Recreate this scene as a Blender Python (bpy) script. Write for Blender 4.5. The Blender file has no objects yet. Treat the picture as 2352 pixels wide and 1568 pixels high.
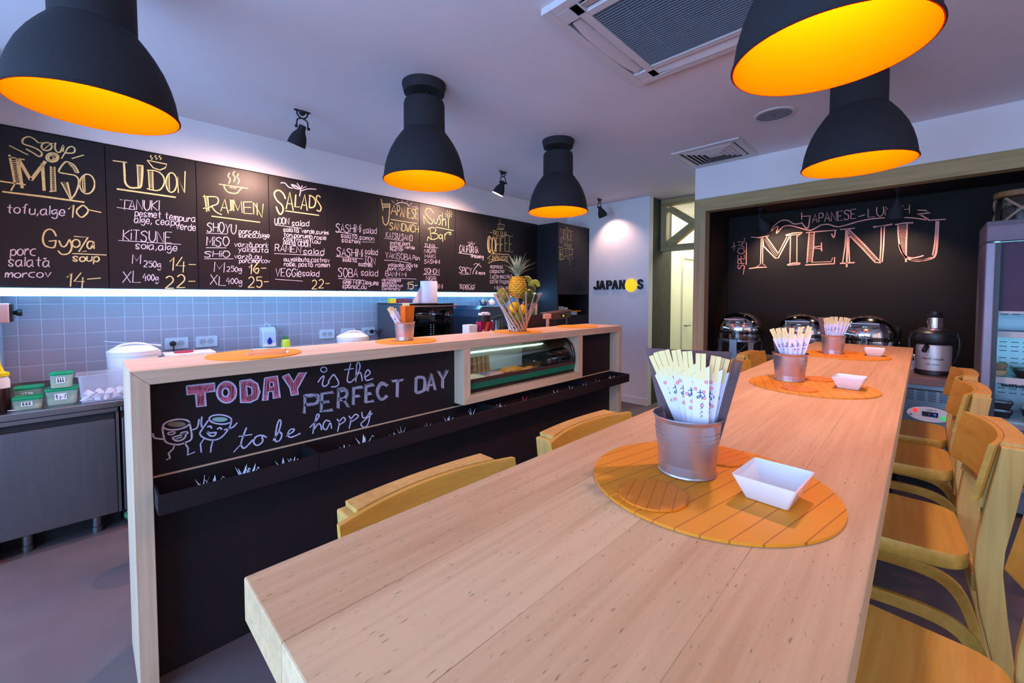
import bpy, math, random
from mathutils import Matrix, Vector, Euler
random.seed(7)
PI = math.pi
SC = bpy.context.scene
COL = SC.collection

# ------------------------------------------------------------------ camera model (measured from the photograph, 2352x1568)
F, CX, CY, H = 962.0, 1176.0, 718.0, 1.36
_t = math.atan2(CY-682.0, F)
_Z = Vector((0, math.cos(_t), math.sin(_t)))
_X = Vector((2121-CX, CY-682.0, -F)).normalized()
_X = (_X - _Z*_X.dot(_Z)).normalized()
_Y = _Z.cross(_X)
RM = Matrix((_X, _Y, _Z))            # camera vector -> world vector
CAMP = Vector((0, 0, H))
def ray(u, v): return RM @ Vector(((u-CX)/F, -(v-CY)/F, -1.0))
def at_z(u, v, z): r = ray(u, v); return CAMP + r*((z-H)/r.z)
def at_x(u, v, x): r = ray(u, v); return CAMP + r*(x/r.x)
def at_y(u, v, y): r = ray(u, v); return CAMP + r*(y/r.y)

# ------------------------------------------------------------------ materials
def lin(c):
    c = c/255.0
    return c/12.92 if c <= 0.04045 else ((c+0.055)/1.055)**2.4
def rgb(r, g, b): return (lin(r), lin(g), lin(b), 1.0)
MATS = {}
def setp(b, **k):
    for n, v in k.items():
        b.inputs[n.replace('_', ' ')].default_value = v
def mat(name, col, rough=0.5, metal=0.0, var=0.06, scale=18.0, bump=0.0, stretch=(1, 1, 1), spec=None, coat=0.0, trans=0.0, ior=1.45, alpha=1.0, sss=0.0):
    m = bpy.data.materials.new(name); m.use_nodes = True
    nt = m.node_tree; b = nt.nodes['Principled BSDF']
    tc = nt.nodes.new('ShaderNodeTexCoord'); mp = nt.nodes.new('ShaderNodeMapping')
    mp.inputs['Scale'].default_value = stretch
    nz = nt.nodes.new('ShaderNodeTexNoise'); nz.inputs['Scale'].default_value = scale; nz.inputs['Detail'].default_value = 4
    nt.links.new(tc.outputs['Object'], mp.inputs['Vector']); nt.links.new(mp.outputs['Vector'], nz.inputs['Vector'])
    cr = nt.nodes.new('ShaderNodeValToRGB')
    c0 = [max(0, x*(1-var)) for x in col[:3]]; c1 = [min(1, x*(1+var)) for x in col[:3]]
    cr.color_ramp.elements[0].position = 0.3; cr.color_ramp.elements[1].position = 0.7
    cr.color_ramp.elements[0].color = (*c0, 1); cr.color_ramp.elements[1].color = (*c1, 1)
    nt.links.new(nz.outputs['Fac'], cr.inputs['Fac']); nt.links.new(cr.outputs['Color'], b.inputs['Base Color'])
    setp(b, Roughness=rough, Metallic=metal, IOR=ior, Alpha=alpha)
    b.inputs['Transmission Weight'].default_value = trans
    b.inputs['Coat Weight'].default_value = coat
    if sss: b.inputs['Subsurface Weight'].default_value = sss; b.inputs['Subsurface Radius'].default_value = (.01, .008, .006)
    if spec is not None: b.inputs['Specular IOR Level'].default_value = spec
    if bump:
        bp = nt.nodes.new('ShaderNodeBump'); bp.inputs['Strength'].default_value = bump; bp.inputs['Distance'].default_value = 0.002
        nt.links.new(nz.outputs['Fac'], bp.inputs['Height']); nt.links.new(bp.outputs['Normal'], b.inputs['Normal'])
    MATS[name] = m
    return m
def emit(name, col, strength):
    m = bpy.data.materials.new(name); m.use_nodes = True
    b = m.node_tree.nodes['Principled BSDF']
    b.inputs['Base Color'].default_value = (col[0]*.5, col[1]*.5, col[2]*.5, 1)
    b.inputs['Emission Color'].default_value = col; b.inputs['Emission Strength'].default_value = strength
    MATS[name] = m
    return m
def wood(name, light, dark, axis=0, grain=90.0, rough=0.45, planks=0.0, knots=0.0, fleck=0.0, joint=0.75, offs=0.0):
    """procedural timber: streaks along one axis, optional glued staves across Y and small dark flecks"""
    m = bpy.data.materials.new(name); m.use_nodes = True
    nt = m.node_tree; b = nt.nodes['Principled BSDF']; L = nt.links.new; N = nt.nodes.new
    tc = N('ShaderNodeTexCoord'); mp = N('ShaderNodeMapping')
    s = [1.0, 1.0, 1.0]; s[axis] = 0.035
    mp.inputs['Scale'].default_value = s; L(tc.outputs['Object'], mp.inputs['Vector'])
    n1 = N('ShaderNodeTexNoise'); n1.inputs['Scale'].default_value = grain; n1.inputs['Detail'].default_value = 6; n1.inputs['Roughness'].default_value = 0.6
    L(mp.outputs['Vector'], n1.inputs['Vector'])
    mp2 = N('ShaderNodeMapping'); s2 = [1.0, 1.0, 1.0]; s2[axis] = 0.18
    mp2.inputs['Scale'].default_value = s2; L(tc.outputs['Object'], mp2.inputs['Vector'])
    n2 = N('ShaderNodeTexNoise'); n2.inputs['Scale'].default_value = 9.0; n2.inputs['Detail'].default_value = 3; n2.inputs['Distortion'].default_value = 0.8
    L(mp2.outputs['Vector'], n2.inputs['Vector'])
    ad = N('ShaderNodeMath'); ad.operation = 'ADD'
    m1 = N('ShaderNodeMath'); m1.operation = 'MULTIPLY'; m1.inputs[1].default_value = 0.55; L(n1.outputs['Fac'], m1.inputs[0])
    m2 = N('ShaderNodeMath'); m2.operation = 'MULTIPLY'; m2.inputs[1].default_value = 0.45; L(n2.outputs['Fac'], m2.inputs[0])
    L(m1.outputs[0], ad.inputs[0]); L(m2.outputs[0], ad.inputs[1])
    cr = N('ShaderNodeValToRGB'); cr.color_ramp.elements[0].position = 0.34; cr.color_ramp.elements[1].position = 0.62
    cr.color_ramp.elements[0].color = dark; cr.color_ramp.elements[1].color = light
    L(ad.outputs[0], cr.inputs['Fac'])
    out = cr.outputs['Color']
    def mul(colout, fac_node_out, c, lo, hi):
        rr = N('ShaderNodeValToRGB'); rr.color_ramp.elements[0].position = lo; rr.color_ramp.elements[1].position = hi
        rr.color_ramp.elements[0].color = c; rr.color_ramp.elements[1].color = (1, 1, 1, 1)
        L(fac_node_out, rr.inputs['Fac'])
        mx = N('ShaderNodeMixRGB'); mx.blend_type = 'MULTIPLY'; mx.inputs['Fac'].default_value = 1.0
        L(colout, mx.inputs['Color1']); L(rr.outputs['Color'], mx.inputs['Color2'])
        return mx.outputs['Color']
    if planks:
        sx = N('ShaderNodeSeparateXYZ'); L(tc.outputs['Object'], sx.inputs['Vector'])
        dv = N('ShaderNodeMath'); dv.operation = 'DIVIDE'; dv.inputs[1].default_value = planks
        of = N('ShaderNodeMath'); of.operation = 'ADD'; of.inputs[1].default_value = offs; L(sx.outputs['Y'], of.inputs[0]); L(of.outputs[0], dv.inputs[0])
        fl = N('ShaderNodeMath'); fl.operation = 'FLOOR'; L(dv.outputs[0], fl.inputs[0])
        wn = N('ShaderNodeTexWhiteNoise'); wn.noise_dimensions = '1D'; L(fl.outputs[0], wn.inputs['W'])
        out = mul(out, wn.outputs['Value'], (0.86, 0.80, 0.76, 1), 0.0, 0.9)
        fr = N('ShaderNodeMath'); fr.operation = 'FRACT'; L(dv.outputs[0], fr.inputs[0])
        # joint line only on stretches of the length
        nj = N('ShaderNodeTexNoise'); nj.noise_dimensions = '1D'; nj.inputs['Scale'].default_value = 1.9; L(sx.outputs['X'], nj.inputs['W'])
        w0 = N('ShaderNodeMath'); w0.operation = 'SUBTRACT'; w0.inputs[1].default_value = 0.40; L(nj.outputs['Fac'], w0.inputs[0]); w = N('ShaderNodeMath'); w.operation = 'MULTIPLY'; w.inputs[1].default_value = 0.075; L(w0.outputs[0], w.inputs[0])
        wm = N('ShaderNodeMath'); wm.operation = 'MAXIMUM'; wm.inputs[1].default_value = 0.0004; L(w.outputs[0], wm.inputs[0]); lt = N('ShaderNodeMath'); lt.operation = 'DIVIDE'; L(fr.outputs[0], lt.inputs[0]); L(wm.outputs[0], lt.inputs[1])
        out = mul(out, lt.outputs[0], (joint*.6, joint*.5, joint*.42, 1), 0.45, 0.75)
    if fleck:
        mp3 = N('ShaderNodeMapping'); s3 = [1.0, 1.0, 1.0]; s3[axis] = 0.28
        mp3.inputs['Scale'].default_value = s3; L(tc.outputs['Object'], mp3.inputs['Vector'])
        n3 = N('ShaderNodeTexNoise'); n3.inputs['Scale'].default_value = 260; n3.inputs['Detail'].default_value = 1
        L(mp3.outputs['Vector'], n3.inputs['Vector'])
        out = mul(out, n3.outputs['Fac'], (1-fleck, 1-fleck, 1-fleck, 1), 0.24, 0.33)
    if knots:
        mp4 = N('ShaderNodeMapping'); s4 = [1.0, 1.0, 1.0]; s4[axis] = 0.55
        mp4.inputs['Scale'].default_value = s4; L(tc.outputs['Object'], mp4.inputs['Vector'])
        vo = N('ShaderNodeTexVoronoi'); vo.inputs['Scale'].default_value = 8.0; L(mp4.outputs['Vector'], vo.inputs['Vector'])
        out = mul(out, vo.outputs['Distance'], (0.22, 0.15, 0.06, 1), 0.03, knots)
    L(out, b.inputs['Base Color']); b.inputs['Roughness'].default_value = rough; b.inputs['Specular IOR Level'].default_value = 0.3
    bp = N('ShaderNodeBump'); bp.inputs['Strength'].default_value = 0.12; bp.inputs['Distance'].default_value = 0.001
    L(ad.outputs[0], bp.inputs['Height']); L(bp.outputs['Normal'], b.inputs['Normal'])
    MATS[name] = m
    return m
def M(n): return MATS[n]

# ------------------------------------------------------------------ mesh builder
class MB:
    def __init__(s): s.v = []; s.f = []; s.sm = []; s.mi = []; s.T = None; s.m = 0
    def V(s, p):
        p = Vector(p)
        if s.T is not None: p = s.T @ p
        s.v.append(p); return len(s.v)-1
    def Fc(s, idx, smooth=False): s.f.append(tuple(idx)); s.sm.append(smooth); s.mi.append(s.m)
    def poly(s, pts, smooth=False): s.Fc([s.V(p) for p in pts], smooth); return s
    def box(s, x0, x1, y0, y1, z0, z1):
        i = [s.V(p) for p in ((x0,y0,z0),(x1,y0,z0),(x1,y1,z0),(x0,y1,z0),(x0,y0,z1),(x1,y0,z1),(x1,y1,z1),(x0,y1,z1))]
        for q in ((3,2,1,0),(4,5,6,7),(0,1,5,4),(1,2,6,5),(2,3,7,6),(3,0,4,7)): s.Fc([i[k] for k in q])
        return s
    def hexa(s, b, t):
        """4 bottom + 4 top corner points"""
        i = [s.V(p) for p in list(b)+list(t)]
        for q in ((3,2,1,0),(4,5,6,7),(0,1,5,4),(1,2,6,5),(2,3,7,6),(3,0,4,7)): s.Fc([i[k] for k in q])
        return s
    def rings(s, rs, cap0=True, cap1=True, smooth=True, closed=True):
        n = len(rs[0]); ids = [[s.V(p) for p in r] for r in rs]
        for a in range(len(rs)-1):
            for k in range(n if closed else n-1):
                k2 = (k+1) % n
                s.Fc((ids[a][k], ids[a][k2], ids[a+1][k2], ids[a+1][k]), smooth)
        if cap0: s.Fc(list(reversed(ids[0])))
        if cap1: s.Fc(ids[-1])
        return s
    def lathe(s, prof, seg=32, c=(0, 0, 0), cap0=True, cap1=True, smooth=True):
        rs = [[(c[0]+r*math.cos(2*PI*k/seg), c[1]+r*math.sin(2*PI*k/seg), c[2]+z) for k in range(seg)] for r, z in prof]
        return s.rings(rs, cap0, cap1, smooth)
    def prism(s, pts, axis, a, b, smooth=False):
        """extrude a closed outline; axis 0: pts are (y,z); 1: (x,z); 2: (x,y)"""
        def P(p, d): return (d, p[0], p[1]) if axis == 0 else (p[0], d, p[1]) if axis == 1 else (p[0], p[1], d)
        return s.rings([[P(p, a) for p in pts], [P(p, b) for p in pts]], True, True, smooth)
    def tube(s, pts, r, seg=8, cap=True, flat=1.0):
        pts = [Vector(p) for p in pts]; n = len(pts); rs = []
        rr = r if isinstance(r, (list, tuple)) else [r]*n
        up = Vector((0, 0, 1))
        for k, p in enumerate(pts):
            d = (pts[min(k+1, n-1)]-pts[max(k-1, 0)]).normalized()
            u = up if abs(d.dot(up)) < 0.95 else Vector((1, 0, 0))
            a = d.cross(u).normalized(); b2 = a.cross(d).normalized()
            if k == 0: pa = a
            else:
                a = (pa - d*pa.dot(d)).normalized(); b2 = a.cross(d).normalized(); pa = a
            rs.append([p + a*(rr[k]*math.cos(2*PI*j/seg)) + b2*(rr[k]*flat*math.sin(2*PI*j/seg)) for j in range(seg)])
        return s.rings(rs, cap, cap, True)
    def ball(s, c, rx, ry=None, rz=None, seg=16, ring=10):
        ry = ry or rx; rz = rz or rx; rs = []
        for j in range(1, ring):
            a = -PI/2 + PI*j/ring
            rs.append([(c[0]+rx*math.cos(a)*math.cos(2*PI*k/seg), c[1]+ry*math.cos(a)*math.sin(2*PI*k/seg), c[2]+rz*math.sin(a)) for k in range(seg)])
        return s.rings(rs, True, True, True)
    def disc(s, c, r, z0, z1, seg=48, ry=None):
        ry = ry or r
        return s.prism([(c[0]+r*math.cos(2*PI*k/seg), c[1]+ry*math.sin(2*PI*k/seg)) for k in range(seg)], 2, z0, z1)
    def build(s, name, material, parent=None, loc=(0, 0, 0), rot=None, bevel=0.0, seg=2, kind=None):
        me = bpy.data.meshes.new(name)
        me.from_pydata([tuple(p) for p in s.v], [], s.f); me.update()
        ml = material if isinstance(material, (list, tuple)) else [material]
        for q in ml: me.materials.append(M(q) if isinstance(q, str) else q)
        for k, p in enumerate(me.polygons): p.use_smooth = s.sm[k]; p.material_index = s.mi[k]
        if any(s.sm): me.set_sharp_from_angle(angle=0.62)
        o = bpy.data.objects.new(name, me); COL.objects.link(o)
        o.location = loc
        if rot: o.rotation_euler = rot
        if parent is not None: o.parent = parent
        if bevel:
            bv = o.modifiers.new('soft edges', 'BEVEL'); bv.width = bevel; bv.segments = seg; bv.limit_method = 'ANGLE'; bv.angle_limit = 0.7
            bv.harden_normals = False
        if kind: o['kind'] = kind
        return o
def rrect(x0, x1, y0, y1, r, n=5):
    out = []
    for cx, cy, a0 in ((x1-r, y1-r, 0), (x0+r, y1-r, 90), (x0+r, y0+r, 180), (x1-r, y0+r, 270)):
        for k in range(n+1):
            a = math.radians(a0+90*k/n); out.append((cx+r*math.cos(a), cy+r*math.sin(a)))
    return out
def thing(name, label, cat, loc=(0, 0, 0), rotz=0.0, group=None):
    o = bpy.data.objects.new(name, None); COL.objects.link(o); o.empty_display_size = 0.05
    o.location = loc; o.rotation_euler = (0, 0, rotz); o['label'] = label; o['category'] = cat
    if group: o['group'] = group
    return o
def tag(o, label, cat, group=None):
    o['label'] = label; o['category'] = cat
    if group: o['group'] = group
    return o
def struct(name, mb, m, bevel=0.0):
    o = mb.build(name, m, bevel=bevel); o['kind'] = 'structure'; return o
def kids(o): return [c for c in bpy.data.objects if c.parent == o]
def dup(root, loc, rotz=None, label=None, group=None):
    def cp(o, par):
        c = o.copy(); COL.objects.link(c)
        if par is not None: c.parent = par
        for ch in KIDS.get(o.name, ()): cp(ch, c)
        return c
    r = cp(root, None); r.location = loc
    if rotz is not None: r.rotation_euler = (0, 0, rotz)
    if label: r['label'] = label
    if group: r['group'] = group
    return r
KIDS = {}
def index_kids(root):
    for o in bpy.data.objects:
        if o.parent is not None: KIDS.setdefault(o.parent.name, [])
        if o.parent is not None and o not in KIDS[o.parent.name]: KIDS[o.parent.name].append(o)
def ordw(n): return ['first','second','third','fourth','fifth','sixth','seventh','eighth','ninth','tenth','eleventh','twelfth','thirteenth','fourteenth','fifteenth','sixteenth','seventeenth','eighteenth','nineteenth','twentieth'][n]
# ------------------------------------------------------------------ hand lettering: single-line letters turned into thin chalk ribbons
G = {
'A':'02 38 62|14 54','B':'02 08|~08 48 57 56 45 05|~05 45 64 63 52 02','C':'~67 48 28 06 04 22 42 63','D':'02 08|~08 38 67 63 32 02','E':'68 08 02 62|05 45',
'F':'68 08 02|05 45','G':'~67 48 28 06 04 22 42 64|64 35','H':'08 02|68 62|05 65','I':'08 02','J':'~58 54 42 22 04|28 68','K':'08 02|68 05 62','L':'08 02 62',
'M':'02 08 34 68 62','N':'02 08 62 68','O':'~38 18 06 04 22 42 64 66 48 38','P':'02 08|~08 48 57 56 45 05','R':'02 08|~08 48 57 56 45 05|35 62','S':'~67 48 28 07 16 45 54 53 42 12 03',
'T':'08 68|38 32','U':'~08 04 22 42 64 68','V':'08 32 68','W':'08 22 36 42 68','X':'02 68|08 62','Y':'08 35 68|35 32','Z':'08 68 02 62','Q':'~38 18 06 04 22 42 64 66 48 38|43 61',
'a':'~46 26 05 03 22 44|46 43 52','b':'08 02|~04 26 45 43 22 03','c':'~46 26 05 03 22 42','d':'48 42|~45 26 05 03 22 43','e':'04 44|~44 36 16 04 03 22 43','f':'~48 38 27 22|06 36',
'g':'~46 26 05 04 13 34 46|46 41 ~|~46 41 20 01','h':'08 02|~04 26 45 42','i':'06 02|08 07','j':'26 21 00|28 27','k':'08 02|36 04 32','l':'08 02','m':'06 02|~04 16 25 22|~24 46 55 52',
'n':'06 02|~04 26 45 42','o':'~26 05 03 22 43 45 26','p':'06 00|~05 26 45 43 22 03','q':'46 40|~45 26 05 03 22 43','r':'06 02|~04 26 35','s':'~45 26 05 14 33 32 12 03','t':'28 23 32|06 46',
'u':'~06 03 22 43|46 42','v':'06 22 46','w':'06 12 24 32 46','x':'06 42|46 02','y':'06 23|46 10','z':'06 46 02 42','\u0103':'~46 26 05 03 22 44|46 43 52|~08 17 28',
'0':'~28 06 04 22 44 46 28','1':'06 28 22','2':'~07 28 47 45 02|02 52','3':'~07 28 47 36 25|~25 44 43 22 03','4':'38 04 54|46 41','5':'48 08 06|~06 36 45 43 22 03','6':'~38 16 04 13 32 44 35 14','7':'08 48 12','8':'~28 17 26 43 22 03 26 47 28','9':'~45 26 07 28 47 44 22',
',':'13 01','.':'02 12','-':'05 45','+':'05 45|27 23','&':'~52 27 38 46 04 12 44','!':'08 04|03 02',':':'05 06|02 03','\'':'08 06',' ':'' }
def cr_pts(p, closed=False, n=5):
    out = []; N = len(p)
    for i in range(N if closed else N-1):
        p0 = p[(i-1) % N] if (closed or i > 0) else p[i]; p1 = p[i]; p2 = p[(i+1) % N]
        p3 = p[(i+2) % N] if (closed or i+2 < N) else p2
        for k in range(n):
            t = k/n; t2 = t*t; t3 = t2*t
            out.append(tuple(0.5*((2*p1[j])+(-p0[j]+p2[j])*t+(2*p0[j]-5*p1[j]+4*p2[j]-p3[j])*t2+(-p0[j]+3*p1[j]-3*p2[j]+p3[j])*t3) for j in range(2)))
    out.append(p[0] if closed else p[-1])
    return out
def glyph(ch):
    res = []
    w = 0
    for st in G.get(ch, '').split('|'):
        st = st.strip()
        if not st: continue
        sm = st.startswith('~'); st = st.replace('~', '')
        pts = [(int(q[0]), int(q[1])-2) for q in st.split() if len(q) == 2]
        w = max(w, max(q[0] for q in pts))
        if sm and len(pts) > 2: pts = cr_pts(pts, False, 4)
        res.append(pts)
    return res, (w if res else 2)
class Chalk:
    """strokes are given in the pixels of an enlarged crop; plane(u,v) lands them on the real board"""
    def __init__(s, ox, oy, sc, plane, normal, lift=0.0012):
        s.ox, s.oy, s.sc, s.plane, s.n, s.lift = ox, oy, sc, plane, Vector(normal), lift
        s.sets = {}
    def P(s, p): return s.plane(s.ox+p[0]/s.sc, s.oy+p[1]/s.sc) + s.n*s.lift
    def mb(s, key): return s.sets.setdefault(key, MB())
    def line(s, key, pts, w, smooth=False, closed=False, rough=0.12, lift=0.0):
        if smooth and len(pts) > 2: pts = cr_pts(pts, closed, 5)
        elif closed: pts = list(pts)+[pts[0]]
        q = [s.P(p)+s.n*lift for p in pts]; mb = s.mb(key); n = len(q); L = []; R = []
        for k in range(n):
            d = q[min(k+1, n-1)]-q[max(k-1, 0)]
            if d.length < 1e-9: d = Vector((1, 0, 0))
            d.normalize(); a = d.cross(s.n); ww = w*0.5*(1+random.uniform(-rough, rough))
            if k in (0, n-1): ww *= 0.8
            L.append(mb.V(q[k]+a*ww)); R.append(mb.V(q[k]-a*ww))
        for k in range(n-1): mb.Fc((R[k], R[k+1], L[k+1], L[k]))
    def text(s, key, t, x0, y0, x1, y1, cap, w, slant=0.08, jit=0.25, track=1.6):
        gs = [glyph(c) for c in t]; tot = sum(g[1]+track for g in gs)-track
        ux, uy = (x1-x0)/tot, (y1-y0)/tot; cur = 0.0
        for (sts, wd), c in zip(gs, t):
            jy = random.uniform(-jit, jit); js = 1+random.uniform(-.06, .06)
            for st in sts:
                pts = [(x0+(cur+px+py*slant)*ux, y0+(cur+px)*uy-(py*js+jy)*cap/6.0) for px, py in st]
                s.line(key, pts, w)
            cur += wd+track
    def hatch(s, key, a0, a1, b0, b1, n, w):
        """short strokes between two rails"""
        for k in range(n):
            t = (k+.5)/n
            s.line(key, [(a0[0]+(a1[0]-a0[0])*t, a0[1]+(a1[1]-a0[1])*t), (b0[0]+(b1[0]-b0[0])*t, b0[1]+(b1[1]-b0[1])*t-4)], w)
    def ell(s, key, cx, cy, rx, ry, w, tilt=0.0, a0=0, a1=360):
        n = 22; pts = []
        for k in range(n+1):
            a = math.radians(a0+(a1-a0)*k/n); x, y = rx*math.cos(a), ry*math.sin(a)
            pts.append((cx+x, cy+y+x*tilt))
        s.line(key, pts, w)
    def fill(s, key, pts, lift=-0.0005):
        mb = s.mb(key); q = [s.P(p)+s.n*lift for p in pts]
        f = [mb.V(p) for p in q]
        mb.Fc(f if (q[1]-q[0]).cross(q[2]-q[1]).dot(s.n) > 0 else list(reversed(f)))
    def emit(s, parent, names, off):
        """names: key -> (object name, material); off = parent's world location"""
        for k, (nm, ma) in names.items():
            if k in s.sets and s.sets[k].f:
                m2 = s.sets[k]; m2.v = [p-Vector(off) for p in m2.v]
                m2.build(nm, ma, parent)
# ------------------------------------------------------------------ materials used
mat('plaster', rgb(226, 222, 226), 0.9, var=0.015, scale=6)
mat('ceiling_paint', rgb(222, 214, 222), 0.92, var=0.02, scale=3)
mat('floor_screed', rgb(92, 84, 88), 0.55, var=0.10, scale=5, bump=0.05)
mat('black_board', (0.0135, 0.0105, 0.0130, 1), 0.42, var=0.35, scale=260, spec=0.35)
mat('black_panel', (0.0120, 0.0095, 0.0125, 1), 0.6, var=0.45, scale=320, spec=0.3)
mat('black_niche', (0.0125, 0.0095, 0.0095, 1), 0.7, var=0.4, scale=200, spec=0.2)
mat('black_matt', (0.011, 0.010, 0.013, 1), 0.75, var=0.2, scale=80)
mat('black_plastic', (0.012, 0.012, 0.014, 1), 0.35, var=0.1)
mat('black_gloss', (0.008, 0.007, 0.008, 1), 0.08, var=0.1, spec=0.6)
mat('lamp_black', (0.022, 0.021, 0.026, 1), 0.78, var=0.12, scale=120, spec=0.3)
mat('lamp_inside', (1.0, 0.056, 0.0002, 1), 0.9, var=0.02, scale=5, spec=0.0)
mat('spot_inside', (0.9, 0.6, 0.4, 1), 0.6, var=0.02)
wood('beech', rgb(234, 196, 152), rgb(208, 166, 122), axis=0, grain=70, rough=0.62, planks=0.13, fleck=0.42, joint=0.7, offs=0.01)
wood('beech_frame', rgb(226, 194, 164), rgb(202, 166, 136), axis=0, grain=70, rough=0.5)
wood('beech_frame_up', rgb(226, 194, 164), rgb(202, 166, 136), axis=2, grain=70, rough=0.5)
wood('chair_ply', rgb(214, 164, 72), rgb(190, 138, 52), axis=0, grain=55, rough=0.45)
wood('chair_solid', rgb(210, 166, 92), rgb(184, 138, 66), axis=2, grain=60, rough=0.5)
wood('pine', rgb(176, 156, 112), rgb(146, 126, 84), axis=1, grain=45, rough=0.65, knots=0.1)
wood('pine_up', rgb(176, 156, 118), rgb(146, 126, 92), axis=2, grain=45, rough=0.65, knots=0.09)
mat('concrete_dark', rgb(66, 66, 62), 0.85, var=0.16, scale=9, bump=0.15)
mat('cream_paint', rgb(222, 222, 204), 0.85, var=0.02)
mat('steel', rgb(128, 130, 138), 0.34, 1.0, var=0.05, scale=40, stretch=(1, 1, 0.06))
mat('bright_steel', rgb(196, 190, 192), 0.42, 0.55, var=0.05, scale=40, stretch=(1, 1, 0.06))
mat('steel_h', rgb(140, 140, 146), 0.30, 1.0, var=0.05, scale=40, stretch=(0.06, 1, 1))
mat('steel_dull', rgb(132, 132, 140), 0.38, 1.0, var=0.06, scale=30, stretch=(1, 1, 0.08))
mat('chrome', rgb(205, 203, 202), 0.09, 1.0, var=0.02)
mat('zinc', rgb(190, 182, 190), 0.30, 0.85, var=0.08, scale=14)
mat('white_plastic', rgb(228, 228, 236), 0.35, var=0.02)
mat('porcelain', rgb(238, 234, 236), 0.18, var=0.01, coat=0.4)
mat('orange_mat', rgb(247, 148, 24), 0.6, var=0.05, scale=60)
mat('orange_coaster', rgb(243, 134, 20), 0.6, var=0.06, scale=60)
mat('orange_paper', rgb(236, 112, 6), 0.8, var=0.06, scale=30)
mat('chalk_cream', rgb(236, 214, 150), 0.95, var=0.16, scale=160)
mat('chalk_white', rgb(232, 214, 228), 0.95, var=0.14, scale=160)
mat('chalk_bluish', rgb(206, 204, 238), 0.95, var=0.16, scale=160)
mat('chalk_grey', rgb(168, 164, 184), 0.95, var=0.12, scale=160)
mat('chalk_pink', rgb(214, 112, 140), 0.95, var=0.22, scale=220)
mat('chalk_mint', rgb(150, 196, 190), 0.95, var=0.12, scale=160)
mat('chalk_olive', rgb(140, 134, 112), 0.95, var=0.12, scale=160)
mat('chalk_salmon', rgb(255, 164, 148), 0.95, var=0.14, scale=160)
emit('reflection_white', (0.62, 0.84, 1.0, 1), 8.0); emit('led_blue_white', (0.15, 0.50, 1.0, 1), 26.0)
emit('led_mint', (0.62, 1.0, 0.92, 1), 22.0)
emit('led_fridge', (0.25, 0.88, 1.0, 1), 14.0)
emit('sign_yellow', (1.0, 0.58, 0.005, 1), 1.0)
emit('led_red', (1.0, 0.03, 0.02, 1), 1.2)
emit('led_green', (0.02, 0.6, 0.15, 1), 0.8)
emit('led_blue', (0.05, 0.08, 1.0, 1), 2.0)
emit('led_lime', (0.35, 0.6, 0.02, 1), 1.0)

# tiled splashback: white glazed tiles with pale joints
def tile_mat(name, size):
    m = bpy.data.materials.new(name); m.use_nodes = True; nt = m.node_tree; b = nt.nodes['Principled BSDF']; N = nt.nodes.new; L = nt.links.new
    tc = N('ShaderNodeTexCoord'); sx = N('ShaderNodeSeparateXYZ'); L(tc.outputs['Object'], sx.inputs['Vector'])
    facs = []
    for ax, off in (('X', 10.0+0.061), ('Z', 10.0-0.003)):
        a = N('ShaderNodeMath'); a.operation = 'ADD'; a.inputs[1].default_value = off; L(sx.outputs[ax], a.inputs[0])
        d = N('ShaderNodeMath'); d.operation = 'DIVIDE'; d.inputs[1].default_value = size; L(a.outputs[0], d.inputs[0])
        f = N('ShaderNodeMath'); f.operation = 'FRACT'; L(d.outputs[0], f.inputs[0])
        p = N('ShaderNodeMath'); p.operation = 'PINGPONG'; p.inputs[1].default_value = 0.5; L(f.outputs[0], p.inputs[0])
        facs.append((p, d))
    mn = N('ShaderNodeMath'); mn.operation = 'MINIMUM'; L(facs[0][0].outputs[0], mn.inputs[0]); L(facs[1][0].outputs[0], mn.inputs[1])
    cr = N('ShaderNodeValToRGB'); cr.color_ramp.elements[0].position = 0.012; cr.color_ramp.elements[1].position = 0.03
    cr.color_ramp.elements[0].color = (0.72, 0.70, 0.76, 1); cr.color_ramp.elements[1].color = (0.46, 0.41, 0.47, 1)
    L(mn.outputs[0], cr.inputs['Fac']); L(cr.outputs['Color'], b.inputs['Base Color'])
    b.inputs['Roughness'].default_value = 0.22
    # every tile sits at its own slight angle
    fl = []
    for p, d in facs:
        q = N('ShaderNodeMath'); q.operation = 'FLOOR'; L(d.outputs[0], q.inputs[0]); fl.append(q)
    cb = N('ShaderNodeCombineXYZ'); L(fl[0].outputs[0], cb.inputs[0]); L(fl[1].outputs[0], cb.inputs[1])
    wn = N('ShaderNodeTexWhiteNoise'); L(cb.outputs[0], wn.inputs['Vector'])
    vs = N('ShaderNodeVectorMath'); vs.operation = 'SUBTRACT'; vs.inputs[1].default_value = (.5, .5, .5); L(wn.outputs['Color'], vs.inputs[0])
    sc = N('ShaderNodeVectorMath'); sc.operation = 'SCALE'; sc.inputs['Scale'].default_value = 0.05; L(vs.outputs[0], sc.inputs[0])
    ge = N('ShaderNodeNewGeometry'); va = N('ShaderNodeVectorMath'); va.operation = 'ADD'; 
    bp = N('ShaderNodeBump'); bp.inputs['Strength'].default_value = 0.5; bp.inputs['Distance'].default_value = 0.002
    ed = N('ShaderNodeValToRGB'); ed.color_ramp.elements[0].position = 0.0; ed.color_ramp.elements[1].position = 0.07
    L(mn.outputs[0], ed.inputs['Fac']); L(ed.outputs['Color'], bp.inputs['Height'])
    L(bp.outputs['Normal'], va.inputs[0]); L(sc.outputs[0], va.inputs[1])
    nn = N('ShaderNodeVectorMath'); nn.operation = 'NORMALIZE'; L(va.outputs[0], nn.inputs[0]); L(nn.outputs[0], b.inputs['Normal'])
    MATS[name] = m
tile_mat('tiles', 0.0967)

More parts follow.
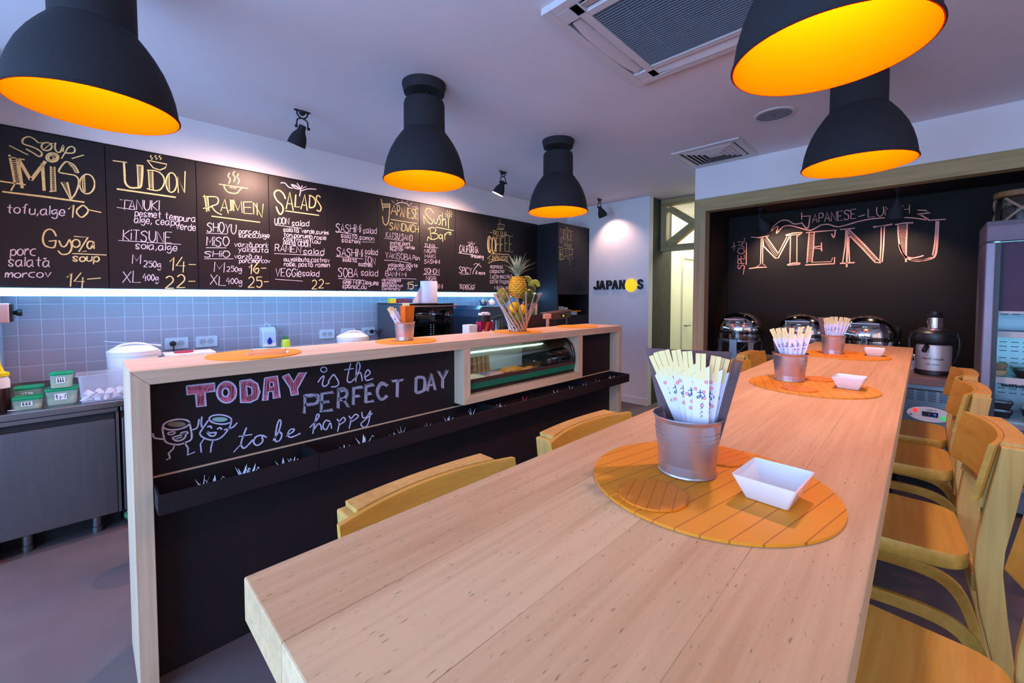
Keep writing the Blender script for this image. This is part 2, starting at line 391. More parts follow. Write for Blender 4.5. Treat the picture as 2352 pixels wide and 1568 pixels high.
# ------------------------------------------------------------------ the room
ZC = 2.602
XW, YW = -2.6, -2.6
struct('floor', MB().box(XW-.1, 7.4, YW-.1, 5.2, -0.1, 0.0), 'floor_screed')
struct('ceiling', MB().box(XW-.1, 7.4, YW-.1, 5.2, ZC, ZC+0.1), 'ceiling_paint')
# kitchen wall: tiled below the cabinets, boxed-out plaster above them
struct('wall_back', MB().box(-0.36, 4.9, 3.98, 4.1, 0.0, ZC), 'tiles')
struct('wall_back_soffit', MB().box(-0.355, 4.888, 3.68, 3.979, 2.312, ZC), 'plaster')
struct('wall_back_left', MB().box(-0.46, -0.357, 3.3, 4.1, 0.0, ZC), 'plaster')
struct('wall_back_outer', MB().box(XW, -0.46, 3.98, 4.1, 0.0, ZC), 'plaster')
# sign wall with its end face
struct('wall_sign', MB().box(4.888, 4.99, 2.43, 4.1, 0.0, ZC), 'plaster')
struct('wall_concrete', MB().box(4.99, 5.53, 2.43, 2.6, 0.0, ZC), 'concrete_dark')
struct('wall_corridor', MB().box(5.53, 7.4, 2.6, 2.7, 0.0, ZC), 'cream_paint')
struct('wall_corridor_end', MB().box(7.3, 7.4, 1.4, 2.6, 0.0, ZC), 'cream_paint')
struct('wall_corridor_right', MB().box(4.95, 7.3, 1.40, 1.5, 0.0, ZC), 'cream_paint')
# wall with the blackboard niche: plaster band, pine frame, black recess
struct('wall_right_band', MB().box(4.18, 4.95, YW, 1.61, 2.30, ZC), 'plaster')
struct('wall_right_cheek', MB().box(4.28, 4.95, 1.50, 1.61, 0.0, 2.30), 'black_niche')
struct('wall_right_niche_back', MB().box(4.83, 4.95, YW, 1.50, 0.0, 2.30), 'black_niche')
struct('wall_right_niche_top', MB().box(4.28, 4.83, YW, 1.50, 2.20, 2.30), 'black_niche')
struct('trim_1', MB().prism([(1.61, 2.30), (YW, 2.30), (YW, 2.18), (1.505, 2.18)], 0, 4.17, 4.28), 'pine')
struct('trim_2', MB().prism([(1.61, 2.2995), (1.61, 0.0), (1.505, 0.0), (1.505, 2.1795)], 0, 4.17, 4.28), 'pine_up')
# walls behind the camera, the left one a shop window to the street
wq = MB(); wq.box(XW, -1.8, YW-.1, YW, 0, ZC).box(2.6, 4.83, YW-.1, YW, 0, ZC).box(-1.8, 2.6, YW-.1, YW, 0, .35).box(-1.8, 2.6, YW-.1, YW, 2.4, ZC)
struct('wall_front', wq, 'plaster')
wg = MB()
for x in (-1.8, -.36, 1.08, 2.52): wg.box(x, x+.08, YW-.07, YW-.03, .35, 2.4)
wg.box(-1.8, 2.6, YW-.07, YW-.03, .35, .41).box(-1.8, 2.6, YW-.07, YW-.03, 2.34, 2.4)
struct('added_window', wg, 'black_plastic')  # invented front window, added as an opening for fill light
wl = MB(); wl.box(XW-.1, XW, YW, -1.9, 0, ZC).box(XW-.1, XW, 3.3, 4.1, 0, ZC).box(XW-.1, XW, -1.9, 3.3, 0, 0.35).box(XW-.1, XW, -1.9, 3.3, 2.4, ZC)
struct('wall_left', wl, 'plaster')
wf = MB()
for y in (-1.9, -0.2, 1.5, 3.22): wf.box(XW-.07, XW-.03, y, y+.08, .35, 2.4)
wf.box(XW-.07, XW-.03, -1.9, 3.3, .35, .41).box(XW-.07, XW-.03, -1.9, 3.3, 2.34, 2.4)
struct('window_1', wf, 'black_plastic')
struct('baseboard_sign', MB().box(4.874, 4.8879, 2.42, 3.3, 0.0, 0.085), 'plaster')
# door in the corridor wall: leaf set back below a shadow gap, lever handle
dp = at_y(1568, 593, 2.6)
struct('trim_3', MB().box(6.28, 6.31, 2.575, 2.5995, 0, 1.99).box(6.31, 7.2, 2.575, 2.5995, 1.945, 1.99), 'cream_paint')
dr = thing('door_1', 'cream corridor door behind the doorway', 'door', (6.75, 2.598, 0)); dr['kind'] = 'structure'
del dr['label']; del dr['category']
MB().box(-.43, .43, -.012, 0, .004, 1.86).build('door_leaf', 'cream_paint', dr)
MB().tube([(-.38, -.012, .925), (-.38, -.055, .925), (-.24, -.055, .925)], .009, 8).build('door_handle', 'steel', dr)
# doorway truss of planed pine above the passage
TX = 5.22
tr = thing('doorway_truss', 'pale pine lattice panel fixed across the top of the corridor doorway', 'wood frame', (TX, 2.0, 0))
def tq(pts): return [(at_x(u, v, TX).y-2.0, at_x(u, v, TX).z) for u, v in pts]
ya, yb = 0.428, -0.385
MB().box(-.03, .07, yb, ya, 2.52, 2.595).build('top_rail', 'pine', tr, bevel=.003)
MB().box(-.03, .07, yb, ya, 1.945, 2.02).build('bottom_rail', 'pine', tr, bevel=.003)
MB().box(-.03, .07, ya-.075, ya, 2.0202, 2.5198).build('post', 'pine_up', tr, bevel=.003)
MB().prism(tq([(1545.4, 474.4), (1532.8, 479), (1532.8, 484), (1590, 518), (1604, 507)]), 0, -.024, .064).build('brace', 'pine', tr, bevel=.003)
MB().prism(tq([(1532.3, 553.6), (1532.3, 563), (1545, 564), (1604, 515), (1604, 497)]), 0, -.023, .065).build('brace', 'pine', tr, bevel=.003)
# ------------------------------------------------------------------ black wall cabinets with the chalked menu
YB = 3.65
XS = [-0.346, 0.109, 0.565, 1.02, 1.475, 1.93, 2.385, 2.84, 3.295, 3.742, 4.187]
CABL = ['leftmost black wall cabinet, chalked with soup miso and gyoza soup',
 'black wall cabinet chalked with the udon menu and a steaming bowl', 'black wall cabinet chalked with the ramen menu, shoyu miso and shio',
 'black wall cabinet chalked with the salads heading and a leaf sketch', 'black wall cabinet listing sashimi and soba salads under a blank top',
 'black wall cabinet chalked with japanese sandwich prices', 'black wall cabinet chalked with sushi bar in rounded letters',
 'black wall cabinet chalked with california dreaming, spicy and special', 'black wall cabinet chalked with try our coffee, behind the pineapple leaves',
 'plain black wall cabinet without writing in the corner']
CAB = []
for k in range(10):
    x0, x1 = XS[k], XS[k+1]; cx = (x0+x1)/2; w = (x1-x0)/2
    t = thing('wall_cabinet', CABL[k], 'cabinet', (cx, YB, 1.412), 0, 'menu cabinets along the kitchen wall')
    MB().box(-w+.001, w-.001, .021, .328, 0, .898).build('cabinet_body', 'black_matt', t)
    d = MB().box(-w+.0015, w-.0015, 0, .02, 0, .894).build('door', 'black_board', t, bevel=.0012, seg=1)
    CAB.append((t, d, Vector((cx, YB, 1.412))))
    # thin black lip closing the top of the row
    MB().box(-w+.001, w-.001, -.004, .02, .8945, .9).build('top_lip', 'black_matt', t)
pl = lambda u, v: at_y(u, v, YB)
NB = (0, -1, 0)
SETN = {'y': ('chalk_heading', 'chalk_cream'), 'w': ('chalk_writing', 'chalk_white')}
TH, TM, TS = 0.0105, 0.0075, 0.0047     # chalk widths in metres
def done(c, k): c.emit(CAB[k][1], SETN, CAB[k][2])
A = lambda: Chalk(0, 280, 3.8239, pl, NB)
c = A()
c.line('y', [(335,182),(300,150),(255,130),(212,142),(196,170),(210,195),(262,212),(320,235),(362,265),(366,292),(340,302),(292,272),(226,236)], TM, True)
c.line('y', [(330,182),(400,184),(470,190)], TS, True); c.ell('y', 410, 216, 46, 36, TM); c.line('y', [(375,250),(440,196)], TS)
c.line('y', [(488,182),(482,225),(500,262),(530,262),(556,205),(552,262)], TM, True)
c.line('y', [(592,235),(540,322)], TM); c.line('y', [(588,232),(630,215),(658,240),(642,272),(572,272)], TM, True)
c.line('y', [(80,207),(248,290)], TM); c.line('y', [(630,322),(737,290)], TM)
c.ell('y', 460, 312, 54, 40, TM); c.ell('y', 462, 314, 36, 27, TM); c.line('y', [(455,300),(478,318),(452,332)], TS, True)
c.line('y', [(82,288),(106,400),(132,548)], TH); c.line('y', [(152,318),(172,440),(196,582)], TH*1.5); c.line('y', [(75,308),(218,332)], TM); c.line('y', [(0,520),(226,552)], TH)
c.line('y', [(128,548),(96,604)], TM); c.hatch('y', (98,330), (130,540), (158,338), (186,548), 13, TS*.9)
c.line('y', [(160,322),(270,510)], TH*1.7); c.line('y', [(272,512),(400,345)], TH*1.7); c.line('y', [(372,368),(388,604)], TH*1.5)
c.line('y', [(445,388),(450,612)], TM); c.line('y', [(480,392),(490,606)], TM); c.hatch('y', (446,395), (452,605), (482,400), (490,604), 13, TS*.9); c.line('y', [(432,612),(495,606)], TM)
c.line('y', [(692,447),(655,385),(610,356),(575,352),(535,395),(520,440),(600,458),(662,472),(690,510),(684,575),(655,640),(620,682)], TM, True)
c.line('y', [(620,682),(538,530),(592,530),(625,672)], TM); c.line('y', [(600,366),(642,395),(660,440),(692,447)], TS, True)
c.hatch('y', (602,358), (688,440), (606,376), (658,442), 7, TS*.8); c.hatch('y', (545,540), (612,668), (590,540), (622,660), 8, TS*.8)
c.ell('y', 765, 545, 66, 86, TM); c.ell('y', 748, 545, 24, 68, TS, 0, 90, 270); c.line('y', [(742,470),(748,614)], TS); c.hatch('y', (715,490), (728,600), (744,490), (746,602), 7, TS*.8)
c.line('y', [(20,612),(380,655),(742,705)], TH)
c.text('w', 'tofu,alge', 58, 800, 568, 826, 78, TS*1.15); c.text('y', '10', 592, 838, 762, 834, 112, TM); c.line('y', [(772,770),(890,795)], TM)
c.line('y', [(494,1004),(470,958),(430,942),(392,968),(376,1030),(394,1082),(440,1102),(478,1098),(492,1044)], TM, True); c.line('y', [(428,1048),(498,1040)], TM)
c.line('y', [(518,1040),(540,1088),(572,1092),(600,1050),(612,1028)], TM, True); c.line('y', [(612,1028),(630,1100),(604,1152),(545,1162),(508,1128)], TM, True)
c.ell('y', 668, 1066, 34, 34, TM); c.line('y', [(650,1004),(772,1014),(690,1142),(760,1134)], TM); c.line('y', [(822,1052),(780,1050),(765,1090),(790,1114),(815,1080),(820,1050),(826,1115)], TM, True)
c.line('y', [(634,1155),(936,1168)], TM); c.text('y', 'soup', 640, 1222, 866, 1226, 66, TM)
c.text('w', 'porc', 92, 1172, 312, 1172, 84, TS*1.15); c.text('w', 'salat\u0103', 74, 1266, 436, 1272, 84, TS*1.15); c.text('w', 'morcov', 46, 1364, 444, 1364, 66, TS*1.15)
c.text('y', '14', 582, 1440, 740, 1444, 118, TM); c.line('y', [(765,1380),(885,1370)], TM)
done(c, 0)
c = A()
c.line('y', [(990,340),(1116,356)], TM); c.line('y', [(1088,352),(1094,450),(1100,530),(1135,572),(1195,578),(1240,556),(1252,380)], TH, True); c.line('y', [(1206,378),(1214,572)], TM)
c.hatch('y', (1204,385), (1214,565), (1246,388), (1246,562), 13, TS*.9); c.line('y', [(1196,378),(1256,384)], TM)
c.line('y', [(1302,425),(1312,590)], TM); c.line('y', [(1340,436),(1345,592)], TM); c.hatch('y', (1306,436), (1313,582), (1340,440), (1344,588), 11, TS*.9)
c.line('y', [(1290,424),(1370,430),(1425,465),(1444,520),(1425,575),(1380,602),(1288,586)], TM, True)
c.ell('y', 1505, 532, 48, 86, TM); c.line('y', [(1486,462),(1490,602)], TS); c.hatch('y', (1466,480), (1472,590), (1486,478), (1490,592), 8, TS*.8)
c.line('y', [(1566,622),(1560,480),(1620,622),(1626,432)], TM)
c.line('y', [(1292,336),(1466,372),(1450,404),(1404,422),(1345,402),(1292,336)], TM)
for x in (1335, 1376, 1412): c.line('y', [(x-4,292),(x-16,306),(x+4,318),(x-8,332)], TS, True)
c.line('y', [(1025,588),(1545,662)], TH*1.25)
c.text('w', 'TANUKI', 1066, 766, 1396, 778, 84, TS*1.1); c.line('w', [(1052,682),(1150,692)], TS); c.line('w', [(1026,750),(1180,770)], TS)
c.text('w', 'pesmet tempura', 1185, 826, 1716, 882, 58, TS); c.text('w', 'alge, ceapa', 1180, 884, 1580, 912, 58, TS); c.text('w', 'verde', 1545, 942, 1716, 956, 58, TS)
c.text('w', 'KiTSUNE', 1080, 1034, 1506, 1060, 92, TS*1.1); c.line('w', [(1040,1040),(1590,1075)], TS)
c.text('w', 'soia,alge', 1190, 1112, 1554, 1134, 62, TS*1.1)
c.text('w', 'M', 1162, 1246, 1232, 1248, 78, TS*1.1); c.text('w', '250g', 1260, 1270, 1410, 1282, 54, TS); c.text('y', '14-', 1486, 1300, 1716, 1304, 112, TM)
c.text('w', 'XL', 1076, 1412, 1236, 1412, 98, TS*1.1); c.text('w', '400g', 1252, 1388, 1388, 1400, 56, TS); c.text('y', '22-', 1450, 1456, 1712, 1452, 108, TM)
done(c, 1)
Bq = lambda: Chalk(440, 340, 4.4795, pl, NB)
c = Bq()
c.line('y', [(280,370),(580,415)], TM); c.line('y', [(328,374),(345,420),(375,452),(430,466),(470,460),(500,425),(522,404)], TM, True); c.line('y', [(368,386),(470,404)], TS); c.line('y', [(388,404),(460,416)], TS)
for x, y in ((385, 255), (436, 238), (478, 262)): c.line('y', [(x+6,y),(x-10,y+32),(x+12,y+66),(x-2,y+110)], TM, True)
c.line('y', [(130,480),(156,656)], TM); c.line('y', [(166,500),(180,650)], TM); c.hatch('y', (136,495), (156,645), (164,500), (178,645), 11, TS*.9)
c.line('y', [(116,500),(240,500),(275,528),(262,575),(192,600)], TM, True); c.line('y', [(205,600),(250,655),(312,686)], TM, True); c.line('y', [(118,620),(196,608)], TM)
c.line('y', [(300,648),(340,528),(378,672)], TM); c.line('y', [(312,612),(366,616)], TM)
c.line('y', [(398,528),(406,645)], TM); c.line('y', [(430,530),(432,648)], TM); c.hatch('y', (400,532), (406,640), (428,536), (432,644), 11, TS*.9); c.line('y', [(384,640),(400,640)], TM)
c.line('y', [(432,534),(474,642),(512,545),(520,664)], TM); c.line('y', [(534,552),(540,670),(626,676)], TM); c.line('y', [(534,554),(622,552)], TM); c.line('y', [(538,610),(612,610)], TM)
c.line('y', [(634,560),(640,680)], TM); c.line('y', [(640,562),(724,712),(736,574)], TM); c.line('y', [(672,566),(676,690)], TM)
c.line('y', [(205,700),(705,763)], TH)
c.text('w', 'SHOYU', 160, 858, 455, 878, 96, TS*1.15); c.line('w', [(150,875),(368,884)], TS); c.text('w', 'porc,ou', 486, 878, 696, 884, 48, TS); c.text('w', 'sunca,alge', 486, 918, 800, 924, 46, TS)
c.text('w', 'MiSO', 155, 1004, 382, 1006, 88, TS*1.15); c.line('w', [(148,1024),(356,1026)], TS); c.text('w', 'varz\u0103,pork', 440, 1012, 786, 1026, 50, TS); c.text('w', 'yakibuta', 480, 1064, 792, 1076, 52, TS)
c.text('w', 'SHiO', 132, 1120, 388, 1120, 60, TS*1.15); c.line('w', [(130,1138),(430,1139)], TS); c.text('w', 'varz\u0103,ou', 440, 1138, 716, 1142, 50, TS); c.text('w', 'porc:morcov', 490, 1178, 806, 1182, 44, TS)
c.text('w', 'M', 232, 1276, 332, 1282, 98, TS*1.15); c.text('w', '250g', 360, 1268, 512, 1276, 54, TS); c.text('y', '16-', 585, 1294, 766, 1290, 104, TM)
c.text('w', 'XL', 190, 1406, 352, 1412, 98, TS*1.15); c.text('w', '400g', 354, 1388, 516, 1402, 58, TS); c.text('y', '25-', 580, 1436, 792, 1426, 108, TM)
done(c, 2)
c = Bq()
c.line('y', [(966,522),(945,472),(905,436),(868,440),(850,478),(880,540),(930,588),(942,640),(915,682),(888,650),(870,600)], TH, True)
c.line('y', [(972,626),(1010,452),(1046,642)], TH); c.line('y', [(985,570),(1034,576)], TM); c.line('y', [(1072,478),(1064,604),(1112,606)], TH)
c.line('y', [(1124,628),(1164,478),(1190,644)], TH); c.line('y', [(1136,585),(1182,590)], TM); c.line('y', [(1216,488),(1210,612)], TH); c.line('y', [(1206,484),(1252,505),(1276,555),(1256,606),(1206,612)], TH, True)
c.line('y', [(1326,508),(1300,486),(1282,520),(1310,568),(1332,612),(1318,650),(1286,636)], TH, True); c.line('y', [(965,645),(1312,692)], TH)
c.line('w', [(915,358),(960,360),(995,398),(1040,414)], TM, True); c.line('w', [(1024,374),(1075,388),(1108,420),(1060,412),(1024,374)], TM, True); c.hatch('w', (1036,378), (1090,402), (1044,396), (1096,418), 6, TS*.8)
c.line('w', [(1110,496),(1120,424),(1084,360)], TM, True); c.line('w', [(1118,424),(1182,394)], TM); c.line('w', [(1124,442),(1195,420),(1285,424)], TM, True); c.line('w', [(1112,430),(1140,384)], TM)
c.text('w', 'UDON', 854, 782, 1000, 784, 62, TS*1.15); c.text('w', 'salad', 1032, 800, 1206, 804, 58, TS*1.1); c.line('w', [(858,790),(1132,826)], TS)
c.text('w', 'salat\u0103 verde,surimi', 945, 858, 1406, 892, 44, TS); c.text('w', 'ton,porumb,rosie', 945, 908, 1384, 946, 44, TS); c.text('w', 'castraveti,ou', 945, 946, 1322, 984, 42, TS); c.text('w', 'past\u0103 UDON', 945, 986, 1222, 1020, 44, TS)
c.text('w', 'RAMEN', 858, 1058, 1122, 1080, 66, TS*1.15); c.text('w', 'salad', 1150, 1090, 1360, 1100, 62, TS*1.1); c.line('w', [(848,1084),(1356,1108)], TS)
c.text('w', 'ou,yakibuta,castrav', 950, 1162, 1416, 1176, 46, TS); c.text('w', 'rosie, past\u0103 ramen', 950, 1214, 1418, 1226, 46, TS)
c.text('w', 'VEGGie', 864, 1316, 1126, 1326, 78, TS*1.15); c.text('w', 'salad', 1140, 1312, 1310, 1322, 58, TS*1.1); c.line('w', [(860,1348),(1142,1368)], TS); c.text('y', '22-', 1236, 1446, 1418, 1438, 94, TM)
done(c, 3)
c = Bq()
c.text('w', 'SASHiMi', 1484, 864, 1738, 866, 82, TS*1.15); c.text('w', 'salad', 1764, 876, 1902, 882, 62, TS*1.1); c.line('w', [(1478,858),(1702,892)], TS)
c.text('w', 'salat\u0103,somon', 1538, 918, 1876, 954, 46, TS); c.text('w', 'sashimi', 1544, 964, 1732, 986, 44, TS); c.line('w', [(1750,964),(1882,968)], TS)
c.text('w', 'SASHiMi', 1494, 1104, 1758, 1120, 80, TS*1.15); c.text('w', 'salad', 1784, 1088, 1912, 1102, 60, TS*1.1); c.line('w', [(1484,1114),(1762,1140)], TS); c.text('w', 'salat\u0103', 1554, 1164, 1700, 1176, 42, TS)
c.text('w', 'TON', 1774, 1178, 1888, 1198, 70, TS*1.15); c.line('w', [(1765,1182),(1836,1190)], TS); c.text('w', 'sashimi', 1716, 1210, 1856, 1226, 42, TS)
c.text('w', 'SOBA', 1508, 1320, 1708, 1330, 86, TS*1.15); c.text('w', 'salad', 1744, 1310, 1914, 1318, 66, TS*1.1); c.line('w', [(1508,1340),(1778,1362)], TS)
c.text('w', 'alge HijiKI,legume', 1558, 1394, 1922, 1412, 48, TS); c.text('w', 'spanac,ou', 1552, 1440, 1798, 1450, 48, TS)
done(c, 4)
D = lambda: Chalk(860, 420, 4.9, pl, NB)
c = D()
c.line('y', [(75,178),(86,240),(96,312)], TM); c.line('y', [(90,236),(176,236)], TM); c.line('y', [(94,276),(170,270)], TM); c.line('y', [(174,236),(162,400),(150,450),(126,474),(98,440),(90,372)], TM, True); c.hatch('y', (98,240), (168,240), (92,272), (160,270), 7, TS*.8)
c.text('y', 'A', 184, 352, 246, 362, 112, TM*.95); c.text('y', 'PANESE', 254, 374, 494, 408, 112, TM*.95)
c.line('w', [(235,246),(270,226),(320,220),(365,236),(396,266)], TM, True)
for a, b2 in (((192,196),(226,230)), ((250,190),(262,210)), ((310,190),(314,210)), ((372,196),(366,216)), ((426,228),(396,246)), ((416,266),(490,273))): c.line('w', [a, b2], TS)
c.line('y', [(182,410),(480,458)], TM)
c.text('y', 'SANDWiCH', 170, 522, 494, 562, 78, TM*.9)
c.text('w', 'KATSU SAND', 130, 612, 424, 654, 62, TS); c.line('w', [(110,622),(328,652)], TS)
c.text('w', 'snitel pork', 176, 692, 402, 706, 42, TS); c.text('w', 'salat\u0103 verde', 174, 728, 452, 746, 36, TS); c.text('w', 'mustar', 176, 764, 326, 768, 36, TS)
c.text('w', 'YAKiSOBA', 122, 842, 412, 872, 66, TS); c.text('w', 'Pan', 430, 862, 505, 872, 50, TS); c.line('w', [(110,868),(260,878),(416,906)], TS, True)
c.text('w', 'yakisoba paste', 150, 940, 482, 948, 42, TS); c.text('w', 'pork,varz\u0103', 148, 982, 412, 986, 42, TS); c.text('w', 'BANH', 122, 1046, 282, 1054, 54, TS); c.text('w', 'Mi', 310, 1050, 356, 1052, 42, TS); c.line('w', [(135,1068),(470,1082)], TS)
c.text('w', 'vietnamese', 78, 1106, 296, 1110, 36, TS*.95); c.text('w', 'sandwich', 84, 1138, 242, 1140, 34, TS*.95); c.text('w', 'pork,muraturi', 84, 1170, 316, 1172, 36, TS*.95); c.text('w', 'coriandru', 86, 1204, 284, 1206, 34, TS*.95); c.text('y', '15-', 360, 1198, 486, 1190, 84, TM*.9)
done(c, 5)
c = D()
c.line('y', [(666,342),(640,300),(604,284),(578,300),(572,336),(610,384),(648,420),(655,446),(636,462),(596,436),(552,364)], TM, True); c.line('y', [(552,364),(560,466)], TM)
c.line('y', [(668,398),(676,446),(694,458),(706,430),(712,398)], TM, True); c.line('y', [(756,372),(736,366),(722,392),(742,420),(738,462),(716,466)], TM, True); c.line('y', [(764,336),(764,482)], TM); c.line('y', [(764,432),(784,402),(800,420),(802,486)], TM, True); c.line('y', [(832,392),(832,510)], TM)
c.ell('y', 835, 358, 15, 14, TS)
for k in range(10):
    a = 2*PI*k/10; c.line('y', [(835+26*math.cos(a), 354+24*math.sin(a)), (835+44*math.cos(a), 352+48*math.sin(a))], TS)
c.line('y', [(690,497),(890,536)], TM)
c.line('y', [(622,502),(640,632)], TM); c.line('y', [(600,520),(650,500),(690,522),(676,556),(640,566)], TM, True); c.line('y', [(640,566),(700,572),(718,606),(690,630),(636,634),(606,606),(594,654)], TM, True)
c.line('y', [(762,590),(740,580),(726,604),(740,630),(760,606),(764,586),(768,660)], TM, True); c.line('y', [(790,570),(792,640)], TM); c.line('y', [(792,592),(820,558),(862,556)], TM, True); c.ell('y', 852, 572, 12, 12, TS)
c.text('w', 'TUNA', 560, 722, 682, 728, 40, TS); c.line('w', [(556,720),(716,732)], TS); c.text('w', 'NiGRi', 560, 784, 688, 788, 42, TS); c.text('w', 'MAKi', 568, 842, 682, 846, 42, TS); c.text('w', 'SASHiMi', 560, 904, 732, 908, 44, TS)
c.text('w', 'SOMON', 562, 1018, 728, 1022, 56, TS*1.1); c.line('w', [(545,1029),(738,1036)], TS); c.text('w', 'NiGRi', 578, 1094, 692, 1098, 42, TS); c.text('w', 'MAKi', 562, 1150, 680, 1152, 42, TS); c.text('w', 'SASHiMi', 562, 1190, 766, 1190, 54, TS)
done(c, 6)
c = D()
c.text('w', 'CALiFORNiA', 958, 774, 1168, 792, 74, TS); c.line('w', [(945,785),(1060,802),(1100,806)], TS, True); c.text('w', 'dreaming', 1088, 838, 1226, 852, 42, TS)
c.line('w', [(1060,702),(1076,688),(1096,688),(1108,702)], TS, True)
for a, b2 in (((1050,664),(1060,680)), ((1070,660),(1074,678)), ((1090,660),(1090,676)), ((1108,664),(1104,680)), ((1136,676),(1112,690))): c.line('w', [a, b2], TS*.8)
c.text('w', 'SPiCY', 952, 1012, 1094, 1022, 66, TS*1.1); c.line('w', [(968,1026),(1080,1028)], TS); c.line('w', [(1104,1026),(1124,972),(1164,920)], TM, True); c.line('w', [(1116,924),(1140,906),(1168,918)], TS, True); c.line('w', [(1162,918),(1190,930),(1200,948)], TS, True); c.line('w', [(1150,932),(1136,958)], TS); c.line('w', [(1166,916),(1186,904)], TS)
c.text('w', '& more', 1138, 1026, 1244, 1034, 40, TS); c.text('w', 'special', 970, 1186, 1126, 1190, 62, TS*1.1); c.line('w', [(1018,1198),(1122,1199)], TS); c.hatch('w', (950,1130), (960,1190), (978,1140), (972,1200), 4, TS)
done(c, 7)
c = D()
c.line('y', [(1388,462),(1460,474),(1444,512),(1402,510),(1388,462)], TS*1.2, True); c.line('y', [(1374,518),(1460,526)], TM); c.line('y', [(1416,412),(1408,436),(1422,458)], TS, True); c.line('y', [(1410,480),(1412,500)], TS); c.line('y', [(1434,484),(1432,504)], TS)
c.text('y', 'TRY OUR', 1330, 584, 1488, 604, 52, TS*1.1); c.line('y', [(1298,553),(1330,561)], TS); c.line('y', [(1490,590),(1530,598)], TS)
c.text('y', 'COFFEE', 1272, 782, 1556, 772, 172, TM*.85, slant=0.0); c.text('y', 'COFF', 1284, 782, 1440, 776, 160, TS*.9, slant=0.0)
c.hatch('y', (1276,640), (1280,760), (1296,630), (1300,750), 9, TS*.7); c.hatch('y', (1352,640), (1352,770), (1368,640), (1368,770), 9, TS*.7)
c.line('y', [(1310,796),(1510,806)], TS*1.2); c.line('y', [(1310,814),(1270,850),(1302,856),(1280,906),(1340,876),(1420,866),(1510,890)], TS*1.1); c.text('y', 'JAPAN', 1316, 864, 1428, 868, 46, TS); c.ell('y', 1455, 845, 22, 22, TS); c.hatch('y', (1440,830), (1470,860), (1446,842), (1464,850), 4, TS); c.text('y', 'S', 1480, 868, 1502, 870, 46, TS)
c.text('w', 'espresso', 1304, 958, 1442, 962, 44, TS*.95); c.text('w', 'cappucino', 1298, 1010, 1458, 1012, 44, TS*.95); c.text('w', 'Latte macchiato', 1304, 1074, 1562, 1076, 50, TS*.95); c.text('w', 'coffe frappe', 1300, 1130, 1512, 1130, 50, TS*.95); c.text('w', '+ latte vegg', 1348, 1200, 1532, 1196, 48, TS*.95)
done(c, 8)
# LED profile glued under the front edge of the cabinets
t = thing('led_strip', 'long white LED strip glowing under the black menu cabinets', 'light strip', (1.9, 3.652, 1.40))
MB().box(-2.24, 2.28, .0135, .020, -.012, .0108).build('profile', 'steel_h', t)
MB().box(-2.24, 2.28, -.006, .0133, -.034, .0108).build('diode_tape', 'led_blue_white', t)

# ------------------------------------------------------------------ tall corner cabinet: upper doors, open niche, base
YT = 3.306
t = thing('tall_cabinet', 'tall black corner cabinet chalked with juice fresh bar over an open shelf', 'cabinet', (4.538, YT, 0))
w = 0.348
tb = MB(); tb.box(-w, -w+.02, .0, .67, 0, 2.303).box(w-.02, w, .0, .67, 0, 2.303).box(-w+.0201, w-.0201, .021, .67, 1.393, 1.41).box(-w+.0201, w-.0201, .02, .67, 1.10, 1.12).box(-w+.0201, w-.0201, .65, .669, 1.121, 1.392).box(-w+.0201, w-.0201, .021, .67, 2.285, 2.303).box(-w+.0201, w-.0201, .65, .669, 1.411, 2.284)
tb.build('carcass', 'black_panel', t)
MB().box(-w+.022, w-.022, .0, .02, .08, 1.118).build('base_front', 'black_panel', t)
d1 = MB().box(-w+.0215, .004, .0, .0195, 1.393, 2.301).build('door', 'black_board', t)
MB().box(.0055, w-.0215, .0, .0195, 1.393, 2.301).build('door', 'black_board', t)
c = Chalk(860, 420, 4.9, lambda u, v: at_y(u, v, YT), NB)
c.line('y', [(2082,520),(2150,530)], TS*1.2); c.line('y', [(2100,536),(2116,580)], TS); c.line('y', [(2138,530),(2128,610),(2104,672),(2090,650),(2102,620),(2128,606)], TS*1.3, True)
c.text('y', 'UjCE', 2128, 636, 2232, 652, 108, TS*1.2); c.ell('y', 2166, 510, 9, 12, TS)
c.text('y', 'fresh', 2128, 722, 2218, 730, 52, TS); c.line('y', [(2070,722),(2118,728)], TS*1.3); c.line('y', [(2126,738),(2245,746)], TS*1.3)
c.text('y', 'BAR', 2080, 866, 2232, 868, 118, TM*.9); c.hatch('y', (2082,770), (2088,860), (2102,770), (2108,862), 9, TS*.8); c.line('y', [(2200,852),(2198,926)], TM*.8)
c.emit(d1, SETN, Vector((4.538, YT, 0)))
def glass_mat(name, tint, refl=0.10, rough=0.02):
    m = bpy.data.materials.new(name); m.use_nodes = True; nt = m.node_tree
    for n in list(nt.nodes):
        if n.type == 'BSDF_PRINCIPLED': nt.nodes.remove(n)
    N = nt.nodes.new; L = nt.links.new; out = [n for n in nt.nodes if n.type == 'OUTPUT_MATERIAL'][0]
    tr = N('ShaderNodeBsdfTransparent'); tr.inputs['Color'].default_value = tint
    gl = N('ShaderNodeBsdfGlossy'); gl.inputs['Roughness'].default_value = rough
    lw = N('ShaderNodeLayerWeight'); lw.inputs['Blend'].default_value = 0.25
    mm = N('ShaderNodeMath'); mm.operation = 'MULTIPLY_ADD'; mm.inputs[1].default_value = 0.6; mm.inputs[2].default_value = refl; L(lw.outputs['Fresnel'], mm.inputs[0])
    mx = N('ShaderNodeMixShader'); L(mm.outputs[0], mx.inputs['Fac']); L(tr.outputs[0], mx.inputs[1]); L(gl.outputs[0], mx.inputs[2]); L(mx.outputs[0], out.inputs['Surface'])
    MATS[name] = m
glass_mat('clear_glass', (0.93, 0.97, 0.96, 1), 0.05)
glass_mat('oven_glass', (0.25, 0.28, 0.33, 1), 0.12)
glass_mat('thin_plastic', (0.93, 0.94, 0.97, 1), 0.10, 0.12)
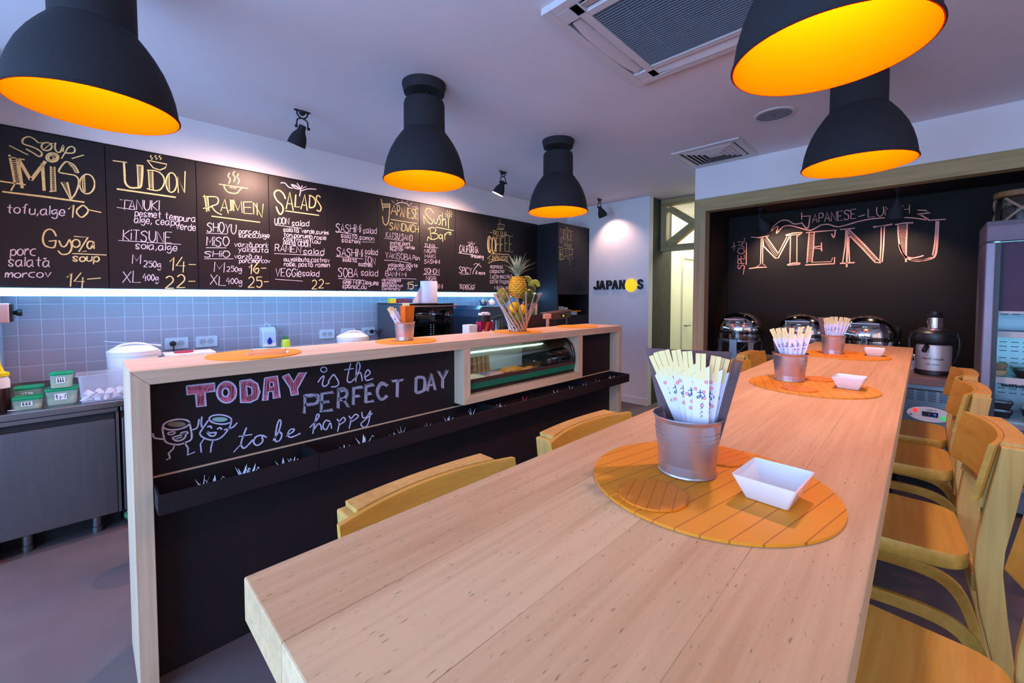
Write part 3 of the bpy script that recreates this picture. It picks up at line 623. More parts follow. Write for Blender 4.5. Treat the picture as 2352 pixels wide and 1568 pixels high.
def frosted(name, col, a):
    m = mat(name, col, 0.3, var=0.02); b = m.node_tree.nodes['Principled BSDF']; b.inputs['Alpha'].default_value = a; return m
frosted('frosted_box', rgb(214, 220, 240), 0.20)
frosted('frosted_green', rgb(196, 226, 206), 0.45)
mat('brown_strip', rgb(70, 48, 46), 0.5); mat('green_band', rgb(4, 112, 84), 0.55, var=0.1, scale=90)
mat('paper_white', rgb(232, 230, 240), 0.9, var=0.03); mat('paper_pink', rgb(232, 60, 100), 0.9)

# ------------------------------------------------------------------ bar counter
CZ, CF, CBK, CP = 1.118, 1.83, 2.19, 1.916
cx0, cx1 = 0.094, 3.205
ct = thing('bar_counter', 'long beech framed bar counter with a black chalked front and built-in food case', 'counter', (1.65, 2.0, 0))
O = (-1.65, -2.0)
def cb(): b = MB(); b.T = Matrix.Translation((-1.65, -2.0, 0)); return b
cb().prism([(cx0, CZ), (cx0+.05, CZ-.05), (cx1-.05, CZ-.05), (cx1, CZ)], 1, CF, CBK).build('counter_top', 'beech_frame', ct, bevel=.0015, seg=1)
cb().prism([(cx0, CZ-.0006), (cx0, 0), (cx0+.05, 0), (cx0+.05, CZ-.0506)], 1, CF, CBK).build('end_post', 'beech_frame_up', ct, bevel=.0015, seg=1)
cb().prism([(cx1, CZ-.0006), (cx1-.05, CZ-.0506), (cx1-.05, 0), (cx1, 0)], 1, CF, CBK).build('end_post', 'beech_frame_up', ct, bevel=.0015, seg=1)
fx0, fx1, fz0, fz1 = 1.478, 2.628, 0.750, 1.0675
fp = cb().box(cx0+.051, fx0, CP, CP+.018, 0, 1.0675).box(fx0, fx1, CP, CP+.018, 0, fz0-.0005).box(fx1, cx1-.051, CP, CP+.018, 0, 1.0675).build('front_panel', 'black_panel', ct)
df = cb()
df.prism([(fx0, fz1), (fx0, fz0), (fx0+.05, fz0+.048), (fx0+.05, fz1)], 1, CF+.0005, CBK)
df.build('case_frame', 'beech_frame_up', ct, bevel=.001, seg=1); df = cb()
df.prism([(fx1, fz1), (fx1-.05, fz1), (fx1-.05, fz0+.048), (fx1, fz0)], 1, CF+.0005, CBK)
df.build('case_frame', 'beech_frame_up', ct, bevel=.001, seg=1)
cb().prism([(fx0, fz0-.0003), (fx1, fz0-.0003), (fx1-.05, fz0+.0477), (fx0+.05, fz0+.0477)], 1, CF+.0005, CBK).build('case_sill', 'beech_frame', ct, bevel=.001, seg=1)
cb().box(cx0+.052, cx1-.052, CP-.004, CP-.0005, .7245, .731).build('ledge_strip', 'beech_frame', ct)
rs = cb().box(1.9, 3.15, CBK+.001, 2.62, 1.02, 1.05).box(1.95, 1.98, CBK+.05, 2.6, 0, 1.02).box(3.08, 3.11, CBK+.05, 2.6, 0, 1.02).build('rear_shelf', 'black_panel', ct)
# chalk on the front
K = Chalk(320, 780, 3.0947, lambda u, v: at_y(u, v, CP), NB)
def block(outer, holes, fillkey, w, n=0):
    K.fill(fillkey, outer)
    K.line('b', outer, w, closed=True, lift=.0006)
    for h in holes:
        K.fill('k', h, .0001); K.line('b', h, w*.9, closed=True, lift=.0006)
block([(335,328),(535,308),(535,366),(466,374),(472,470),(408,476),(400,384),(340,391)], [], 'p', .0062)
def ring(cx, cy, rx, ry, n=20): return [(cx+rx*math.cos(2*PI*k/n), cy-ry*math.sin(2*PI*k/n)) for k in range(n)]
block(ring(620,372,70,76), [ring(612,374,24,30)], 'p', .0062)
block([(714,292),(790,282),(838,312),(856,372),(838,420),(790,444),(720,446)], [[(762,326),(798,340),(802,384),(766,402)]], 'p', .0062)
block([(890,272),(980,256),(999,410),(952,416),(948,366),(915,370),(912,428),(877,432)], [[(924,304),(950,300),(954,330),(928,336)]], 'p', .0062)
block([(1016,262),(1060,242),(1096,300),(1132,238),(1188,229),(1122,350),(1130,386),(1080,396),(1070,342)], [], 'p', .0062)
for x0, x1, ya, yb2, n in ((345,530,330,362,13),(415,460,392,465,4),(730,840,300,440,9),(566,676,320,420,9),(890,990,280,400,8),(1050,1160,255,370,9)):
    for k in range(n):
        x = x0+(x1-x0)*(k+.5)/n+random.uniform(-4,4); K.line('p2', [(x, ya+random.uniform(0,16)), (x-6, yb2-random.uniform(0,18))], .0022, lift=.0003)
w = .0060
K.ell('b', 1310, 212, 22, 18, w*.8); K.line('b', [(1268,303),(1290,272),(1312,258),(1300,318),(1322,330),(1352,300)], w, True); K.line('b', [(1340,300),(1376,250),(1394,262),(1416,305),(1402,330),(1362,334)], w, True)
K.line('b', [(1502,166),(1482,250),(1478,292),(1500,302),(1532,274)], w, True); K.line('b', [(1455,213),(1524,204)], w)
K.line('b', [(1530,278),(1566,205),(1562,164),(1545,176),(1538,300)], w, True); K.line('b', [(1538,268),(1566,232),(1578,252),(1584,294)], w, True); K.line('b', [(1600,268),(1640,238),(1622,214),(1602,250),(1614,288),(1662,274)], w, True)
def fat(ch, x0, y0, x1, y1, cap, wf=.016, wl=.0026):
    """double-lined capital: a broad grey body with pale edges"""
    K.text('g', ch, x0, y0, x1, y1, cap, wf, slant=0.05, jit=0)
    for dx, dy in ((-9, -4), (9, 5)):
        K.text('b', ch, x0+dx, y0+dy, x1+dx, y1+dy, cap+2, wl, slant=0.05, jit=0)
for ch, x0, x1, yt, yb2 in (('P',1172,1266,402,522),('E',1292,1372,382,508),('R',1412,1484,358,486),('F',1520,1584,345,462),('E',1608,1664,330,444),('C',1692,1760,318,424),('T',1792,1870,292,412)):
    fat(ch, x0, yb2, x1, yb2-10, yb2-yt)
for ch, x0, x1, yt, yb2 in (('D',1964,2024,270,376),('A',2044,2102,252,364),('Y',2122,2186,222,348)): fat(ch, x0, yb2, x1, yb2-8, yb2-yt)
K.line('b', [(762,622),(736,690),(722,742),(742,770),(772,748),(808,708)], w, True); K.line('b', [(704,687),(802,672)], w); K.line('b', [(668,800),(724,740)], w*.8)
K.line('b', [(868,676),(828,690),(812,728),(838,750),(876,722),(872,680),(905,694)], w, True)
K.line('b', [(950,716),(990,650),(1006,588),(994,570),(976,620),(966,716),(998,712),(1012,672),(990,650)], w, True); K.line('b', [(1044,684),(1092,652),(1098,634),(1070,640),(1054,676),(1080,692),(1146,664)], w, True)
K.line('b', [(1210,624),(1252,580),(1278,540),(1262,532),(1244,600),(1232,668)], w, True); K.line('b', [(1238,640),(1270,598),(1288,606),(1294,642)], w, True)
K.line('b', [(1356,580),(1322,574),(1304,618),(1328,638),(1356,590),(1366,632)], w, True); K.line('b', [(1404,562),(1420,590),(1408,654)], w, True); K.line('b', [(1414,590),(1448,552),(1462,574),(1420,606)], w, True)
K.line('b', [(1488,540),(1502,570),(1490,632)], w, True); K.line('b', [(1498,570),(1534,530),(1556,546),(1508,582)], w, True); K.line('b', [(1580,512),(1588,552),(1614,548),(1644,500)], w, True); K.line('b', [(1644,500),(1628,590),(1600,622),(1574,600),(1600,572),(1658,520)], w, True)
# two smiling maki rolls
w = .0056
K.fill('o', ring(266, 600, 66, 20)); K.ell('m', 262, 602, 94, 36, w, -.12); K.line('m', [(163,620),(172,680),(192,728),(268,745),(330,728),(372,696),(356,584)], w, True)
for x in (200, 292): K.line('m', [(x,662),(x+30,654),(x+52,656),(x+46,668),(x+14,674),(x,662)], w*.8, True)
K.line('m', [(232,694),(326,672),(312,706),(264,718),(232,694)], w, True); K.line('m', [(260,704),(306,690)], w*.8)
K.line('s', [(95,664),(108,696),(170,706)], w, True); K.line('b', [(376,640),(412,622),(424,562)], w, True); K.line('s', [(250,745),(240,775),(208,806),(218,842),(190,852)], w); K.line('b', [(318,726),(346,768),(344,818),(396,796)], w)
K.fill('t', ring(572, 566, 56, 17)); K.ell('b', 576, 566, 80, 33, w, .06); K.line('b', [(490,572),(454,625),(430,668),(466,700),(530,712),(588,688),(640,622),(654,580)], w, True)
K.line('b', [(482,622),(502,612),(516,630)], w, True); K.line('b', [(552,636),(572,624),(586,638)], w, True); K.line('b', [(478,650),(505,662),(545,658),(530,682),(500,680),(478,650)], w, True)
K.line('b', [(452,632),(440,600),(444,545)], w, True); K.line('b', [(600,640),(662,622),(696,588)], w, True); K.line('b', [(460,702),(434,740),(440,800)], w); K.line('b', [(524,712),(510,760),(506,800)], w)
K.emit(fp, {'p': ('chalk_fill','chalk_pink'), 'p2': ('chalk_hatching','black_panel'), 'b': ('chalk_outline','chalk_bluish'), 'g': ('chalk_body','chalk_grey'), 'k': ('letter_counter','black_panel'), 'o': ('chalk_shade','chalk_olive'), 't': ('chalk_shade','chalk_mint'), 'm': ('chalk_sketch','chalk_white'), 's': ('chalk_sketch','chalk_white')}, Vector((1.65, 2.0, 0)))

# ------------------------------------------------------------------ black ledge trays with folded paper cranes
TL = ['short black ledge tray at the left end of the counter front', 'long black ledge tray under the words to be happy', 'long black ledge tray under the glass food case', 'short black ledge tray sticking out at the right end of the counter front']
for k, (a, b) in enumerate(((.1455,.6445),(.6465,1.6465),(1.6485,2.6455),(2.6475,3.148))):
    t = thing('ledge_tray', TL[k], 'tray', ((a+b)/2, 1.82, .66), 0, 'ledge trays along the counter front'); h = (b-a)/2
    MB().box(-h, h, -.095, .094, 0, .008).build('tray_bottom', 'black_panel', t)
    MB().box(-h, h, -.095, -.087, .0081, .064).build('front_lip', 'black_panel', t)
    MB().box(-h, h, .087, .0945, .0081, .064).build('back_lip', 'black_panel', t)
    MB().box(-h, -h+.006, -.0869, .0869, .0081, .064).box(h-.006, h, -.0869, .0869, .0081, .064).build('end_lip', 'black_panel', t)
def crane(mname):
    b = MB()
    def tet(a, c, d, e): b.poly([a, c, d]); b.poly([a, d, e]); b.poly([a, e, c]); b.poly([c, e, d])
    b.poly([(-.02,0,.034),(0,-.012,.004),(.02,0,.034)]); b.poly([(.02,0,.034),(0,.012,.004),(-.02,0,.034)]); b.poly([(-.02,0,.034),(.02,0,.034),(0,.012,.004)]); b.poly([(-.02,0,.034),(0,-.012,.004),(.02,0,.034)])
    tet((-.013,-.004,.026),(.013,-.004,.026),(.002,-.006,.012),(.004,-.034,.090)); tet((-.013,.004,.026),(.013,.004,.026),(-.002,.006,.012),(-.004,.036,.086))
    tet((.008,-.004,.020),(.008,.004,.020),(.018,0,.012),(.046,0,.082)); tet((.044,-.0022,.078),(.044,.0022,.078),(.046,0,.083),(.060,0,.070)); tet((-.008,-.004,.020),(-.008,.004,.020),(-.018,0,.012),(-.052,0,.080))
    return b
us = [(461,1),(488,.9),(554,1.05),(575,1.0),(648,.9),(670,.8),(790,.7),(836,1.2),(906,.8),(922,1.0),(982,.9),(1030,.85),(1084,1.05),(1150,.85),(1205,1.0),(1276,.9),(1311,.85),(1345,.8),(1372,.95),(1404,1.0)]
cm = None
for k, (u, s) in enumerate(us):
    y = 1.795 + random.uniform(-.012, .02); x = at_y(u, 950, y).x
    x = min(max(x, .20), 3.10)
    pinkish = (u == 1205)
    lab = ('pink folded paper crane standing in the black ledge tray under the glass food case' if pinkish else
           'white folded paper crane in the black ledge trays, %s from the left end' % ordw(k))
    if pinkish: o = crane('').build('paper_crane', 'paper_pink', None, (x, y, .6686))
    elif cm is None: cm = o = crane('').build('paper_crane', 'paper_white', None, (x, y, .6686))
    else: o = cm.copy(); COL.objects.link(o); o.location = (x, y, .6686)
    o.rotation_euler = (0, 0, random.choice([0.5, -0.4, 1.2, 2.6, -1.0, .1])); o.scale = (s*.62,)*3
    tag(o, lab, 'paper crane', 'paper cranes in the ledge trays')

# ------------------------------------------------------------------ refrigerated food case in the counter
gx0, gx1 = fx0+.053, fx1-.054
dc = thing('sushi_display_case', 'curved glass refrigerated case with a green band set into the bar counter', 'display case', ((gx0+gx1)/2, 2.0, fz0+.048))
hw = (gx1-gx0)/2
curve = [(.035, .262), (-.02, .258), (-.07, .243), (-.108, .212), (-.130, .170), (-.140, .120), (-.1415, .085)]
def sheet(x0, x1, off, nrm=True):
    b = MB(); P = [(y, z) for y, z in curve]; outer = P; inner = [(y+.004, z-.003) for y, z in P]
    ring = outer+list(reversed(inner))
    b.prism(ring, 0, x0, x1, True); return b
MB().box(-hw, hw, -.13, .17, 0, .018).build('case_base', 'black_plastic', dc)
MB().prism([(-.1415, .0835), (-.136, .0835), (-.134, .060), (-.140, .060)], 0, -hw, hw).build('lower_rail', 'brown_strip', dc)
MB().prism([(-.140, .0595), (-.130, .0595), (-.120, .022), (-.133, .022)], 0, -hw, hw).build('colour_band', 'green_band', dc)
sheet(-hw, hw, 0).build('curved_glass', 'clear_glass', dc)
hb = MB(); pr = [(y+.008, z-.006) for y, z in curve]; hb.prism(pr+[(.165, .062), (.165, .256)], 0, hw-.27, hw-.0245, True); hb.build('motor_housing', 'black_gloss', dc)
eb = MB(); eb.prism([(y-.004, z+.003) for y, z in curve]+[(-.128, .0185), (.168, .0185), (.168, .265)], 0, hw-.024, hw-.001, False); eb.build('end_cap', 'black_gloss', dc, bevel=.003)
MB().prism([(y-.001, z+.001) for y, z in curve]+[(-.128, .0185), (-.118, .0185), (-.130, .085), (-.128, .12), (-.119, .168), (-.098, .206), (-.064, .234), (-.018, .249), (.035, .252)], 0, -hw+.001, -hw+.012).build('end_rim', 'black_plastic', dc)
MB().box(-hw+.013, hw-.271, .155, .168, .019, .255).build('back_panel', 'white_plastic', dc)
MB().box(-hw+.013, hw-.271, -.118, .154, .0185, .050).build('food_floor', 'steel_dull', dc)
lt2 = MB()
for k in range(44): lt2.box(-hw+.004+k*.0172, -.0028+.0148-hw+.004+k*.0172, -.066, -.058, .2270, .2325)
lt2.build('light_tube', 'led_mint', dc)
mat('white_fish', rgb(240, 214, 190), 0.5, var=0.08, scale=60); mat('pink_fish', rgb(236, 150, 160), 0.45, var=0.12, scale=60); mat('red_tuna', rgb(190, 24, 44), 0.4, var=0.15, scale=80)
mat('salmon', rgb(232, 138, 40), 0.4, var=0.18, scale=120, stretch=(1, .2, 1)); mat('herb_green', rgb(150, 176, 150), 0.6, var=0.4, scale=150); mat('plate_blue', rgb(150, 160, 224), 0.3); mat('cured_slice', rgb(168, 96, 108), 0.5, var=.2, scale=60); mat('toasted_block', rgb(170, 116, 72), 0.6, var=.25, scale=60)
def lump(L, W, Hh, taper=.8, seed=0):
    b = MB(); n = 9; r = random.Random(seed); rs = []
    for k in range(n):
        t = k/(n-1); x = -L/2+L*t; s = (math.sin(PI*min(1, .18+t*.82*1.0)))**.5 if 0 < t < 1 else .45
        ww, hh = W/2*(.75+.25*s)*r.uniform(.9, 1.08), Hh*s*r.uniform(.9, 1.06)
        rs.append([(x, ww*math.cos(a), max(0, hh*math.sin(a)*1.0)) for a in [PI*j/7 for j in range(8)]])
    return b.rings(rs, True, True, True, closed=True)
fz = fz0+.048+.0505
food = [('fish_fillet', 'cream fish fillets heaped at the left of the glass case', 'fish', 'white_fish', 1.66, 1.955, .19, .10, .040, .3),
        ('fish_fillet', 'pink fish fillet in the middle of the glass case', 'fish', 'pink_fish', 1.84, 1.955, .17, .075, .036, .25),
        ('fish_fillet', 'long cream and orange salmon side behind the pink fillet in the glass case', 'fish', 'salmon', 2.03, 2.00, .26, .09, .040, .2),
        ('fish_fillet', 'orange salmon side at the right of the glass case against the black housing', 'fish', 'salmon', 2.16, 1.95, .14, .07, .034, .35)]
for nm, lab, cat, ma, x, y, Lh, W, hh, rz in food:
    o = lump(Lh, W, hh, seed=int(x*100)).build(nm, ma, None, (x, y, fz)); o.rotation_euler = (0, 0, rz); tag(o, lab, cat, 'fish in the glass case')
for k, (x, y) in enumerate(((1.895, 1.905), (1.945, 1.910))):
    o = lump(.055, .05, .03, seed=50+k).build('tuna_block', 'red_tuna', None, (x, y, fz)); tag(o, 'deep red tuna block at the front of the glass case, %s one' % ('left' if k == 0 else 'right'), 'fish', 'tuna blocks in the glass case')
o = MB().lathe([(.0, .012), (.055, .008), (.085, .014), (.086, .017), (.055, .012), (.0, .0125)], 32, cap0=False, cap1=False).build('blue_plate', 'plate_blue', None, (1.86, 2.075, fz-.008)); tag(o, 'blue plate lying behind the pink fillet in the glass case', 'plate')
g = thing('herb_tray', 'steel tray of chopped green leaves at the front left of the glass case', 'tray', (1.71, 1.895, fz-.0005))
MB().prism(rrect(-.09, .09, -.026, .026, .008), 2, 0, .004).build('tray', 'steel', g); lump(.16, .045, .016, seed=3).build('leaves', 'herb_green', g, (0, 0, .0042))
for k, (nm, lab, ma, x) in enumerate((('cured_meat', 'dark pink sliced fish standing at the back left of the glass case', 'cured_slice', 1.66), ('brown_loaf', 'brown baked block standing at the back of the glass case', 'toasted_block', 1.86))):
    b = MB()
    for j in range(4): b.hexa([(-.075+j*.038, -.012, 0), (-.042+j*.038, -.012, 0), (-.042+j*.038, .03, 0), (-.075+j*.038, .03, 0)], [(-.07+j*.038, .0, .11), (-.04+j*.038, .0, .11), (-.04+j*.038, .03, .11), (-.07+j*.038, .03, .11)])
    o = b.build(nm, ma, None, (x, 2.118, fz), bevel=.006); tag(o, lab, 'food')
def grooved(name, col, pitch, ang=0.0, rough=0.6):
    m = bpy.data.materials.new(name); m.use_nodes = True; nt = m.node_tree; b = nt.nodes['Principled BSDF']; N = nt.nodes.new; L = nt.links.new
    tc = N('ShaderNodeTexCoord'); mp = N('ShaderNodeMapping'); mp.inputs['Rotation'].default_value = (0, 0, ang); L(tc.outputs['Object'], mp.inputs['Vector'])
    sx = N('ShaderNodeSeparateXYZ'); L(mp.outputs['Vector'], sx.inputs['Vector'])
    d = N('ShaderNodeMath'); d.operation = 'DIVIDE'; d.inputs[1].default_value = pitch; L(sx.outputs['Y'], d.inputs[0])
    f = N('ShaderNodeMath'); f.operation = 'PINGPONG'; f.inputs[1].default_value = 0.5; L(d.outputs[0], f.inputs[0])
    cr = N('ShaderNodeValToRGB'); cr.color_ramp.elements[0].position = 0.015; cr.color_ramp.elements[1].position = 0.045
    cr.color_ramp.elements[0].color = (col[0]*.55, col[1]*.42, col[2]*.35, 1); cr.color_ramp.elements[1].color = col
    L(f.outputs[0], cr.inputs['Fac'])
    nz = N('ShaderNodeTexNoise'); nz.inputs['Scale'].default_value = 30; L(tc.outputs['Object'], nz.inputs['Vector'])
    mx = N('ShaderNodeMixRGB'); mx.blend_type = 'MULTIPLY'; mx.inputs['Fac'].default_value = 0.12; L(cr.outputs['Color'], mx.inputs['Color1']); L(nz.outputs['Color'], mx.inputs['Color2'])
    L(mx.outputs['Color'], b.inputs['Base Color']); b.inputs['Roughness'].default_value = rough
    bp = N('ShaderNodeBump'); bp.inputs['Strength'].default_value = 0.4; bp.inputs['Distance'].default_value = 0.001; L(cr.outputs['Alpha'], bp.inputs['Height'])
    bp2 = N('ShaderNodeMath'); bp2.operation = 'GREATER_THAN'; bp2.inputs[1].default_value = 0.03; L(f.outputs[0], bp2.inputs[0]); L(bp2.outputs[0], bp.inputs['Height']); L(bp.outputs['Normal'], b.inputs['Normal'])
    MATS[name] = m
grooved('mat_felt', rgb(248, 150, 22), 0.0285, 0.18); grooved('coaster_felt', rgb(243, 132, 18), 0.0165, 0.10)
mat('mat_plain', rgb(248, 152, 10), 0.7, var=0.04, scale=60)
mat('napkin_brown', rgb(104, 80, 82), 0.9, var=0.08, scale=120); mat('napkin_orange', rgb(226, 100, 8), 0.85, var=0.08, scale=50)
mat('sleeve', rgb(228, 214, 232), 0.8, var=0.03); mat('bamboo', rgb(240, 208, 142), 0.6, var=0.08, scale=50, stretch=(1, 1, .05)); mat('print_red', rgb(226, 96, 104), 0.8); mat('print_blue', rgb(30, 74, 130), 0.8); mat('blue_edge', rgb(60, 70, 220), .6)

# ------------------------------------------------------------------ high table
TZ = 1.05
tx0, tx1, ty0, ty1 = 0.115, 3.553, 0.036, 0.530
tb = thing('high_table', 'long beech high table with a thick glued-stave top, in the foreground', 'table', ((tx0+tx1)/2, (ty0+ty1)/2, 0))
hx, hy = (tx1-tx0)/2, (ty1-ty0)/2
MB().box(-hx, hx, -hy, hy, TZ-.05, TZ).build('tabletop', 'beech', tb, bevel=.002, seg=2)
for sx in (-1, 1):
    for sy in (-1, 1):
        MB().box(sx*(hx-.11)-.03, sx*(hx-.11)+.03, sy*(hy-.10)-.03, sy*(hy-.10)+.03, 0, TZ-.0505).build('leg', 'black_matt', tb)
MB().box(-hx+.1405, hx-.1405, -.02, .02, .16, .2).build('foot_rail', 'black_matt', tb)
for sx in (-1, 1): MB().box(sx*(hx-.11)-.02, sx*(hx-.11)+.02, -hy+.1305, hy-.1305, .16, .2).build('cross_rail', 'black_matt', tb)

# ------------------------------------------------------------------ placemats
def placemat(x, y, z, r, ma, lab, grp, rz=0.0):
    o = MB().disc((0, 0), r, 0, .004, 72).build('placemat', ma, None, (x, y, z+.0004)); o.rotation_euler = (0, 0, rz); tag(o, lab, 'placemat', grp); return o
placemat(.722, .252, TZ, .185, 'mat_felt', 'round orange grooved placemat nearest the camera on the high table', 'placemats on the high table')
placemat(1.757, .271, TZ, .186, 'mat_felt', 'middle one of the three round orange placemats on the high table', 'placemats on the high table', .5)
placemat(2.81, .290, TZ, .187, 'mat_felt', 'farthest round orange placemat on the high table', 'placemats on the high table', -.3)
placemat(.497, 2.005, CZ, .173, 'mat_plain', 'round orange placemat under a clear lid at the left end of the bar counter', 'placemats on the bar counter')
placemat(1.232, 2.025, CZ, .163, 'mat_plain', 'round orange placemat under the bucket of orange napkins on the bar counter', 'placemats on the bar counter')
placemat(2.109, 2.015, CZ, .172, 'mat_plain', 'round orange placemat under the fruit basket on the bar counter', 'placemats on the bar counter')
placemat(2.82, 2.020, CZ, .165, 'mat_plain', 'empty round orange placemat at the right end of the bar counter', 'placemats on the bar counter')
MZ = TZ+.0048
def coaster(x, y, lab, rz): o = MB().disc((0, 0), .051, 0, .0035, 48).build('coaster', 'coaster_felt', None, (x, y, MZ)); o.rotation_euler = (0, 0, rz); tag(o, lab, 'coaster', 'orange coasters on the high table')
coaster(.604, .290, 'orange felt coaster left of the nearest chopstick bucket, closest to the camera', .4)
coaster(.845, .270, 'orange felt coaster half behind the right side of the nearest chopstick bucket', -.2)
coaster(1.655, .285, 'orange felt coaster in front of the middle chopstick bucket', .8)
coaster(1.90, .272, 'orange felt coaster behind the right side of the middle chopstick bucket', .1)
coaster(2.735, .318, 'orange felt coaster in front of the farthest chopstick bucket', .2)
coaster(2.935, .300, 'orange felt coaster behind the farthest chopstick bucket', .5)

# ------------------------------------------------------------------ porcelain dip dishes
def dish(x, y, lab, rz):
    b = MB()
    def rr(hx, hy, z, r): return [(px, py, z) for px, py in rrect(-hx, hx, -hy, hy, r, 4)]
    b.rings([rr(.031, .027, 0, .004), rr(.033, .029, .0015, .004), rr(.050, .042, .036, .005), rr(.0505, .0425, .0375, .005), rr(.0485, .0405, .0378, .004), rr(.047, .039, .036, .004), rr(.032, .027, .006, .006), rr(.028, .023, .004, .006)], True, True, True)
    o = b.build('dip_dish', 'porcelain', None, (x, y, MZ+.0002)); o.rotation_euler = (0, 0, rz); tag(o, lab, 'dish', 'white dip dishes on the high table')
dish(.727, .156, 'white rectangular dip dish on the nearest orange placemat', -.06)
dish(1.795, .170, 'white rectangular dip dish on the middle orange placemat', -.04)
dish(2.885, .175, 'white rectangular dip dish on the farthest orange placemat', .03)

# ------------------------------------------------------------------ galvanised buckets
def bucket(x, y, z, lab, grp):
    t = thing('bucket', lab, 'bucket', (x, y, z), 0, grp)
    P = [(.046, .0), (.0475, .002), (.0472, .004), (.0472, .006), (.0476, .050), (.0477, .0545)]
    for k in range(3): zz = .057+k*.008; P += [(.0478+k*.0009, zz), (.0518+k*.0009, zz+.0022), (.0520+k*.0009, zz+.0038), (.0484+k*.0009, zz+.006)]
    P += [(.0555, .096), (.057, .0975), (.0578, .099), (.057, .1005), (.0555, .0995), (.0545, .095), (.046, .006), (.0, .006)]
    MB().lathe(P, 48, cap0=True, cap1=False).build('bucket_wall', 'zinc', t)
    MB().lathe([(.0472, .0), (.0484, .0015), (.0484, .0035), (.0474, .005)], 48, cap0=False, cap1=False).build('bottom_rim', 'zinc', t)
    MB().box(.050, .0533, -.0035, .0035, .006, .094).build('side_seam', 'zinc', t)
    return t
bk = [(.735, .290, MZ, 'zinc bucket of chopsticks and brown napkins nearest the camera', 'chopstick buckets on the high table'),
      (1.815, .345, MZ, 'zinc bucket of chopsticks in the middle of the high table', 'chopstick buckets on the high table'),
      (2.845, .345, MZ, 'zinc bucket of chopsticks at the far end of the high table', 'chopstick buckets on the high table')]
for b in bk: bucket(*b)
BQ = (1.235, 2.045, CZ+.0048); bucket(*BQ, 'zinc bucket of orange napkins standing on the bar counter', 'chopstick buckets on the bar counter')

# camera-side directions: rt = to the right of the picture, dp = away from the camera (level)
fw = Vector((RM @ Vector((0, 0, -1)))); fw.z = 0; fw.normalize(); rt = Vector((fw.y, -fw.x, 0))
def frame_for(x, y):
    """level axes seen from the camera at a spot: right and away"""
    a = Vector((x, y, 0)).normalized(); return Vector((a.y, -a.x, 0)), a
def chopsticks(b, off_r, off_a, tilt, lean, top, z0, lab, grp, seed, detail=True):
    """one paper sleeve with a pair of bamboo sticks; tilt = sideways lean, lean = away"""
    x, y, z = b; rr, aa = frame_for(x, y)
    base = Vector((x, y, z+z0)) + rr*off_r + aa*off_a
    d = (Vector((0, 0, 1)) + rr*tilt + aa*lean).normalized()
    xr = (rr - d*rr.dot(d)).normalized(); ya = d.cross(xr)
    R3 = Matrix((xr, ya, d)).transposed()
    t = thing('chopsticks', lab, 'chopsticks', base, 0, grp); t.rotation_euler = R3.to_euler()
    L = top; r = random.Random(seed); w = .0125
    MB().prism([(-w, 0), (w, 0), (w, L-.020), (-w, L-.036)], 1, -.0022, .0022).build('paper_sleeve', 'sleeve', t)
    s = MB()
    s.hexa([(-.0075, -.0013, .03), (-.0005, -.0013, .03), (-.0005, .0035, .03), (-.0075, .0035, .03)], [(-.0078, -.0025, L), (-.0003, -.0025, L), (-.0003, .0030, L), (-.0078, .0030, L)])
    s.hexa([(.0005, -.0013, .03), (.0075, -.0013, .03), (.0075, .0035, .03), (.0005, .0035, .03)], [(.0003, -.0025, L), (.0078, -.0025, L), (.0078, .0030, L), (.0003, .0030, L)])
    for k, v in enumerate(s.v): s.v[k] = v + Vector((-.001, .0, 0))
    # the sticks stand slightly behind the sleeve's front face inside its mouth
    s.build('stick_pair', 'bamboo', t)
    q = MB()
    fl = MB()
    for k in range(5 if detail else 4):
        px, pz = r.uniform(-.009, .009), L*(.56+.20*k/4.0)+r.uniform(-.006, .006)
        for j in range(5):
            a = 2*PI*j/5+k; cx, cz = px+.0021*math.cos(a), pz+.0021*math.sin(a)
            fl.poly([(cx+.0012*math.cos(h), -.0025, cz+.0012*math.sin(h)) for h in [2*PI*m/6 for m in range(6)]])
    fl.build('printed_flowers', 'print_red', t)
    def bl(pts, w2):
        for a, c in zip(pts[:-1], pts[1:]):
            a = Vector((a[0], -.0027, a[1])); c = Vector((c[0], -.0027, c[1])); n = (c-a).normalized().cross(Vector((0, 1, 0)))*w2
            q.poly([a-n, c-n, c+n, a+n])
    zc = L*.66
    bl([(-.006, zc+.004), (.0, zc+.0045), (.003, zc+.004)], .0006); bl([(-.001, zc+.009), (-.001, zc-.004), (-.005, zc-.006), (-.006, zc-.003), (.0, zc-.001), (.003, zc-.004), (.001, zc-.007)], .0007); bl([(.004, zc+.002), (.006, zc), (.006, zc-.003)], .0006)
    for k in range(4): bl([(.001+r.uniform(-.002, .002), zc-.012-k*.007), (.003, zc-.014-k*.007), (-.001, zc-.0165-k*.007)], .0004)
    q.build('printed_writing', 'print_blue', t)
    return t
def bunch(b, rims, tops, zt, order, labfmt, grp, seed, detail):
    for k, (r1, r2, z2) in enumerate(zip(rims, tops, zt)):
        ti = (r2-r1)/.105; off = r1-ti*.088
        a = -.030+.0064*order.index(k)
        chopsticks(b[:3], off, a, ti, .025, (z2-.008)*math.sqrt(1+ti*ti), .008, labfmt % ordw(k), grp, seed+k, detail)
bunch(bk[0], [-.014,-.010,-.004,.004,.012,.020,.029,.035], [-.060,-.049,-.036,-.017,.0,.020,.043,.058], [.199,.206,.210,.213,.213,.211,.206,.201], [5,4,6,3,7,2,1,0], 'paper-wrapped chopsticks in the nearest bucket, %s from the left', 'chopsticks in the nearest bucket', 0, True)
bunch(bk[1], [-.018,-.010,-.002,.008,.020,.031], [-.066,-.043,-.022,.003,.031,.058], [.186,.190,.193,.193,.197,.199], [3,4,2,5,1,0], 'paper-wrapped chopsticks in the middle table bucket, %s from the left', 'chopsticks in the middle bucket', 20, False)
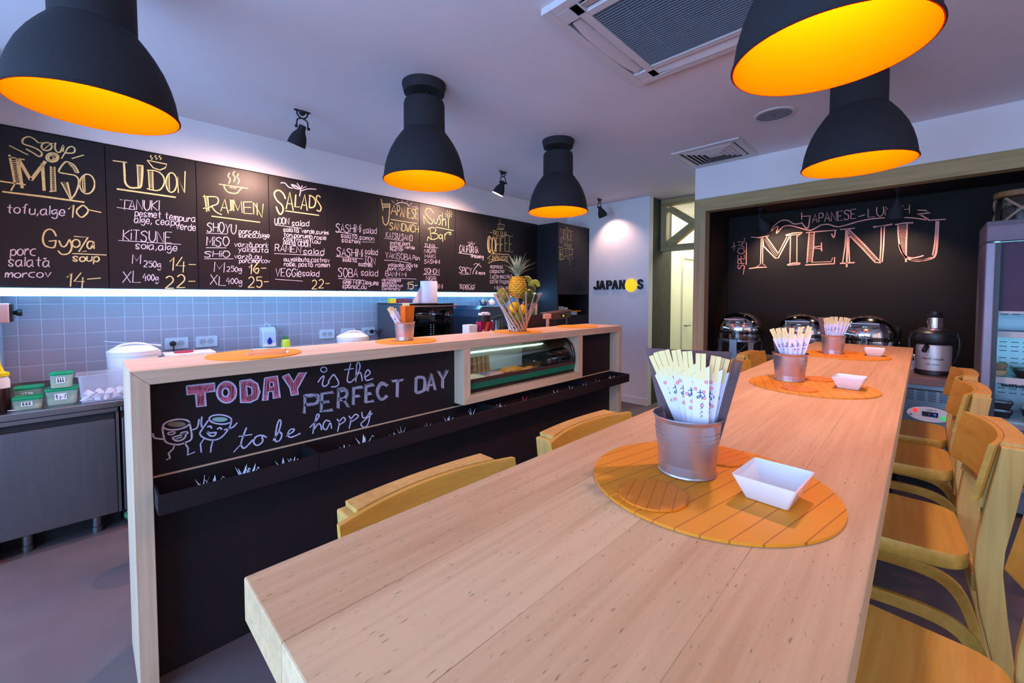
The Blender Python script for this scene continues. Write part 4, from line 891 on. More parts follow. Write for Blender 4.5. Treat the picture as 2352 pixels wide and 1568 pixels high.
bunch(bk[2], [-.020,-.012,-.004,.006,.016,.025,.033], [-.039,-.025,-.007,.012,.035,.055,.070], [.190,.194,.199,.200,.198,.196,.192], [3,4,2,5,1,6,0], 'paper-wrapped chopsticks in the farthest table bucket, %s from the left', 'chopsticks in the farthest bucket', 40, False)
bunch(BQ, [-.036,-.033,-.030,-.026], [-.098,-.086,-.074,-.060], [.178,.184,.182,.176], [0,1,2,3], 'paper-wrapped chopsticks leaning left in the counter bucket, %s from the left', 'chopsticks in the counter bucket', 60, False)
def napkin(b, r0, r1, a0, a1, zt, spread, ma, lab, grp, thick=.0016, lean=.0, tiltr=0.0):
    """folded paper napkin: a thin upright sheet between two plan points, fanning wider towards its top"""
    x, y, z = b[:3]; rr, aa = frame_for(x, y); C0 = Vector((x, y, z))
    n = (rr*(r1-r0)+aa*(a1-a0)).normalized(); pn = Vector((-n.y, n.x, 0))
    def Pt(r, a, zz, off): return rr*r+aa*a+Vector((0, 0, zz))+pn*off
    s0, s1 = spread
    lo = [(r0, a0), (r1, a1)]; hi = [(r0*s0+tiltr, a0*s0+lean), (r1*s1+tiltr, a1*s1+lean)]
    m = MB()
    m.hexa([Pt(*lo[0], .012, -thick), Pt(*lo[1], .012, -thick), Pt(*lo[1], .012, thick), Pt(*lo[0], .012, thick)], [Pt(*hi[0], zt, -thick), Pt(*hi[1], zt, -thick), Pt(*hi[1], zt, thick), Pt(*hi[0], zt, thick)])
    o = m.build('napkin', ma, None, C0); tag(o, lab, 'napkin', grp); return o
gn = 'brown napkins in the nearest bucket'
napkin(bk[0], -.030, .030, .0235, .0235, .206, (2.55, 2.45), 'napkin_brown', 'wide brown paper napkin standing at the back of the nearest bucket', gn)
napkin(bk[0], -.028, .028, .0285, .0285, .203, (2.5, 2.4), 'napkin_brown', 'rearmost brown paper napkin of the nearest bucket', gn)
for k in range(6):
    napkin(bk[0], .0300+k*.0019, .0285+k*.0019, -.008+k*.001, .0185+k*.0005, .199-.001*k, (1.3, 1.5), 'napkin_brown', 'brown paper napkin at the right of the nearest bucket, %s layer from the chopsticks' % ordw(k), gn, .0009, tiltr=.030)
napkin(bk[1], -.034, .030, .020, .022, .178, (1.8, 1.7), 'napkin_brown', 'brown paper napkin behind the chopsticks of the middle table bucket', 'brown napkins in the middle bucket')
napkin(bk[1], -.030, .018, .027, .029, .174, (1.8, 1.4), 'napkin_brown', 'rearmost brown paper napkin of the middle table bucket', 'brown napkins in the middle bucket')
napkin(bk[2], -.034, .028, .0215, .0225, .192, (2.1, 1.4), 'napkin_brown', 'wide brown paper napkin rising left of the chopsticks in the farthest table bucket', 'brown napkins in the farthest bucket')
napkin(bk[2], -.028, .024, .027, .0285, .186, (1.9, 1.5), 'napkin_brown', 'rearmost brown paper napkin of the farthest table bucket', 'brown napkins in the farthest bucket')
go = 'orange napkins in the counter bucket'
napkin(BQ, -.020, .004, -.012, -.024, .187, (1.05, 1.4), 'napkin_orange', 'orange paper napkin turned to the left in the counter bucket', go, .0018)
napkin(BQ, .004, .040, -.022, -.006, .188, (1.4, 1.35), 'napkin_orange', 'orange paper napkin facing the room in the counter bucket', go, .0018)
napkin(BQ, -.018, .036, .014, .014, .192, (1.2, 1.4), 'napkin_orange', 'rearmost orange paper napkin in the counter bucket', go, .0018)
t = MB()
for k in range(4): t.box(-.019+k*.010, -.0105+k*.010, -.0025, .0025, .10, .205)
o = t.build('toothpick_sachets', 'bamboo', None, (BQ[0]+.012, BQ[1]+.004, BQ[2]), (0, 0, -.7)); tag(o, 'flat pale stick tips showing above the orange napkins in the counter bucket', 'sticks')

# clear plastic lid on the left placemat
t = thing('clear_cover', 'clear rectangular plastic lid lying on the left orange placemat of the counter', 'lid', (.535, 1.965, CZ+.0046), -.42)
b = MB()
def rz(hx, hy, z): return [(px, py, z) for px, py in rrect(-hx, hx, -hy, hy, .012, 4)]
b.rings([rz(.075, .042, .0), rz(.074, .041, .004), rz(.066, .034, .005), rz(.062, .030, .021), rz(.056, .025, .022)], False, True, True)
b.build('lid', 'thin_plastic', t)

# ------------------------------------------------------------------ fruit basket of twisted steel rods
bx, by, bz = 2.115, 2.022, CZ+.0048
fb = thing('fruit_basket', 'fruit basket of twisted steel rods on the bar counter', 'fruit basket', (bx, by, bz))
mat('rod_steel', rgb(208, 196, 192), .24, .75, var=.02); nr = 16; r0, r1, hb = .060, .170, .262
for k in range(nr):
    a = 2*PI*k/nr; a2 = a-1.25
    p0 = Vector((r0*math.cos(a), r0*math.sin(a), .005)); p1 = Vector((r1*math.cos(a2), r1*math.sin(a2), hb))
    MB().tube([p0, p0.lerp(p1, .5), p1], .0064, 8).build('rod', 'rod_steel', fb)
MB().lathe([(.0, 0), (.055, 0), (.055, .003), (0, .003)], 32, cap0=False, cap1=False).build('base_plate', 'chrome', fb)
mat('pine_skin', rgb(206, 150, 34), 0.55, var=0.22, scale=70); mat('pine_leaf', rgb(136, 150, 124), 0.55, var=0.22, scale=30); mat('mango_green', rgb(104, 112, 34), 0.38, var=0.22, scale=14); mat('mango_dark', rgb(64, 76, 30), 0.38, var=0.22, scale=14)
mat('lemon', rgb(250, 186, 6), 0.45, var=0.06, scale=120, bump=.2); mat('lime', rgb(150, 150, 20), 0.4, var=0.1, scale=90); mat('banana', rgb(150, 150, 44), 0.45, var=0.12, scale=20)
ra, aa = frame_for(bx, by)
def fp3(r, a, z): return (bx+ra.x*r+aa.x*a, by+ra.y*r+aa.y*a, bz+z)
def pineapple():
    t = thing('pineapple', 'pineapple with a grey-green crown standing in the steel rod basket', 'pineapple', fp3(0, .0, .225))
    b = MB(); rows, n = 9, 12
    zs = [.0, .012]+[.012+.15*(j+1)/rows for j in range(rows)]
    prof = lambda z: .062*math.sqrt(max(.02, 1-((z-.078)/.088)**2))
    b.lathe([(prof(z)*.96, z) for z in [.003, .02, .04, .06, .08, .10, .12, .14, .155]], 32)
    for j in range(rows):
        zc = .014+.142*(j+.5)/rows
        for k in range(n):
            a = 2*PI*(k+.5*(j % 2))/n; R = prof(zc)*.96; s = .0155*(.62+.38*R/.062)
            u = Vector((-math.sin(a), math.cos(a), 0)); nn = Vector((math.cos(a), math.sin(a), 0)); c0 = nn*R+Vector((0, 0, zc))
            i = [b.V(c0+u*s), b.V(c0+Vector((0, 0, s*.62))), b.V(c0-u*s), b.V(c0-Vector((0, 0, s*.62)))]; tip = b.V(c0+nn*.0085+Vector((0, 0, .001)))
            for q in range(4): b.Fc((i[q], i[(q+1) % 4], tip))
    b.build('fruit_body', 'pine_skin', t)
    l = MB(); r = random.Random(5)
    for ring, (n2, Ln, out, zz) in enumerate(((7, .135, .10, .162), (8, .155, .35, .160), (9, .150, .62, .158), (9, .120, .95, .156), (8, .085, 1.25, .154))):
        for k in range(n2):
            a = 2*PI*(k+.37*ring)/n2+r.uniform(-.15, .15); d = Vector((math.cos(a), math.sin(a), 0)); sd = Vector((-d.y, d.x, 0)); Lk = Ln*r.uniform(.85, 1.15); P = []
            for q in range(6):
                tq2 = q/5; h = Lk*tq2; P.append((d*(.010+out*h*(.55+.75*tq2)*.8)+Vector((0, 0, zz+h*(1-.28*out*tq2))), .0085*(1-tq2)**.75*(.7+.9*tq2 if tq2 < .4 else 1.06)+.0004))
            rs = []
            for p, w2 in P: rs.append([p+sd*w2, p-d*.0022*(w2/.0085), p-sd*w2, p+d*.0010])
            l.rings(rs, True, True, False)
    l.build('crown_leaves', 'pine_leaf', t)
pineapple()
def fruit(nm, lab, cat, ma, r, a, z, s, rot, grp=None, mango=False):
    b = MB(); b.ball((0, 0, 0), s[0], s[1], s[2], 20, 14)
    if mango:
        for k, v in enumerate(b.v): v.x *= (1+.18*v.z/s[2]); v.y *= (1-.12*v.z/s[2])
    else:
        for v in b.v:
            tt = abs(v.z)/s[2]
            if tt > .8: v.z *= 1+.35*(tt-.8)
    o = b.build(nm, ma, None, fp3(r, a, z), rot)
    tag(o, lab, cat, grp)
gm = 'mangoes in the steel rod basket'
fruit('mango', 'green mango at the far left of the fruit basket', 'mango', 'mango_green', -.112, .02, .262, (.036, .034, .040), (.3, .9, 0), gm, True)
fruit('mango', 'pale green mango left of the pineapple, leaning on the rods', 'mango', 'mango_green', -.092, -.058, .236, (.036, .035, .050), (.2, .5, .3), gm, True)
fruit('mango', 'large dark green mango right of the pineapple, at the front of the basket', 'mango', 'mango_dark', .070, -.074, .240, (.039, .039, .054), (.25, -.4, .2), gm, True)
fruit('mango', 'dark green mango at the right edge of the fruit basket', 'mango', 'mango_dark', .108, .0, .240, (.034, .034, .046), (-.2, .2, 0), gm, True)
fruit('mango', 'small dark mango behind the right rim of the fruit basket', 'mango', 'mango_dark', .098, .060, .290, (.034, .034, .042), (0, 1.0, .2), gm, True)
gl2 = 'lemons in the steel rod basket'
fruit('lemon', 'bright yellow lemon at the front left of the fruit basket', 'lemon', 'lemon', -.030, -.058, .165, (.034, .034, .042), (.4, .5, 0), gl2)
fruit('lemon', 'bright yellow lemon at the front right of the fruit basket, under the big mango', 'lemon', 'lemon', .036, -.044, .150, (.033, .033, .040), (.3, -.6, 0), gl2)
fruit('lime', 'yellow-green lime low in the middle of the fruit basket', 'lime', 'lime', .006, -.038, .100, (.030, .030, .036), (.2, .4, 0), 'limes in the steel rod basket')
fruit('lime', 'yellow-green lime low at the left of the fruit basket', 'lime', 'lime', -.040, -.010, .118, (.030, .030, .036), (.1, 1.0, 0), 'limes in the steel rod basket')
fruit('lime', 'yellow-green lime at the bottom of the fruit basket', 'lime', 'lime', .0, -.015, .060, (.028, .028, .034), (.1, .8, 0), 'limes in the steel rod basket')
def banana(lab, pts):
    b = MB(); q = cr_like(pts, 5); n = len(q); b.tube(q, [.006+.013*math.sin(PI*min(1, max(0, (k+1)/(n+1))))**.6 for k in range(n)], 8)
    o = b.build('banana', 'banana', None, (bx, by, bz)); tag(o, lab, 'banana', 'bananas in the steel rod basket')
def cr_like(p, n):
    out = []; N = len(p)
    for i in range(N-1):
        p0 = Vector(p[max(i-1, 0)]); p1 = Vector(p[i]); p2 = Vector(p[i+1]); p3 = Vector(p[min(i+2, N-1)])
        for k in range(n):
            t = k/n; out.append(0.5*((2*p1)+(-p0+p2)*t+(2*p0-5*p1+4*p2-p3)*t*t+(-p0+3*p1-3*p2+p3)*t**3))
    out.append(Vector(p[-1])); return out
V3 = lambda r, a, z: ra*r+aa*a+Vector((0, 0, z))
banana('green banana curving behind the right shoulder of the pineapple', [V3(.045, .06, .375), V3(.075, .06, .368), V3(.090, .06, .34), V3(.088, .06, .30)])
banana('green banana lying over the mangoes at the right of the basket', [V3(.082, .035, .318), V3(.11, .03, .340), V3(.135, .03, .338), V3(.150, .03, .310)])

# ------------------------------------------------------------------ cash corner behind the counter
RZ = 1.0504
mat('straw_green', rgb(40, 170, 150), .5); mat('straw_yellow', rgb(240, 200, 40), .5); mat('straw_white', rgb(230, 226, 226), .5); mat('pink_beige', rgb(206, 168, 164), .5); mat('dark_grey', rgb(58, 56, 58), .5); mat('pale_blue', rgb(96, 160, 220), .4)
cad = thing('bar_caddy', 'black bar caddy with compartments beside the fruit basket', 'caddy', (2.575, 2.30, RZ))
b = MB(); b.box(-.118, .128, -.06, .06, 0, .004).box(-.118, .128, -.06, -.056, .0042, .165).box(-.118, .128, .056, .06, .0042, .165).box(-.118, -.114, -.0558, .0558, .0042, .165).box(.124, .128, -.0558, .0558, .0042, .165).box(.0, .004, -.0558, .0558, .0042, .16)
b.build('box', 'black_matt', cad)
MB().lathe([(.042, .0045), (.042, .275), (.039, .275), (.039, .008), (0, .008)], 24, (-.068, 0, 0), cap0=True, cap1=False).build('tall_cup', 'black_matt', cad)
st = []
for k, (dx, dy, ma, cn) in enumerate(((-.012, .01, 'straw_green', 'green'), (.0, .0, 'straw_yellow', 'yellow'), (.008, .012, 'straw_white', 'white'), (-.004, -.012, 'straw_white', 'white'), (.012, -.008, 'straw_yellow', 'yellow'))):
    o = MB().tube([(0, 0, 0), (.012, .0, .27+.008*k)], .0065, 8).build('drinking_straw', ma, None, (2.606+dx, 2.30+dy, RZ+.0048))
    tag(o, ['green drinking straw in the black bar caddy', 'yellow drinking straw left in the black bar caddy', 'white drinking straw at the back of the black bar caddy', 'white drinking straw at the front of the black bar caddy', 'yellow drinking straw right in the black bar caddy'][k], 'straw', 'drinking straws in the bar caddy')
sc = thing('card_holder', 'beige T-shaped card holder standing in front of the black bar caddy', 'card holder', (2.68, 2.222, RZ))
MB().box(-.03, .03, -.012, .012, 0, .02).box(-.012, .02, -.008, .008, .0202, .13).box(-.05, .045, -.01, .01, .1302, .17).build('holder', 'pink_beige', sc, bevel=.006)
tm = thing('cash_terminal', 'dark grey cash terminal with a small lime display at the right of the counter', 'cash terminal', (2.890, 2.30, RZ))
b = MB(); b.prism([(-.17, .10), (.14, .125), (.165, .145), (.17, .20), (-.17, .175)], 1, -.05, .05); b.build('housing', 'dark_grey', tm, bevel=.012)
MB().box(.01, .075, -.0535, -.0505, .135, .158).build('display', 'black_gloss', tm); MB().box(.028, .055, -.0545, -.0537, .140, .153).build('display_digits', 'led_lime', tm)
MB().prism([(-.14, 0), (-.03, 0), (-.06, .1005), (-.14, .1000)], 1, -.04, .04).build('foot', 'black_plastic', tm)
MB().tube([(.155, 0, .14), (.16, .0, .08), (.10, 0, .004)], .005, 6).build('cable_hoop', 'steel', tm)
pp = MB().box(-.06, .04, -.04, .04, 0, .012).build('receipt_block', 'pale_blue', None, (2.99, 2.24, RZ)); pp.location = (3.02, 2.25, RZ); tag(pp, 'pale blue block of slips in front of the cash terminal', 'paper block')
mat('cord_black', (0.01, 0.01, 0.012, 1), 0.5); mat('socket_well', rgb(196, 190, 196), .4); mat('blue_drop', rgb(30, 60, 170), .3); mat('sauce_dark', rgb(40, 20, 24), .3); mat('cap_yellow', rgb(240, 214, 20), .4)
mat('lid_green', rgb(0, 150, 96), .35, var=.05); mat('rice_beige', rgb(206, 180, 150), .8, var=.2, scale=200); mat('dumpling', rgb(226, 214, 222), .6, var=.06); mat('label_white', rgb(232, 230, 234), .7); mat('ink', (0.012, .012, .014, 1), .7); mat('red_plastic', rgb(190, 14, 50), .4)
mat('lime_plastic', rgb(180, 214, 60), .4); mat('dark_green', rgb(10, 92, 58), .45); mat('carton_yellow', rgb(222, 170, 30), .6); mat('carton_red', rgb(92, 20, 32), .6, var=.2); mat('machine_blue', rgb(44, 66, 88), .3, var=.05); mat('carton_purple', rgb(150, 10, 66), .6); mat('carton_orange', rgb(230, 110, 50), .6)
WZ = .765
wt = thing('worktop', 'long stainless worktop running along the tiled kitchen wall', 'worktop', (1.9, 3.64, 0))
MB().box(-2.253, 2.282, -.345, .335, WZ-.037, WZ).build('slab', 'steel_h', wt, bevel=.004)
MB().box(-2.253, 2.282, .3152, .3348, WZ+.0005, .832).build('upstand', 'steel_h', wt)
for x in (-1.1, -.2, .7, 1.6, 2.2): MB().box(x-.02, x+.02, -.2, .3, 0, WZ-.0375).build('support', 'steel_dull', wt)
for k, (x0, x1, lab) in enumerate(((-.345, .118, 'stainless under-counter fridge at the left edge of the kitchen'), (.126, .59, 'stainless under-counter fridge mostly hidden behind the bar counter post'))):
    t = thing('undercounter_fridge', lab, 'fridge', ((x0+x1)/2, 3.64, 0), 0, 'under-counter fridges'); w = (x1-x0)/2
    MB().box(-w, w, -.31, .30, .105, WZ-.0385).build('fridge_body', 'black_plastic', t)
    MB().box(-w+.004, w-.014, -.333, -.311, .113, .655).build('door', 'steel', t, bevel=.004)
    MB().box(-w, w, -.335, -.311, .700, .7255).build('top_rail', 'steel_h', t, bevel=.004)
    MB().box(-w+.004, w-.02, -.318, -.3105, .656, .699).build('grip_recess', 'black_matt', t)
    MB().box(-w+.004, w-.02, -.336, -.326, .6555, .664).build('grip_edge', 'steel_h', t)
    MB().box(w-.012, w, -.333, -.311, .113, .699).build('side_stile', 'steel_dull', t)
    for sx in (-.6, .55):
        for sy in (-.24, .24): MB().lathe([(.026, 0), (.026, .03), (.022, .034), (.022, .1045)], 20, (sx*w, sy, 0)).build('foot', 'steel_dull', t)
    MB().box(-w, w, -.18, -.17, 0.0, .1045).build('plinth', 'black_matt', t)
# ---- sauce bottle and food boxes
p = at_z(2, 946, WZ)
sb = thing('sauce_bottle', 'squeeze bottle of dark sauce with a yellow cap at the left edge', 'bottle', (p.x, p.y+.03, WZ+.0004))
rb = at_y(25.3, 915, p.y+.03).x-p.x
MB().lathe([(rb*.9, 0), (rb, .006), (rb, .118), (rb*.98, .12)], 28).build('sauce', 'sauce_dark', sb)
MB().lathe([(rb, .1205), (rb*.99, .160), (rb*.8, .176), (rb*.8, .182)], 28).build('bottle_wall', 'label_white', sb)
MB().lathe([(rb*.98, .1825), (rb*.98, .200), (rb*.5, .206), (rb*.45, .212), (rb*.16, .238), (.004, .248)], 24).build('cap', 'cap_yellow', sb)
def jp(o, pts, w=.0016, mt='ink'):
    pass
def foodbox(u0, u1, vb, y, h, lab, fill, inkset, dp=.11, lidh=.012, z=WZ, green=True, tint='frosted_green'):
    x0, x1 = at_y(u0, vb, y).x, at_y(u1, vb, y).x; w = (x1-x0)/2; t = thing('food_box', lab, 'food box', ((x0+x1)/2, y+dp/2, z+.0004), 0, 'green lidded food boxes'); d = dp/2
    def rr(f, zz): return [(px, py, zz) for px, py in rrect(-w*f, w*f, -d*f, d*f, .018*f, 4)]
    MB().rings([rr(.88, 0), rr(.90, .004), rr(.97, h)], True, False, True).build('box', tint, t)
    MB().rings([rr(.84, .003), rr(.86, .006), rr(.88, h*.45), rr(.5, h*.55)], True, True, True).build('contents', fill, t)
    MB().rings([rr(1.0, h), rr(1.02, h+.003), rr(1.02, h+lidh*.7), rr(.94, h+lidh), rr(.90, h+lidh*.75)], True, True, True).build('lid', 'lid_green', t)
    MB().box(-w*.42, w*.30, -d*.955-.0012, -d*.955+.0004, h*.38, h*.82).build('label_card', 'label_white', t)
    q = MB()
    for sx in inkset:
        a, b2 = sx; a = Vector((a[0]*w, -d*.955-.0016, h*a[1])); b2 = Vector((b2[0]*w, -d*.955-.0016, h*b2[1])); n = (b2-a).normalized().cross(Vector((0, 1, 0)))*.0014; q.poly([a-n, b2-n, b2+n, a+n])
    q.build('label_writing', 'ink', t); return t
def signs(seed, n=3):
    r = random.Random(seed); out = []
    for k in range(n):
        x = -.34+.2*k
        out += [((x, .72), (x+.13, .74)), ((x+.06, .78), (x+.05, .46)), ((x, .58), (x+.13, .60)), ((x+.10, .56), (x+.13, .46))]
    return out
kyubu = [((-.36,.70),(-.24,.72)),((-.37,.60),(-.22,.62)),((-.32,.76),(-.27,.44)),((-.16,.62),(-.07,.62)),((-.07,.62),(-.08,.46)),((-.17,.46),(-.05,.46)),((.0,.57),(.09,.57)),((.13,.70),(.24,.70)),((.24,.70),(.17,.46)),((.24,.78),(.27,.74))]
foodbox(103, 181, 930, 3.375, .078, 'wide food box with a green lid left of the clear tub', 'rice_beige', kyubu, .14)
zt2 = WZ+.0915
foodbox(113, 169, 885, 3.39, .072, 'small food box with a green lid stacked on the wide one', 'rice_beige', signs(2), .10, z=zt2)
foodbox(26, 100, 935, 3.36, .052, 'low food box with a green lid beside the sauce bottle', 'rice_beige', signs(4, 3), .11)
foodbox(30, 100, 910, 3.49, .088, 'food box with a green lid behind the low one beside the sauce bottle', 'rice_beige', signs(6, 2), .11)
p = at_z(48, 942, WZ); sp = MB(); sp.tube([(-.045, .0, .004), (-.01, -.004, .002), (.03, .004, .004), (.05, .01, .008)], .003, 6); o = sp.build('plastic_spoon', 'white_plastic', None, (p.x, p.y, WZ+.002)); tag(o, 'white plastic spoon lying in front of the low food box', 'spoon')
# ---- clear tub of dumplings
x0, x1 = at_y(181, 925, 3.33).x, at_y(308, 905, 3.33).x
tu = thing('clear_tub', 'clear plastic tub full of dumplings beside the counter end post', 'tub', ((x0+x1)/2, 3.40, WZ+.0004)); w = (x1-x0)/2; d = .09
def rr(f, zz, o=0): return [(px, py, zz) for px, py in rrect(-w*f-o, w*f+o, -d*f-o, d*f+o, .02, 4)]
MB().rings([rr(.90, .0), rr(.92, .004), rr(1.0, .150), rr(1.0, .154, .010), rr(1.0, .158, .010), rr(.985, .158), rr(.90, .006)], True, True, True).build('tub_wall', 'frosted_box', tu)
r = random.Random(11); n = 0
dm = None
def dumpling():
    b = MB(); rs = []
    for k in range(9):
        t = k/8; a = (t-.5)*1.7; R = .024; s = max(.12, math.sin(PI*(.06+.88*t)))
        cpt = Vector((R*math.sin(a)*1.35, R*(1-math.cos(a))*.9, 0)); tx = Vector((-math.sin(a)*.7, math.cos(a), 0))
        rs.append([cpt+tx*(.0125*s*math.cos(h))+Vector((0, 0, .011*s*math.sin(h)*(1.25 if 0 < h < PI else .8))) for h in [2*PI*j/10 for j in range(10)]])
    return b.rings(rs, True, True, True)
lay = [(ix, iy, iz) for iz in range(2) for iy in range(3) for ix in range(5)]
for k, (ix, iy, iz) in enumerate(lay):
    x = -w*.74+ix*(w*1.48/4)+r.uniform(-.006, .006)+(.012 if iz else 0); y = -d*.62+iy*d*.62+r.uniform(-.006, .006); z = .016+iz*.027
    if iz and k % 5 == 4: continue
    loc = (tu.location.x+x, tu.location.y+y, WZ+z)
    if dm is None: dm = o = dumpling().build('dumpling', 'dumpling', None, loc)
    else: o = dm.copy(); COL.objects.link(o); o.location = loc
    o.rotation_euler = (r.uniform(-.25, .25), r.uniform(-.25, .25), r.uniform(0, 6.28)); tag(o, 'pale folded dumpling in the clear tub', 'dumpling', 'dumplings in the clear tub')
# ---- rice cookers
def cooker(xc, y, R, hh, lab, topz):
    t = thing('rice_cooker', lab, 'rice cooker', (xc, y, WZ+.0004), 0, 'white rice cookers')
    h = topz-WZ
    MB().lathe([(R*.88, 0), (R*.94, .01), (R*.98, h*.75), (R*.98, h-.035)], 40).build('cooker_body', 'white_plastic', t)
    MB().lathe([(R*1.0, h-.0345), (R*1.01, h-.005), (R*.97, h), (R*.8, h+.014), (R*.5, h+.026), (.01, h+.03)], 40, cap0=True, cap1=True).build('lid', 'white_plastic', t)
    pts = [(-R*.72, -.01, h+.012), (-R*.45, -.012, h+.034), (0, -.014, h+.042), (R*.45, -.012, h+.034), (R*.72, -.01, h+.012)]
    MB().tube(cr_like(pts, 5), .010, 8, flat=.7).build('lid_handle', 'white_plastic', t)
    MB().box(R*.93, R*1.08, -.03, .03, h-.05, h-.012).build('latch', 'white_plastic', t, bevel=.005)
    return t
cooker((.081+.333)/2, 3.62, .126, 0, 'white rice cooker beside the left end of the bar counter', 1.022)
cooker((1.528+1.79)/2, 3.62, .131, 0, 'white rice cooker against the tiles left of the oven', 1.016)
o = MB().tube([at_y(238, 784, 3.86)-Vector((.3, 3.8, .9)), at_y(345, 791, 3.84)-Vector((.3, 3.8, .9)), at_y(370, 794, 3.83)-Vector((.3, 3.8, .9))], [.0035, .0045, .010], 8).build('spatula', 'white_plastic', None, (.3, 3.8, .9)); tag(o, 'long white spatula sticking out behind the left rice cooker', 'spatula')
wb = thing('white_carton', 'white carton with a red strip standing right of the left rice cooker', 'carton', (.50, 3.66, WZ+.0004))
MB().box(-.14, .14, -.09, .09, 0, .212).build('carton', 'label_white', wb, bevel=.004); MB().disc((-.03, -.01), .055, .2125, .219, 32).build('red_lid', 'red_plastic', wb)
# ---- sockets on the tiles
SKT = ['white double socket with a black plug, left one on the tiles', 'empty white double socket right of the black plug on the tiles', 'white double socket left of the right rice cooker on the tiles', 'white double socket half behind the right rice cooker', 'white double socket beside the oven with a black cable']
for k, (x0, x1) in enumerate(((.402, .54), (.586, .722), (1.508, 1.645), (1.711, 1.849), (1.921, 2.055))):
    t = thing('double_socket', SKT[k], 'socket', ((x0+x1)/2, 3.979, 1.015), 0, 'double sockets on the tiled wall')
    MB().prism(rrect(-.069, .069, -.042, .042, .006), 1, -.010, 0).build('plate', 'white_plastic', t)
    for sx in (-.024, .024):
        b = MB(); b.rings([[(sx+R*math.cos(2*PI*j/24), y, R*math.sin(2*PI*j/24)) for j in range(24)] for R, y in ((.0205, -.0102), (.0215, -.0125), (.0195, -.0125), (.018, -.0104))], False, True, True); b.build('outlet', 'socket_well', t)
        MB().box(sx-.011, sx-.007, -.0108, -.0102, -.002, .002).box(sx+.007, sx+.011, -.0108, -.0102, -.002, .002).build('pin_holes', 'ink', t)
def plug(x, z, cord, lab):
    t = thing('plug', lab, 'plug', (x, 3.962, z), 0, 'black plugs in the wall sockets')
    b = MB(); b.rings([[(R*math.cos(2*PI*j/20), y, R*math.sin(2*PI*j/20)) for j in range(20)] for R, y in ((.018, 0), (.019, -.016), (.014, -.030), (.006, -.034))], True, True, True); b.build('plug_head', 'cord_black', t)
    MB().tube(cr_like(cord, 6), .004, 6).build('cord', 'cord_black', t)
plug(.447, 1.015, [(0, -.03, -.006), (.0, -.034, -.03), (0, -.03, -.09), (.01, -.03, -.16), (.02, -.03, -.20)], 'black plug with a cord hanging from the left double socket')
plug(2.012, 1.015, [(0, -.03, 0), (.02, -.04, .01), (.05, -.05, -.03), (.07, -.06, -.10), (.06, -.06, -.2)], 'black plug with a curving cable beside the oven')
# ---- soap dispenser, washing-up bottle
sd = thing('soap_dispenser', 'white wall soap dispenser with a blue drop on the tiles', 'soap dispenser', (1.069, 3.979, .93))
MB().prism([(-.1, .012), (0, 0), (0, .18), (-.07, .18), (-.1, .14)], 0, -.053, .053).build('housing', 'white_plastic', sd, bevel=.01)
MB().prism([(.018*math.sin(a)*(1-.45*max(0, math.cos(a))), .066+.030*math.cos(a)) for a in [2*PI*k/24 for k in range(24)]], 1, -.1035, -.1005).build('drop_mark', 'blue_drop', sd)
MB().tube([(-.02, -.03, .180), (-.018, -.03, .20), (0, -.03, .21), (.018, -.03, .20), (.02, -.03, .180)], .004, 6).build('loop', 'white_plastic', sd)
wu = thing('washing_up_bottle', 'lime green bottle with a dark green cap near the soap dispenser', 'bottle', (1.168, 3.80, WZ+.0004))
MB().lathe([(.03, 0), (.034, .01), (.034, .16), (.036, .20), (.030, .235), (.016, .245)], 24).build('bottle_wall', 'lime_plastic', wu); MB().lathe([(.022, .2455), (.018, .262), (.010, .275)], 20).build('cap', 'dark_green', wu)
# ---- oven with roll and carton on top
ov = thing('oven', 'black glass fronted countertop oven with a steel side, right of the bar bucket', 'oven', (2.336, 3.66, WZ+.0004)); hw2 = .27; hh = 1.300-WZ
b = MB(); b.box(-hw2, hw2, .02, .27, .03, hh-.012).box(-hw2, -hw2+.012, -.25, .0199, .03, hh-.012).box(hw2-.012, hw2, -.25, .0199, .03, hh-.012).box(-hw2+.0121, hw2-.0121, -.25, .0199, .03, .06).box(-hw2+.0121, hw2-.0121, -.25, .0199, hh-.05, hh-.012)
b.build('casing', 'steel', ov)
MB().box(-hw2-.004, hw2+.004, -.272, .272, hh-.0118, hh).build('top_plate', 'black_plastic', ov, bevel=.003)
db = MB(); db.box(-hw2, hw2, -.275, -.2505, .03, .075).box(-hw2, hw2, -.275, -.2505, hh-.07, hh-.013).box(-hw2, -hw2+.045, -.275, -.2505, .0751, hh-.0701).box(hw2-.045, hw2, -.275, -.2505, .0751, hh-.0701); db.build('door_frame', 'black_gloss', ov)
MB().box(-hw2+.0452, hw2-.0452, -.268, -.258, .0752, hh-.0702).build('door_glass', 'oven_glass', ov)
MB().tube([(-hw2+.01, -.30, hh-.03), (hw2+.012, -.30, hh-.03)], .008, 10).build('door_handle', 'steel_h', ov); MB().tube([(hw2+.0122, -.30, hh-.03), (hw2+.03, -.30, hh-.03)], .0095, 10).build('handle_end', 'red_plastic', ov)
for z in (.15, .23, .31, .39):
    rk = MB()
    for k in range(9): rk.box(-hw2+.02, hw2-.02, -.22+k*.025, -.217+k*.025, z, z+.003)
    rk.build('rack', 'chrome', ov)
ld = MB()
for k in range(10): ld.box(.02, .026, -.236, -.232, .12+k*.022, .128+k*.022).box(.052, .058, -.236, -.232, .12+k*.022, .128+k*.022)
ld.build('reflection_dots', 'reflection_white', ov)  # glowing dots stand in for a reflection in the door glass
for sx in (-1, 1):
    for sy in (-1, 1): MB().lathe([(.018, 0), (.018, .0295)], 16, (sx*.22, sy*.2, 0)).build('foot', 'black_plastic', ov)
OT = WZ+.0004+hh
pr = thing('paper_roll', 'white kitchen paper roll standing on the oven with a torn sheet', 'paper roll', (2.43, 3.56, OT+.0004))
